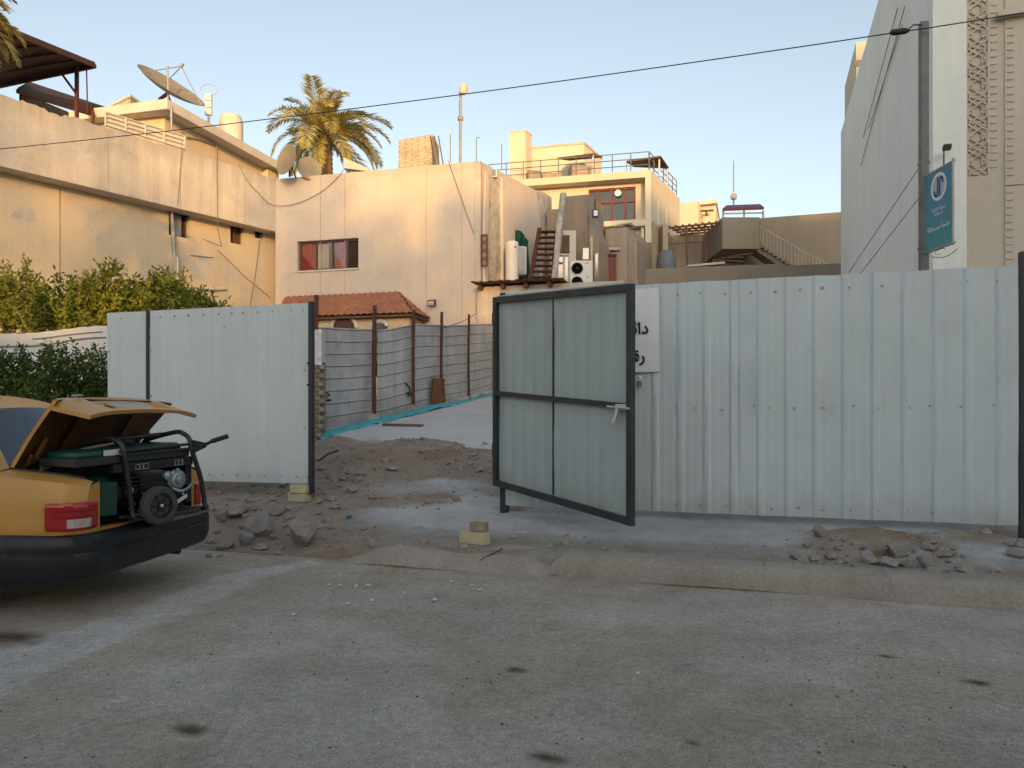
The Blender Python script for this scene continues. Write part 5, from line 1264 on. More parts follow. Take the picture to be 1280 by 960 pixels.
# ------------------------------------------------------------------ tall grey building on the right
cX = (1166-640)/F*10.0; RC = V(cX, 10.0, 0); ZR = 9.25
RS = Fr((RC-SN*12.2)[:2], RC[:2]); RS.n = -SU.copy() if RS.n.dot(SU) > 0 else RS.n
RFr = Fr(RC[:2], (RC+SU*9)[:2])
rb = thing('tall_building', 'tall pale grey and beige building with a carved lattice strip on the right', 'building', RC+SU*3-SN*4)
q1 = RFr.a(1208.3)
mb = MB(); mb.extr([RC[:2], (RC+SU*q1)[:2], (RC+SU*q1-SN*12.2)[:2], (RC-SN*12.2)[:2]], 0, ZR); mb.build('side_wall', M['grey_wall'], rb)
l0, l1 = RFr.a(1209.6, -.03), RFr.a(1234.6, -.03); zl = RFr.z(1222, 220, -.03)
mb = MB(); RFr.wall(mb, q1+.002, 9, 0, ZR-.005, -.03, .12, [(l0, l1, zl, ZR-.3)]); RFr.box(mb, q1+.002, 9, -12, -.16, 0, ZR-.3); mb.build('facade', M['stone'], rb, recalc=False)
jx = RFr.a(1256.5, 0); zj = RFr.z(1268, 232)
mb = MB(); RFr.box(mb, jx, 9, -.03, -.008, 0, zj-.015); RFr.box(mb, jx, 9, -.03, -.008, zj+.015, ZR-.01); mb.build('facing_panel', M['stone'], rb)
mb = MB(); lw = l1-l0; cell = lw*1.45; z = zl+.02; bw_ = .020
def lbar(p, q, w=bw_): mb.bar(RFr.p(l0+p[0], -.055, p[1]), RFr.p(l0+q[0], -.055, q[1]), w, .03, up=RFr.n)
k = 0
while z+cell < ZR-.3:
    X = lambda f: f*lw; Z = lambda f: z+f*cell
    for p, q in (((0, 0), (1, .5)), ((1, .5), (0, 1)), ((1, 0), (0, .5)), ((0, .5), (1, 1)), ((.5, 0), (1, .25)), ((.5, 0), (0, .25)), ((.5, 1), (1, .75)), ((.5, 1), (0, .75)), ((0, .25), (.0, .75)), ((1, .25), (1, .75)), ((.25, .38), (.25, .62)), ((.75, .38), (.75, .62)), ((.25, .62), (.5, .75)), ((.75, .62), (.5, .75)), ((.25, .38), (.5, .25)), ((.75, .38), (.5, .25)), ((.3, 0), (.3, .12)), ((.7, .88), (.7, 1)), ((0, .12), (.3, .12)), ((.7, .88), (1, .88))):
        lbar((X(clamp(p[0], .04, .96)), Z(p[1])), (X(clamp(q[0], .04, .96)), Z(q[1])))
    z += cell
mb.build('carved_lattice', M['stone'], rb)
mb = MB(); RFr.box(mb, l0-.01, l1+.01, -.085, -.069, zl, ZR-.3); mb.build('lattice_back', M['stone'], rb)
for x, d_, y0, y1 in ((1242, -.028, -40, 212), (1263, -.006, 25, 226), (1262, -.006, 240, 330)):
    mb = MB(); a = RFr.a(x, d_); y = y0
    while y < y1:
        z = RFr.z(x, y, d_); RFr.box(mb, a-.035, a+.035, d_-.002, d_+.012, z-.012, z+.008); y += 9.2
    mb.build('stud_row', M['stone'], rb)
mb = MB(); a = RFr.a(1262, 0); RFr.box(mb, a-.15, 4.5, -.02, .10, RFr.z(1270, 18)-.03, RFr.z(1270, 18)+.03); mb.build('ledge', M['stone'], rb)
mb = MB(); mb.obox(RC-SN*8.2+SU*-.0+V(.03, 0, ZR-.5), SU*2.0, -SN*2.5, (0, 0, 0.3)); 
tw = P(1070, HY, 21.0); tA = V(tw.x, tw.y, 0)
mb = MB(); mb.extr([tA[:2], (tA+SU*3)[:2], (tA+SU*3-SN*3)[:2], (tA-SN*3)[:2]], ZR-3, P(1070, 53, 21).z); o = mb.build('stair_tower', M['cream'], rb)
mb = MB(); mb.obox(tA-SU*.03+SN*.03+V(0, 0, P(1070, 83, 21).z), SU*3.0, -SN*.05, (0, 0, .16)); mb.build('string_course', M['tan'], o)
# cables lying on the side wall
for k, (p, q) in enumerate((((1076, 207), (1131, 8)), ((1079, 172), (1122, 10)), ((1086, 160), (1128, 30)))):
    cable(('long thin cable slanting up the grey side wall, lowest of three', 'thin cable slanting up the grey side wall, leftmost of three at the top', 'short thin cable slanting up the grey side wall, between two others')[k], [RS.pt(*p, .03), RS.pt(*q, .03)], .007, M['wirepale'])
# wall camera
p = RFr.pt(1181, 186, .12); t = thing('security_camera', 'small black camera on a bent pipe on the pale corner strip above the banner', 'camera', RFr.pt(1180, 208, 0))
mb = MB(); mb.obox(p-SU*.03-V(0, 0, .03), SU*.09, SN*.10, (0, 0, .06)); mb.build('housing', M['black'], t, bevel=.006)
mb = MB(); mb.tube([RFr.pt(1179.8, 208, .0), RFr.pt(1179.8, 207, .07), RFr.pt(1179.8, 188, .10)], .008, 6); mb.build('bracket', M['black'], t, 40)

# ------------------------------------------------------------------ power pole, banner, overhead wire
pp = P(1154, HY, 8.8); t = thing('power_pole', 'grey steel pole carrying the teal banner before the tall building', 'pole', V(pp.x, pp.y, .3))
zp = P(1154, 28, 8.8).z
mb = MB(); mb.obox((pp.x-.045, pp.y-.04, .2), (.09, -.01, 0), (.01, .09, 0), (0, 0, zp-.2)); mb.build('shaft', M['steelpole'], t, bevel=.012)
for y in (206, 312): z = P(1154, y, 8.8).z; mb = MB(); mb.obox((pp.x-.049, pp.y-.045, z), (.098, -.01, 0), (.01, .098, 0), (0, 0, .03)); mb.build('clamp_band', M['steelpole'], t)
bw0, bw1 = P(1157.5, HY, 8.72), P(1190.5, HY, 8.22); bux = V(bw1.x-bw0.x, bw1.y-bw0.y, 0).normalized(); bun = bux.cross(V(0, 0, 1)); blen = V(bw1.x-bw0.x, bw1.y-bw0.y, 0).length
zt_, zb_ = P(1157.5, 219.5, 8.72).z, P(1157.5, 316, 8.72).z
tm = bpy.data.materials.new('banner_print'); tm.use_nodes = True; b_ = tm.node_tree.nodes['Principled BSDF']; b_.inputs['Roughness'].default_value = .5
tc = N(tm.node_tree, 'ShaderNodeTexCoord'); sp_ = N(tm.node_tree, 'ShaderNodeSeparateXYZ'); rr_ = N(tm.node_tree, 'ShaderNodeValToRGB')
tm.node_tree.links.new(tc.outputs['Generated'], sp_.inputs[0]); tm.node_tree.links.new(sp_.outputs[2], rr_.inputs[0]); tm.node_tree.links.new(rr_.outputs[0], b_.inputs['Base Color'])
rr_.color_ramp.elements[0].color = (.035, .30, .29, 1); rr_.color_ramp.elements[1].color = (.055, .20, .36, 1); e = rr_.color_ramp.elements.new(.55); e.color = (.035, .25, .36, 1)
bn = thing('banner', 'teal street banner with a white round emblem fixed to the steel pole', 'banner', V(bw0.x, bw0.y, zb_))
mb = MB(); mb.prism([V(bw0.x, bw0.y, zb_), V(bw1.x, bw1.y, zb_), V(bw1.x, bw1.y, zt_), V(bw0.x, bw0.y, zt_)], -bun*.012); mb.build('cloth', tm, bn)
mb = MB(); 
for z in (zt_, zb_): mb.tube([V(pp.x, bw0.y+.05, z), V(bw1.x, bw1.y-.03, z)-bun*.006], .014, 8)
mb.tube([V(bw1.x, bw1.y-.01, zb_-.02), V(bw1.x, bw1.y-.01, zt_+.03)], .012, 8); mb.build('arm', M['zinc'], bn, 40)
bc = lambda u, v: V(bw0.x, bw0.y, zb_)+bux*(u*blen)+V(0, 0, v*(zt_-zb_))+bun*.003
mb = MB(); hh = zt_-zb_; rw = blen*.30; rh = rw*1.02
ring = lambda s_, off: [bc(.5, .775)+bux*(rw*s_*cos(k*pi/16))+V(0, 0, rh*s_*sin(k*pi/16))+bun*off for k in range(33)]
o_, i_ = ring(1, 0), ring(.80, 0)
for k in range(32): mb.quad(o_[k], o_[k+1], i_[k+1], i_[k])
emb = mb.build('emblem_ring', M['white'], bn, recalc=False)
mb = MB(); disc = ring(.80, -.001); 
mb.add(disc[:-1], [tuple(range(32))]); mb.build('emblem_disc', mat('banner_pale_blue', (.42, .52, .60), .6, .03), emb, recalc=False)
mb = MB()
def ebar(pts, w): 
    for (x0, y0), (x1, y1) in zip(pts[:-1], pts[1:]):
        p_, q_ = bc(.5, .775)+bux*(x0*rw)+V(0, 0, y0*rh)+bun*.001, bc(.5, .775)+bux*(x1*rw)+V(0, 0, y1*rh)+bun*.001
        dv = (q_-p_).normalized(); sv_ = dv.cross(bun).normalized()*w*rw; mb.quad(p_+sv_-dv*w*rw*.4, q_+sv_+dv*w*rw*.4, q_-sv_+dv*w*rw*.4, p_-sv_-dv*w*rw*.4)
ebar([(-.12, .68), (-.12, -.45), (-.2, -.62), (-.38, -.62), (-.5, -.45), (-.52, -.25)], .10)
ebar([(.14, -.68), (.14, .45), (.22, .60), (.40, .58), (.5, .42), (.54, .22)], .10)
mb.build('emblem_mark', mat('banner_deep_blue', (.03, .10, .22), .6, .03), emb, recalc=False)
text_part(bn, '\uFED4\uFEE0\uFE98\uFEB4\uFEE3', bc(.27, .265), bux, (0, 0, 1), .10, M['white']) if False else None
text_part(bn, '\uFE94\uFEE0\uFED8\uFE98\uFEB4\uFEE3 \uFE94\uFEE3\uFEAA\uFEA7', bc(.5, .27), bux, (0, 0, 1), .080, M['white'], offset=.001)
text_part(bn, '\uFE94\uFEE3\uFE8E\uFECC\uFEDF\uFE8D \uFE94\uFEDB\uFEAE\uFEB8', bc(.5, .50), bux, (0, 0, 1), .055, M['white'])
text_part(bn, '\uFE94\uFEF4\uFED7\uFE8D\uFEAE\uFECC\uFEDF\uFE8D', bc(.5, .44), bux, (0, 0, 1), .055, M['white'])
mb = MB(); mb.tube([V(pp.x+.05, pp.y-.1, zb_-.05)+bux*(blen*f)+V(0, 0, -.05*sin(pi*f)) for f in (0, .2, .4, .6, .8, .95)], .004, 6); mb.tube([bc(.55+.2*cos(a*.6), -.05+.03*sin(a*.6)) for a in range(9)], .003, 5); mb.build('tie_wire', M['wire'], bn, 40)
# overhead wire with its black insulator
w0_, w1_ = P(-220, 206, 14.0), P(1134, 38.5, 8.75)
ov = thing('overhead_wire', 'black overhead wire crossing the whole sky from the left to the steel pole', 'wire', P(1154, 38, 8.7))
pts = [w0_*(1-f)+w1_*f-V(0, 0, .62*4*f*(1-f)*.22) for f in [k/40 for k in range(41)]]
mb = MB(); mb.tube(pts+[P(1154, 36, 8.7), P(1420, -6, 8.3)], .0065, 6); mb.build('cable', M['wire'], ov, 60)
mb = MB(); mb.tube([P(1113, 41, 8.72), P(1117, 40.5, 8.72), P(1131, 38.8, 8.72), P(1136, 38.2, 8.72)], [.02, .034, .034, .02], 10); mb.build('insulator', M['black'], ov, 40)
mb = MB(); mb.tube([P(1134, 38, 8.72), P(1142, 31, 8.74), P(1152, 31, 8.76)], .008, 6); mb.build('tail', M['wire'], ov, 40)
cable('upper guy wire running down left from the steel pole behind the fence', [P(1150, 208, 8.82), P(1040, 372, 10.2)], .0045, M['steelpole'])
cable('lower guy wire running down left from the steel pole behind the fence', [P(1150, 246, 8.82), P(1050, 375, 10.0)], .0045, M['steelpole'])

# ------------------------------------------------------------------ houses across the street (behind the camera): they hide the low sun
def opposite(label, x0, x1, y, z, col, steps=()):
    t = thing('house', label, 'house', V((x0+x1)/2, y-4, 0), 'houses across the street behind the viewer'); mb = MB(); mb.box(x0, x1, y-8, y, -.02, z)
    for a, b, h in steps: mb.box(a, b, y-6, y-.5, z, z+h)
    mb.build('wall', M['plaster_old'], t)
    fr = Fr((x1, y), (x0, y)); fr.n = V(0, 1, 0); fr.u = V(-1, 0, 0)
    k = x0+1
    while k+1.2 < x1:
        for zz in (1.2, 4.4, 7.6):
            if zz+1.4 < z:
                mb = MB(); mb.box(k, k+1.1, y-.05, y+.03, zz, zz+1.3); mb.build('window', M['darkglass'], t)
        k += 2.6
YO = -34.0
OPP = [(-30, -.5, 9.6, ((-12, -10, .9),)), (-.4, 2.1, 11.8, ()), (2.2, 8.5, 12.0, ()), (8.6, 13.2, 17.2, ((9.5, 11, .8),)), (13.3, 44, 19.0, ())]
for k, (x0, x1, z, st) in enumerate(OPP):
    opposite(('wide apartment house', 'narrow low house', 'middle house', 'three storey house', 'tallest apartment house')[k]+' across the street hiding the low sun', x0, x1, YO, z, None, st)
TY = -26.0
shrub('street_tree', 'tall loose street tree behind the viewer, left one of the row', 'tree', V(-5, TY, 0), [(V(-8, TY, 12.5), (2, 1.5, 2.6)), (V(-5.6, TY, 13.2), (1.8, 1.5, 2.4)), (V(-3.8, TY, 12.0), (1.5, 1.3, 2.0)), (V(-5.8, TY, 10.5), (2.5, 1.3, 1.6)), (V(-2.4, TY, 11.4), (1.2, 1.2, 1.5))], M['leaf_dark'], 3600, .30, 'street trees behind the viewer', 31, .6, 6)
shrub('street_tree', 'tall loose street tree behind the viewer, right one of the row', 'tree', V(2, TY, 0), [(V(-.4, TY, 13.0), (1.3, 1.2, 3.4)), (V(.6, TY, 14.0), (1.1, 1.0, 2.2)), (V(1.2, TY, 11.5), (1.5, 1, 1.8)), (V(1.6, TY, 12.0), (1.4, 1.2, 2.0)), (V(2.3, TY, 13.6), (.6, .7, .9)), (V(3.4, TY, 11.8), (1.4, 1.2, 2.0)), (V(5.2, TY, 12.1), (1.2, 1.2, 2.2)), (V(4.9, TY, 14.2), (.6, .7, .7))], M['leaf_dark'], 8200, .30, 'street trees behind the viewer', 32, .6, 6)
# ------------------------------------------------------------------ yellow saloon car with its boot open
CO = V(-2.765, 5.87, 0); CFW = V(-.994, .11, 0); CW = V(.11, .994, 0)        # forward, right (away from the camera)
def K(t, w, z): return CO+CFW*t+CW*w+V(0, 0, z)
car = thing('car', 'yellow saloon car with raised boot lid and black bumper at the left picture edge', 'car', K(2.2, 0, 0))
# body shell: lofted cross sections, left half then mirrored.  (t, sill z, half width at sill, at waist, waist z, shoulder half width, shoulder z)
ST = [(.00, .50, .700, .735, .70, .700, .885), (.05, .45, .775, .808, .70, .765, .900), (.11, .40, .815, .842, .70, .805, .912), (.25, .32, .835, .860, .70, .830, .930), (.62, .30, .840, .868, .68, .830, .965), (1.0, .30, .840, .870, .68, .815, .985), (1.8, .28, .840, .872, .66, .80, .985), (2.9, .28, .84, .868, .66, .80, .96), (3.3, .28, .83, .86, .64, .79, .93), (3.9, .30, .82, .845, .60, .77, .86), (4.3, .36, .78, .81, .56, .72, .78), (4.42, .45, .68, .72, .56, .64, .70)]
def sec(t):
    for a, b in zip(ST[:-1], ST[1:]):
        if t <= b[0]:
            f = (t-a[0])/(b[0]-a[0]); return [a[k]*(1-f)+b[k]*f for k in range(1, 7)]
    return list(ST[-1][1:])
RW = [1.02, 3.55]                              # wheel centres
def side(sg):
    mb = MB(); nt_, nz_ = 110, 16
    def f(i, j):
        t = 4.42*i; zs, ws, ww, zw, wh, zh = sec(t)
        if j < .55: q = j/.55; z = zs+(zw-zs)*q; w = ws+(ww-ws)*sin(q*pi/2)
        else: q = (j-.55)/.45; z = zw+(zh-zw)*q; w = ww+(wh-ww)*q**2.2
        for c in RW:
            r2 = .355**2-(t-c)**2
            if r2 > 0:
                za = .30+sqrt(r2)
                if j < .55: z = max(z, za-(.12 if j == 0 else 0)*0); z = za+(zw-za)*(j/.55) if za < zw else z
        w += .006*math.exp(-((z-.62)/.02)**2)
        return K(t, -sg*w if sg > 0 else w, z)
    mb.grid(f, nt_, nz_); return mb
body = MB()
for sg in (1, -1): q = side(sg); body.add(q.v, q.f)
# shoulders in to the boot opening / glasshouse, hood
def top(sg, t0, t1, wi, n=14):
    def f(i, j):
        t = t0+(t1-t0)*i; s_ = sec(t); wo, zo = s_[4], s_[5]; w = wo+(wi(t)-wo)*j
        return K(t, -sg*w, zo+.028*sin(j*pi/2)+(0))
    body.grid(f, n, 5)
BOOT_W = .655
for sg in (1, -1):
    top(sg, 0, .64, lambda t: BOOT_W+.01); top(sg, .64, 3.2, lambda t: .74, 24)
body.grid(lambda i, j: (lambda t, s_: K(t, (2*j-1)*s_[4], s_[5]+.028+.05*(1-(2*j-1)**2)*smooth((4.4-t)/.5)))(3.15+1.26*i, sec(3.15+1.26*i)), 14, 14)
# nose
body.grid(lambda i, j: K(4.42, (2*i-1)*sec(4.42)[2], .45+.27*j), 8, 4)
# deck strip between rear window and boot opening
body.grid(lambda i, j: K(.60+.07*i, (2*j-1)*.74, .990+.03*(1-(2*j-1)**2)), 2, 12)
# rear corner panels and the lip below the boot opening
for sg in (1, -1):
    body.grid(lambda i, j: K(0, -sg*((lambda q: (.700+.035*sin(min(1, q/.55)*pi/2)-(.035*((q-.55)/.45)**2.2 if q > .55 else 0)))(j)*(1-i)+.60*i), (.50+.20*j/.55 if j < .55 else .70+.185*(j-.55)/.45)+i*.028*smooth((j-.8)/.2)), 6, 20)
body.grid(lambda i, j: K(-.005, (2*i-1)*.62, .50+.09*j), 12, 3)
body.grid(lambda i, j: K(-.005+.06*j, (2*i-1)*.62, .592), 12, 2)
# roof and pillars
def roofsec(t):
    # (half width, z) of the roof edge
    f = clamp((t-.98)/.55); return .575+.01*f, 1.395+.085*sin(f*pi/2)+.02*sin(pi*clamp((t-1.2)/1.6))
body.grid(lambda i, j: (lambda t, r_: K(t, (2*j-1)*r_[0], r_[1]+.035*(1-(2*j-1)**4)*clamp((t-.96)/.3)))(.98+1.76*i, roofsec(.98+1.76*i)), 26, 16)
def pillar(p0, p1, w0, w1, sg):
    body.quad(K(p0[0], -sg*p0[1], p0[2]), K(p0[0]+w0, -sg*(p0[1]+.012), p0[2]), K(p1[0]+w1, -sg*(p1[1]+.012), p1[2]), K(p1[0], -sg*p1[1], p1[2]))
for sg in (1, -1):
    pillar((.62, .752, .985), (.99, .585, 1.395), .42, .25, sg)
    body.grid(lambda i, j: K(.615+(.99-.615)*j-.012*sin(pi*i), -sg*((.752+(.585-.752)*j)-.085*i), .99+(1.400-.99)*j+.012*i), 3, 6)     # rear face of the C pillar
    pillar((1.95, .80, .985), (1.98, .592, 1.505), .07, .06, sg)
    pillar((3.22, .78, .93), (2.72, .588, 1.48), .07, .05, sg)
    body.grid(lambda i, j: K(1.0+1.75*i, -sg*(roofsec(1.0+1.75*i)[0]+.012*j), roofsec(1.0+1.75*i)[1]-.035*j), 16, 1)
bo = body.build('body', M['caryellow'], car, 38)
# dark rubber edge, seams
for sg in (1, -1):
    mb = MB(); mb.tube([K(.06+.56*f, -sg*(BOOT_W+.004), sec(.06+.56*f)[5]+.031) for f in (0, .25, .5, .75, 1)]+[K(.62, -sg*(BOOT_W-.1), 1.02)], .010, 6); mb.build('boot_seal', M['black'], bo, 40)
mb = MB(); mb.grid(lambda i, j: K(.65+(1.0-.65)*j, (2*i-1)*(.665+(.51-.665)*j), 1.005+(1.392-1.005)*j+.03*(1-(2*i-1)**2)), 16, 8); mb.build('rear_window', M['carglass'], car, 60)
mb = MB(); mb.grid(lambda i, j: K(3.2+(2.73-3.2)*j, (2*i-1)*(.74+(.57-.74)*j), .955+(1.50-.955)*j+.04*(1-(2*i-1)**2)), 16, 8); mb.build('windscreen', M['carglass'], car, 60)
for sg in (1, -1):
    mb = MB(); mb.quad(K(1.12, -sg*.772, .995), K(1.95, -sg*.78, .995), K(1.98, -sg*.592, 1.485), K(1.32, -sg*.592, 1.445)); mb.quad(K(2.03, -sg*.78, .995), K(3.18, -sg*.765, .95), K(2.74, -sg*.590, 1.475), K(2.05, -sg*.592, 1.485)); mb.build('side_window', M['carglass'], car)
mb = MB()
for sg in (1, -1): mb.tube([K(.635, -sg*.672, 1.01), K(1.0, -sg*.515, 1.398)], .012, 6)
mb.tube([K(.645, -.67, 1.006), K(.64, 0, 1.034), K(.645, .67, 1.006)], .012, 6)
mb.build('window_seal', M['black'], bo, 40)
# boot interior
mb = MB()
mb.quad(K(.02, -.64, .57), K(.75, -.64, .55), K(.75, .64, .55), K(.02, .64, .57))
mb.quad(K(.02, -.655, .56), K(.72, -.655, .56), K(.72, -.655, .99), K(.02, -.655, .90)); mb.quad(K(.02, .655, .56), K(.72, .655, .56), K(.72, .655, .99), K(.02, .655, .90))
mb.quad(K(.74, -.66, .55), K(.74, .66, .55), K(.74, .66, .995), K(.74, -.66, .995)); mb.build('boot_lining', M['engine'], car)
# tail lights
for sg, nm in ((1, None), (-1, None)):
    mb = MB(); prof = [(-.004, .635), (-.004, .725), (.012, .765), (.045, .815), (.10, .850), (.21, .868)]
    zz = (.605, .625, .76, .785)
    def f(i, j):
        i = i*(len(prof)-1); k = min(int(i), len(prof)-2); i -= k; t = prof[k][0]*(1-i)+prof[k+1][0]*i; w = prof[k][1]*(1-i)+prof[k+1][1]*i
        edge = 0 if (.02 < j < .98) else -.018
        return K(t-.012-edge*(.6 if t < .05 else 0), -sg*(w+.006+edge*(.6 if t > .05 else .1)), .600+.185*j)
    mb.grid(f, 24, 10); tl_ = mb.build('taillight', M['redlens'], car, 50)
    mb = MB()
    mb.grid(lambda i, j: (lambda q: q+(CW*(-sg)*.7-CFW).normalized()*.004)(f(.16+.56*i, .10+.32*j)), 16, 3); mb.build('reversing_lens', M['clearlens'], tl_)
    mb = MB(); mb.box(0, 1, 0, 1, 0, 1); mb.v = []; mb.f = []
    for z in (.48, .70): mb.tube([f(k/12, z)+(CW*(-sg)*.7-CFW).normalized()*.002 for k in range(1, 12)], .0035, 5)
    mb.build('lens_rib', mat('dark_red_rib', (.20, .006, .008), .3, .1), tl_)
# bumper
mb = MB()
pr = [(-.03, .575), (-.075, .565), (-.105, .535), (-.112, .47), (-.105, .455), (-.110, .44), (-.105, .36), (-.075, .285), (-.02, .262)]
outl = [(1.0, -.868), (.6, -.872), (.25, -.87), (.13, -.862), (.07, -.83), (.025, -.775), (.0, -.70), (-.012, -.45), (-.018, 0), (-.012, .45), (0, .70), (.025, .775), (.07, .83), (.13, .862), (.25, .87), (.6, .872), (.70, .868)]
outl[0] = (.70, -.868)
def bpt(i, j):
    i = i*(len(outl)-1); k = min(int(i), len(outl)-2); f = i-k; t = outl[k][0]*(1-f)+outl[k+1][0]*f; w = outl[k][1]*(1-f)+outl[k+1][1]*f
    dt = outl[k+1][0]-outl[k][0]; dw = outl[k+1][1]-outl[k][1]; l = sqrt(dt*dt+dw*dw); nt_, nw_ = -dw/l, dt/l
    if nt_ > 0 and abs(w) < .8: nt_, nw_ = -nt_, -nw_
    m_, z = pr[int(round(j*(len(pr)-1)))]
    endf = 1 if abs(w) < .84 else .45
    return K(t-(-m_)*(1 if nt_ < 0 else 0)*abs(nt_)*1.0+.02, w+(1 if w > 0 else -1)*(-m_-.02)*abs(nw_)*.55, z)
mb.grid(bpt, 84, len(pr)-1)
bp_ = mb.build('bumper', M['bumper'], car, 32)
mb = MB(); mb.tube([K(-.10, w, .445) for w in (-.55, -.3, 0, .3, .55)], .010, 6); mb.build('bumper_strip', M['black'], bp_, 40)
mb = MB(); mb.box(0, .001, 0, .001, 0, .001); mb.v = []; mb.f = []
mb.obox(K(.12, -.7, .24), CFW*1.5, CW*1.4, (0, 0, .10)); mb.build('underbody', M['engine'], car)
mb = MB(); mb.tube([K(.02, .45, .245), K(.6, .45, .26)], .028, 10); mb.build('exhaust_pipe', M['rust'], car, 40)
# wheels
for c in RW:
    for sg in (1, -1):
        ax = CW*(-sg); cc = K(c, -sg*.66, .30); mb = MB()
        mb.lathe(cc, ax, [(.19, 0), (.285, 0), (.30, .025), (.30, .15), (.285, .175), (.20, .18), (.19, .15)], 32); wh = mb.build('wheel', M['black'], car, 40)
        mb = MB(); mb.lathe(cc, ax, [(.195, .12), (.195, .165), (.17, .168), (.15, .13), (.07, .15), (.05, .17), (.002, .175)], 28); mb.build('rim', M['zinc'], wh, 40)
# doors: seams, handle
for sg in (1, -1):
    mb = MB()
    for t in (1.15, 2.02, 3.0): mb.tube([K(t, -sg*(sec(t)[1]+.004), .36), K(t, -sg*(sec(t)[2]+.003), sec(t)[3]), K(t, -sg*(sec(t)[4]+.002), sec(t)[5])], .004, 4)
    mb.build('door_seam', M['black'], bo)
    for t in (1.3, 2.2): mb = MB(); mb.obox(K(t, -sg*.872, .80), CFW*.16, CW*(-sg*.018), (0, 0, .03)); mb.build('door_handle', M['black'], bo)
# boot lid, raised
ang = radians(57); hz, ht = 1.005, .62
dd = (-cos(ang), sin(ang)); td = (-.95, -.31)              # deck direction and tail direction in (t, z)
dn = (-td[0], -td[1])                                                # outer side of the deck (up and forward)
LD, LT_ = .57, .33
def LP(u, v, w, o=0.):
    """u along the deck from the hinge, v down the tail, o offset outward"""
    if v <= 0:
        t = ht+dd[0]*u+dn[0]*o; z = hz+dd[1]*u+dn[1]*o
    else:
        ou = dd
        t = ht+dd[0]*LD+td[0]*v-.31*o; z = hz+dd[1]*LD+td[1]*v+.95*o
    return K(t, w, z)
def lidw(u, v): return .66+.05*smooth(u/LD) if v <= 0 else .71-.02*(v/LT_)
path = [(LD*k/10, 0) for k in range(11)]+[(LD, .0001+LT_*k/8) for k in range(1, 9)]
mb = MB()
def lid(i, j, o):
    u, v = path[int(round(i*(len(path)-1)))]; w = (2*j-1)*lidw(u, v)
    crown = .028*(1-(2*j-1)**2)-.05*abs(2*j-1)**7*smooth(u/LD*1.1-.1)*(1-.6*v/LT_)
    if v > 0:
        a = abs(2*j-1)
        rec = smooth((.60-a)/.06)*smooth((v-.06)/.04)*smooth((LT_-.05-v)/.03)
        return LP(u, v, w, o+crown-.040*rec*(1 if o >= 0 else .6))
    return LP(u, 0, w, o+crown*(.4+.6*u/LD))
mb.grid(lambda i, j: lid(i, j, .0), len(path)-1, 48); 
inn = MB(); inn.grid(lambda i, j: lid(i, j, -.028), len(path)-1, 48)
N1 = len(path)
rim = MB()
def edge(fn, n):
    for k in range(n): rim.quad(fn(k/n, 0), fn((k+1)/n, 0), fn((k+1)/n, -.028), fn(k/n, -.028))
edge(lambda f, o: lid(f, 0, o), N1-1); edge(lambda f, o: lid(f, 1, o), N1-1); edge(lambda f, o: lid(1, f, o), 48); edge(lambda f, o: lid(0, f, o), 48)
mb.add(rim.v, rim.f)
bl = mb.build('boot_lid', M['caryellow'], car, 40)
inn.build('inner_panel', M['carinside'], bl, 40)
mb = MB()
for w in (-.30, .30): mb.prism([LP(.06, 0, w-.04, -.046), LP(LD-.05, 0, w-.05, -.046), LP(LD-.05, 0, w+.05, -.046), LP(.06, 0, w+.04, -.046)], (LP(.1, 0, 0, -.075)-LP(.1, 0, 0, -.046)))
for u in (.08, LD-.08): mb.prism([LP(u-.04, 0, -.6, -.048), LP(u+.04, 0, -.62, -.048), LP(u+.04, 0, .62, -.048), LP(u-.04, 0, .6, -.048)], (LP(.1, 0, 0, -.072)-LP(.1, 0, 0, -.046)))
mb.build('stiffening_rib', M['carinside'], bl, bevel=.008)
mb = MB(); mb.prism([LP(LD, .10, -.24, -.006), LP(LD, .22, -.24, -.006), LP(LD, .22, .24, -.006), LP(LD, .10, .24, -.006)], LP(LD, .1, 0, .01)-LP(LD, .1, 0, 0)); mb.build('number_plate', mat('worn_plate', (.30, .31, .33), .4, .2, 9), bl)
mb = MB(); mb.prism([LP(LD, .035, -.52, .03), LP(LD, .058, -.52, .03), LP(LD, .058, -.42, .034), LP(LD, .035, -.42, .034)], LP(LD, .1, 0, .006)-LP(LD, .1, 0, 0)); mb.build('badge', M['zinc'], bl)
mb = MB(); mb.prism([LP(LD, .062, -.41, .0), LP(LD, .070, -.41, .0), LP(LD, .070, .41, .0), LP(LD, .062, .41, .0)], LP(LD, .1, 0, .016)-LP(LD, .1, 0, 0)); mb.build('recess_shadow_strip', M['black'], bl)  # black strip standing in for the shade along the recess's upper edge
for sg in (1, -1):
    mb = MB(); mb.tube([K(.62, -sg*.56, .86), K(.60, -sg*.56, 1.0), LP(.10, 0, -sg*.56, -.07), LP(.26, 0, -sg*.56, -.06)], .020, 8); mb.build('lid_hinge', M['carinside'], bl, 40)

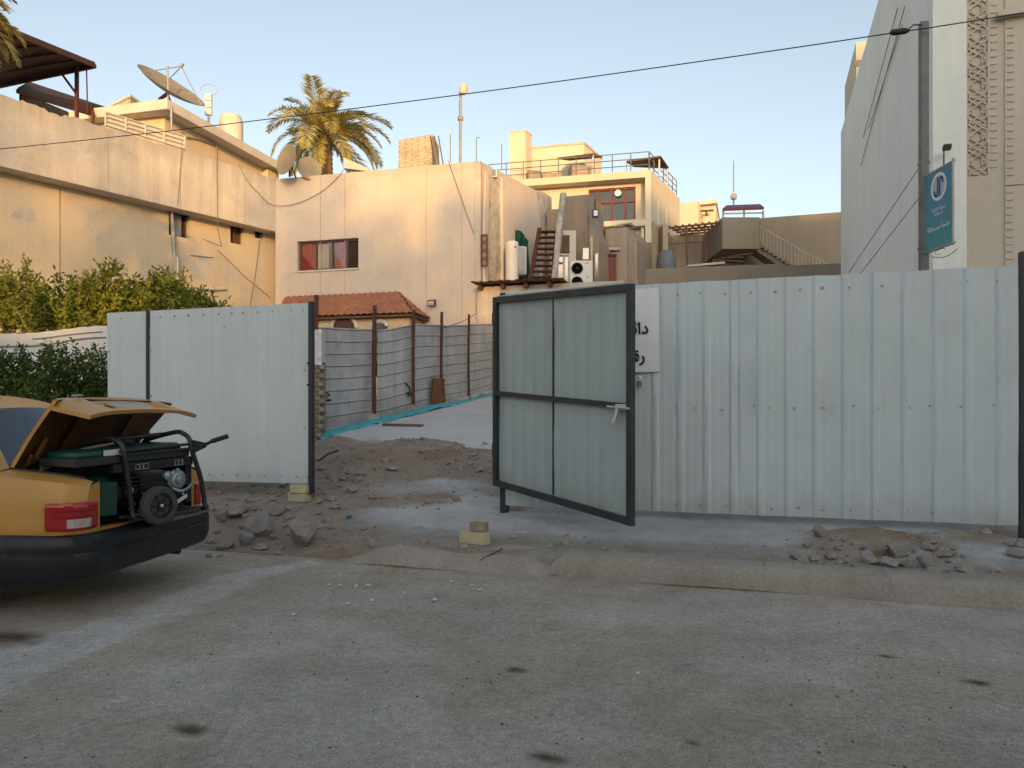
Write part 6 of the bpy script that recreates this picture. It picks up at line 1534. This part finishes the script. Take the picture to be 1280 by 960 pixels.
# ------------------------------------------------------------------ portable generator standing in the boot
e1 = V(.5, .866, 0); e2 = V(.866, -.5, 0)
go = V(-2.74, 5.42, .60)
def Q(a, b, z): return go+e1*a+e2*b+V(0, 0, z*(1.02+.11*a))
gen = thing('generator', 'portable petrol generator with a black tube frame and one wheel standing in the open boot', 'generator', Q(.28, -.2, 0))
TB = .0185
mb = MB()
def hoop(a, k=0):
    return [Q(a, -.50, .02), Q(a+k, -.02, .03), Q(a+k, .0, .08), Q(a-.02+k*.8, .0, .25), Q(a-.05, .0, .45), Q(a-.06, -.02, .535), Q(a-.075, -.07, .575), Q(a-.09, -.15, .585), Q(a-.11, -.45, .53), Q(a-.11, -.52, .49)]
def soft(pts, n=6):
    out = []
    for k in range(len(pts)-1):
        p0, p1, p2, p3 = pts[max(k-1, 0)], pts[k], pts[k+1], pts[min(k+2, len(pts)-1)]
        for q in range(n):
            t = q/n; out.append(.5*((2*p1)+(p2-p0)*t+(2*p0-5*p1+4*p2-p3)*t*t+(3*p1-p0-3*p2+p3)*t**3))
    out.append(pts[-1]); return out
for a, k in ((.06, .0), (.61, .06)): mb.tube(soft(hoop(a, k)), TB, 10)
mb.tube(soft([Q(.06, -.01, .03), Q(.12, .0, .02), Q(.55, .0, .02), Q(.63, -.01, .03)]), TB, 10)
mb.tube([Q(.06, -.48, .02), Q(.63, -.48, .02)], TB, 10); mb.tube([Q(-.04, -.30, .565), Q(.53, -.30, .565)], TB, 8); mb.tube([Q(-.03, -.005, .50), Q(.55, -.005, .50)], .011, 8); mb.tube([Q(-.03, -.005, .47), Q(.55, -.005, .47)], .009, 8)

mb.build('tube_frame', M['blacktube'], gen, 50)
mb = MB(); mb.tube(soft([Q(.545, -.02, .50), Q(.62, .02, .48), Q(.72, .06, .515), Q(.80, .10, .535)]), [.013]*0 or .013, 8); mb.prism([Q(.55, .01, .43), Q(.66, .03, .47), Q(.66, .03, .50), Q(.55, .01, .53)], e2*.01)
mb.tube([Q(.70, .052, .509), Q(.81, .104, .537)], .019, 10); mb.build('lift_handle', M['black'], gen, 50)
# fuel tank and control panel
def tankpts(z0, z1, a0, a1, b0, b1): return [Q(a0, b0, z0), Q(a1, b0, z0), Q(a1, b1, z0), Q(a0, b1, z0)], V(0, 0, z1-z0)
mb = MB(); p, e = tankpts(.455, .52, -.30, .52, -.06, -.44); mb.prism(p, e); tk = mb.build('fuel_tank', M['green'], gen, 40, bevel=.03)
mb = MB(); mb.prism([Q(-.33, -.03, .415), Q(.56, -.03, .415), Q(.56, -.47, .415), Q(-.33, -.47, .415)], (0, 0, .055)); mb.build('tank_flange', M['blacktube'], tk, bevel=.008)
mb = MB(); mb.lathe(Q(.2, -.26, .535), (0, 0, 1), [(.05, 0), (.05, .025), (.04, .03), (.001, .03)], 20); mb.build('tank_cap', M['black'], tk, 40)
mb = MB(); mb.prism([Q(-.12, -.046, .475), Q(.02, -.046, .475), Q(.02, -.046, .515), Q(-.12, -.046, .515)], e2*.004); mb.build('tank_label', M['foil'], tk)
mb = MB(); mb.prism([Q(-.06, -.015, .35), Q(.58, -.015, .35), Q(.58, -.015, .412), Q(-.06, -.015, .412)], e2*-.12); pn = mb.build('control_panel', M['engine'], gen, bevel=.006)
for a, w_ in ((.10, .10), (.42, .07)):
    mb = MB()
    for pts in ([(a, .36), (a+w_, .36), (a+w_, .395), (a, .395), (a, .36)],): mb.tube([Q(x, -.012, z) for x, z in pts], .003, 4)
    mb.tube([Q(a+.03, -.012, .365), Q(a+.03, -.012, .39)], .004, 4); mb.tube([Q(a+.06, -.012, .365), Q(a+.06, -.012, .39)], .004, 4)
    mb.build('socket_frame', M['zinc'], pn)
# alternator and engine
mb = MB(); mb.lathe(Q(-.17, -.20, .19), e1, [(.10, 0), (.135, .015), (.145, .05), (.145, .13), (.12, .15)], 28); al = mb.build('alternator_cover', M['green'], gen, 40)
mb = MB()
for k in range(5): mb.tube([Q(-.172, -.20+.03*(k-2)-.04, .19-.07), Q(-.172, -.20+.03*(k-2)+.04, .19+.07)], .004, 4)
mb.prism([Q(-.2, -.07, .06), Q(-.02, -.07, .06), Q(-.02, -.07, .29), Q(-.2, -.07, .29)], e2*.025); mb.build('cover_face', M['green'], al, bevel=.022)
mb = MB(); mb.lathe(Q(-.02, -.20, .19), e1, [(.12, 0), (.125, .02), (.125, .20), (.10, .22)], 24); mb.prism([Q(.17, -.06, .05), Q(.52, -.06, .05), Q(.52, -.06, .31), Q(.17, -.06, .31)], e2*-.32)
for k in range(7): mb.prism([Q(.03, -.045, .13+.028*k), Q(.32, -.045, .13+.028*k), Q(.32, -.045, .138+.028*k), Q(.03, -.045, .138+.028*k)], e2*-.2)
mb.prism([Q(-.02, -.02, .03), Q(.6, -.02, .03), Q(.6, -.02, .05), Q(-.02, -.02, .05)], e2*-.4)
eng = mb.build('engine_block', M['engine'], gen, 40)
mb = MB(); c = Q(.46, -.055, .255); mb.lathe(c, e2, [(.075, -.02), (.078, .012), (.06, .022), (.058, .03), (.035, .034), (.03, .05), (.002, .055)], 28)
mb.lathe(Q(.37, -.05, .29), e2, [(.035, 0), (.035, .03), (.02, .04), (.001, .045)], 16); mb.tube(soft([Q(.40, -.02, .20), Q(.46, .0, .175), Q(.53, -.01, .19), Q(.57, -.02, .215)]), .012, 8); mb.build('carburettor', M['alu'], eng, 40)
mb = MB(); mb.lathe(Q(.06, -.03, .215), e2, [(.032, 0), (.032, .012), (.014, .014), (.014, .02), (.001, .02)], 6); mb.build('starter_hub', M['chrome'], eng, 30)
for a, z in ((.16, .19), (.22, .185), (.28, .20), (.1, .12), (.13, .07), (.45, .33), (.5, .15)): mb = MB(); mb.lathe(Q(a, -.03, z), e2, [(.010, 0), (.010, .01), (.001, .011)], 6); mb.build('bolt', M['chrome'], eng, 30)
mb = MB(); mb.prism([Q(.44, -.02, .085), Q(.53, -.02, .125), Q(.525, -.02, .15), Q(.435, -.02, .11)], e2*.006); mb.build('spark_plug', M['foil'], eng); mb = MB(); mb.tube(soft([Q(.05, -.02, .10), Q(.09, 0, .05), Q(.15, 0, .06), Q(.16, -.01, .1)]), .008, 6); mb.build('drain_hook', M['chrome'], eng, 30)
mb = MB(); mb.prism([Q(.545, -.05, .08), Q(.60, -.05, .08), Q(.60, -.05, .36), Q(.545, -.05, .36)], e2*-.3); mb.build('air_filter', M['black'], gen, bevel=.015)
for pts in ([Q(-.1, -.05, .42), Q(-.2, -.3, .45), Q(-.3, -.5, .38)], [Q(.0, -.12, .55), Q(-.15, -.35, .50), Q(-.3, -.5, .40)]):
    mb = MB(); mb.tube(soft(pts), .010, 6); mb.build('hose', M['wirepale'], gen, 50)
# wheel
wc = Q(.235, .055, .10); mb = MB(); mb.lathe(wc, e2, [(.085, -.03), (.125, -.035), (.14, -.02), (.14, .025), (.125, .04), (.092, .04), (.088, .02)], 36); wh = mb.build('wheel', M['tyre'], gen, 40)
mb = MB(); mb.lathe(wc, e2, [(.092, .0), (.092, .032), (.082, .034), (.078, .016), (.03, .016), (.026, .034), (.012, .036)], 30)
for k in range(6): mb.bar(wc+(e1*cos(k*1.047)+V(0, 0, sin(k*1.047)))*.02+e2*.018, wc+(e1*cos(k*1.047)+V(0, 0, sin(k*1.047)))*.082+e2*.018, .018, .014, up=e2)
mb.build('rim', M['black'], wh, 40)
mb = MB(); mb.lathe(wc+e2*.036, e2, [(.013, 0), (.013, .006), (.004, .012), (.001, .012)], 10); mb.build('axle_nut', M['chrome'], wh, 40)

# ------------------------------------------------------------------ stones, bricks, litter
def rockmesh(c, r, seed, sq=(1, .8, .7), sub=3):
    bm = bmesh.new(); bmesh.ops.create_icosphere(bm, subdivisions=sub, radius=1.0); R = random.Random(seed)
    planes = [(rv(R), R.uniform(.42, .8)) for k in range(15)]
    for v in bm.verts:
        p = v.co.normalized()*1.0
        for n_, d_ in planes:
            e = p.dot(n_)-d_
            if e > 0: p -= n_*e
        p += p.normalized()*(.04*noise.noise(p*2.5+V(seed, 0, 0))+.035*noise.noise(p*8+V(seed, 3, 0))+.018*noise.noise(p*19+V(seed, 9, 0)))
        v.co = V(p.x*sq[0]*r, p.y*sq[1]*r, p.z*sq[2]*r)
    rot = Matrix.Rotation(R.uniform(0, 6.3), 3, 'Z') @ Matrix.Rotation(R.uniform(-.3, .3), 3, 'X')
    mb = MB(); mb.v = [tuple(rot @ v.co+Vector(c)) for v in bm.verts]; mb.f = [tuple(v.index for v in f.verts) for f in bm.faces]; bm.free(); return mb
def rock(x, y, wpx, label, m='rock', sq=(1, .8, .7), group=None, seed=None, name='stone'):
    """y is the row of the stone's foot"""
    g_ = G(x, y-2); r = wpx/2*g_.y/F/.82; seed = seed or int(x*7+y)
    mb = rockmesh((g_.x, g_.y, g_.z+r*sq[2]*.45), r, seed, sq, 4 if wpx > 24 else 3)
    return single(mb, name, M[m], label, 'stone', group, sm=28)
rock(375, 679, 44, 'largest grey boulder of broken concrete on the road edge below the left fence end post', sq=(1, .8, .85), name='boulder')
rock(325, 672, 34, 'angular grey boulder between the car and the largest boulder', sq=(1, .8, .9), name='boulder')
rock(306, 684, 26, 'rounded grey stone just in front of the angular boulder by the car', name='stone')
rock(327, 689, 22, 'small pale flat stone at the road edge in front of the angular boulder', sq=(1, .7, .4))
rock(296, 646, 34, 'low slab of broken concrete behind the angular boulder near the car', sq=(1, .8, .5))
rock(283, 688, 28, 'dusty stone beside the bumper corner at the road edge', 'rock_tan', sq=(1, .8, .6))
rock(277, 652, 22, 'brown stone beside the right taillight of the car', 'rock_tan')
rock(347, 645, 26, 'flat tan stone under the left sheet fence beside the yellow bricks', 'rock_tan', sq=(1, .8, .45))
rock(393, 622, 14, 'brown broken stone right of the yellow bricks under the fence end post', 'rock_tan')
rock(417, 637, 18, 'pale flat stone in the gateway beside the blue plastic rag', sq=(1, .8, .4))
rock(440, 617, 20, 'pale stone in the gateway left of the grey concrete patch', sq=(1, .8, .5))
rock(447, 604, 13, 'small round stone in front of the clay heap, left of the gateway middle', sq=(1, .9, .7))
rock(484, 580, 11, 'small pale round stone lying on the clay heap', sq=(1, .9, .8))
rock(490, 590, 16, 'flat pale stone at the foot of the clay heap', sq=(1, .8, .4))
R = random.Random(77)
for x, y, w_ in ((403, 588, 10), (412, 600, 10), (428, 603, 9), (436, 595, 9), (455, 597, 8), (421, 612, 9), (404, 612, 8), (458, 608, 9), (560, 583, 8), (575, 590, 12), (588, 584, 9), (600, 592, 12), (596, 577, 8), (609, 588, 8), (571, 579, 7), (584, 596, 8), (427, 588, 7), (470, 590, 7)):
    rock(x, y, w_, 'small broken stone scattered in the gateway around the clay heap', 'rock_tan' if R.random() < .5 else 'rock', (1, .8, .7), 'small stones around the clay heap')
for x, y, w_ in ((262, 700, 12), (275, 700, 9), (342, 677, 12), (352, 688, 10), (360, 640, 12), (405, 655, 10), (412, 665, 9), (318, 640, 12), (289, 628, 11), (265, 640, 13), (340, 628, 10), (302, 662, 12), (398, 645, 9), (310, 630, 9), (336, 652, 9), (357, 660, 8), (430, 640, 8), (272, 668, 10)):
    rock(x, y, w_, 'small broken stone in the rubble between the car and the left fence', 'rock_tan' if R.random() < .4 else 'rock', (1, .8, .65), 'small stones by the car')
# heap before the right fence
rock(1165, 713, 42, 'large flat pale grey stone at the right foot of the rubble heap before the fence', sq=(1, .7, .55), name='boulder')
rock(1121, 698, 34, 'upright grey stone in the middle of the rubble heap before the right fence', sq=(1, .7, .9), name='boulder')
rock(1098, 698, 30, 'rounded yellowish stone in the middle of the rubble heap before the right fence', 'rock_tan', sq=(1, .8, .95), name='boulder')
rock(1087, 707, 26, 'grey angular stone at the front of the rubble heap, left of the yellowish stone', sq=(1, .8, .7))
rock(1112, 710, 28, 'long low grey stone at the front foot of the rubble heap', sq=(1.2, .6, .5))
rock(1133, 711, 22, 'small dark stone squeezed behind the large flat pale stone of the heap', 'rock_tan', sq=(1, .8, .5))
rock(1024, 673, 26, 'crumbly tan stone at the left top of the rubble heap against the fence', 'rock_tan', sq=(1, .8, .8))
rock(1003, 702, 26, 'flat grey stone at the far left foot of the rubble heap before the fence', sq=(1, .8, .5))
rock(1018, 703, 14, 'pale cube shaped stone at the left foot of the rubble heap', sq=(1, .9, .9))
rock(1038, 700, 24, 'slanting tan slab leaning in the left part of the rubble heap', 'rock_tan', sq=(1.2, .6, .5))
rock(1070, 714, 14, 'pale stone lying alone before the rubble heap on the kerb', sq=(1, .8, .7))
rock(1160, 683, 26, 'low reddish stone at the right top of the rubble heap', 'rock_tan', sq=(1, .8, .45))
rock(1178, 697, 30, 'long flat tan stone behind the large pale stone of the heap', 'rock_tan', sq=(1.2, .7, .35))
rock(1270, 698, 30, 'flat grey stone at the right picture edge below the fence end post', sq=(1, .8, .4))
rock(1260, 684, 15, 'small pale flat stone beside the foot of the fence end post', sq=(1, .8, .5))
rock(1276, 686, 15, 'bright round stone at the right picture edge', sq=(1, .9, .9))
for x, y, w_ in ((1010, 685, 12), (1030, 690, 10), (1047, 690, 10), (1055, 706, 12), (1040, 712, 9), (1062, 698, 9), (1028, 712, 8), (1145, 694, 10), (1150, 676, 9), (1185, 705, 9), (1195, 712, 7), (1042, 678, 9), (1055, 681, 8), (996, 708, 8), (1078, 690, 9), (1192, 690, 8), (1066, 684, 7), (1205, 700, 8)):
    rock(x, y, w_, 'small broken stone in the rubble heap before the right fence', 'rock_tan' if R.random() < .6 else 'rock', (1, .8, .65), 'small stones of the right heap')
for x, y, w_ in ((462, 527, 10), (545, 512, 16), (556, 509, 12), (572, 505, 15), (590, 500, 13), (604, 497, 13), (530, 514, 9)):
    rock(x, y+2, w_, 'tan stone packed along the foot of the shutter fence', 'rock_tan', (1.3, .8, .5), 'stones along the shutter fence')
# yellow bricks
def brick(x, y, w_, h_, d_, yaw, label, m='yellowbrick', lift=0., stains=False):
    g_ = G(x, y); k = g_.y/F; a = SU*cos(yaw)+SN*sin(yaw); b = V(-a.y, a.x, 0); L_ = w_*k
    mb = MB(); mb.obox(g_-a*L_/2+V(0, 0, lift), a*L_, b*d_, (0, 0, h_*k))
    bm_ = mb; o = single(mb, 'brick', M[m], label, 'brick', bevel=.008); return o
b1 = brick(588.5, 681, 38, 15, .12, .30, 'pale yellow brick lying on the kerb before the gateway')
t_ = b1; mbx = MB(); g_ = G(588.5, 681); aa = SU*cos(.3)+SN*sin(.3)
brick(595.5, 681, 21, 11.5, .10, .15, 'short broken tan brick on top of the pale yellow brick', 'rock_tan', lift=15.4*G(588.5, 681).y/F)
mb = MB(); g1 = G(369, 628); k = g1.y/F
for z in (0,):
    pass
sup0 = brick(370, 628, 26, 11, .14, .05, 'lower of two yellow bricks propping the left fence panel')
brick(372, 628, 23, 10, .13, -.06, 'upper of two yellow bricks propping the left fence panel', lift=11.3*k)
# plank on the slab, sticks
g_ = G(478, 535); h_ = G(527, 536); mb = MB(); mb.obox(g_+V(0, 0, .03), h_-g_, (.02, .16, .0), (0, 0, .05)); mb.v = [(p[0], p[1], p[2]+.05*sin(pi*clamp((p[0]-g_.x)/(h_.x-g_.x)))) for p in mb.v]; single(mb, 'plank', M['wood'], 'dark plank lying on the pale concrete slab inside the gateway', 'plank')
g_ = G(398, 581)+V(0, 0, .05); h_ = G(423, 573)+V(0, 0, .12); mb = MB(); mb.tube([g_, (g_+h_)/2+V(0, 0, .03), h_], .018, 6); single(mb, 'stick', M['bark'], 'thin dark stick poking out of the rubble beside the left fence end post', 'stick')
g_ = G(583, 715)+V(0, 0, .012); h_ = G(628, 711)+V(0, 0, .03); mb = MB(); mb.tube([g_, (g_+h_)/2+V(0, .03, .01), h_], .007, 5); single(mb, 'twig', M['bark'], 'thin brown twig lying in the gutter at the kerb before the gateway', 'twig')
def crumple(x, y, w_, label, m, cat, name, seed, flat=.35):
    g_ = G(x, y); r = w_/2*g_.y/F; mb = rockmesh((g_.x, g_.y, g_.z+r*flat*.5+.004), r, seed, (1, .8, flat), 3); mb.v = [(p[0]+.4*r*nz(p, 3/r*.4, seed), p[1]+.3*r*nz(p, 4/r*.4, 3), p[2]+.12*r*nz(p, 5/r*.4, 5)) for p in mb.v]
    return single(mb, name, m, label, cat, sm=25)
crumple(436, 648, 13, 'small crumpled blue plastic rag at the broken end of the kerb', M['rag_blue'], 'rag', 'rag', 4, .6)
# plastic cup by the kerb
g_ = G(1074, 748); t = thing('cup', 'small clear plastic cup lying in the gutter under the right kerb', 'cup', g_)
mb = MB(); ax = V(.9, -.3, .12).normalized(); mb.lathe(g_+V(-.04, 0, .04), ax, [(.024, 0), (.035, .085), (.037, .086), (.033, .08), (.022, .004), (.001, .003)], 20); mb.build('wall', mat('clear_plastic', (.30, .38, .38), .25, .1, spec=.6), t, 50)
# white flakes
def flake(x, y, w_, seed, label, grp):
    R = random.Random(seed); g_ = rp(x, y); g_.z = .016; r = w_/2*g_.y/F*.8; n = 7
    pts = [g_+V(r*(.6+.5*R.random())*cos(k*2*pi/n), r*(.55+.5*R.random())*sin(k*2*pi/n)*1.2, .010*R.random()) for k in range(n)]; mb = MB(); mb.prism(pts, (0, 0, .006)); single(mb, 'paper_scrap', M['litter'], label, 'paper scrap', grp)
for k, (x, y, w_) in enumerate(((411, 734, 9), (425, 735, 8), (445, 736, 6), (461, 735, 9), (421, 756, 6), (435, 758, 6), (465, 754, 8), (506, 745, 6), (543, 753, 10), (367, 772, 9), (564, 730, 8), (589, 735, 9), (600, 741, 8), (424, 721, 6), (371, 752, 6), (797, 846, 8))):
    flake(x, y, w_, k+3, 'small white scrap of paper lying on the road before the gateway', 'white scraps on the road')
# brown twigs and stains need no objects
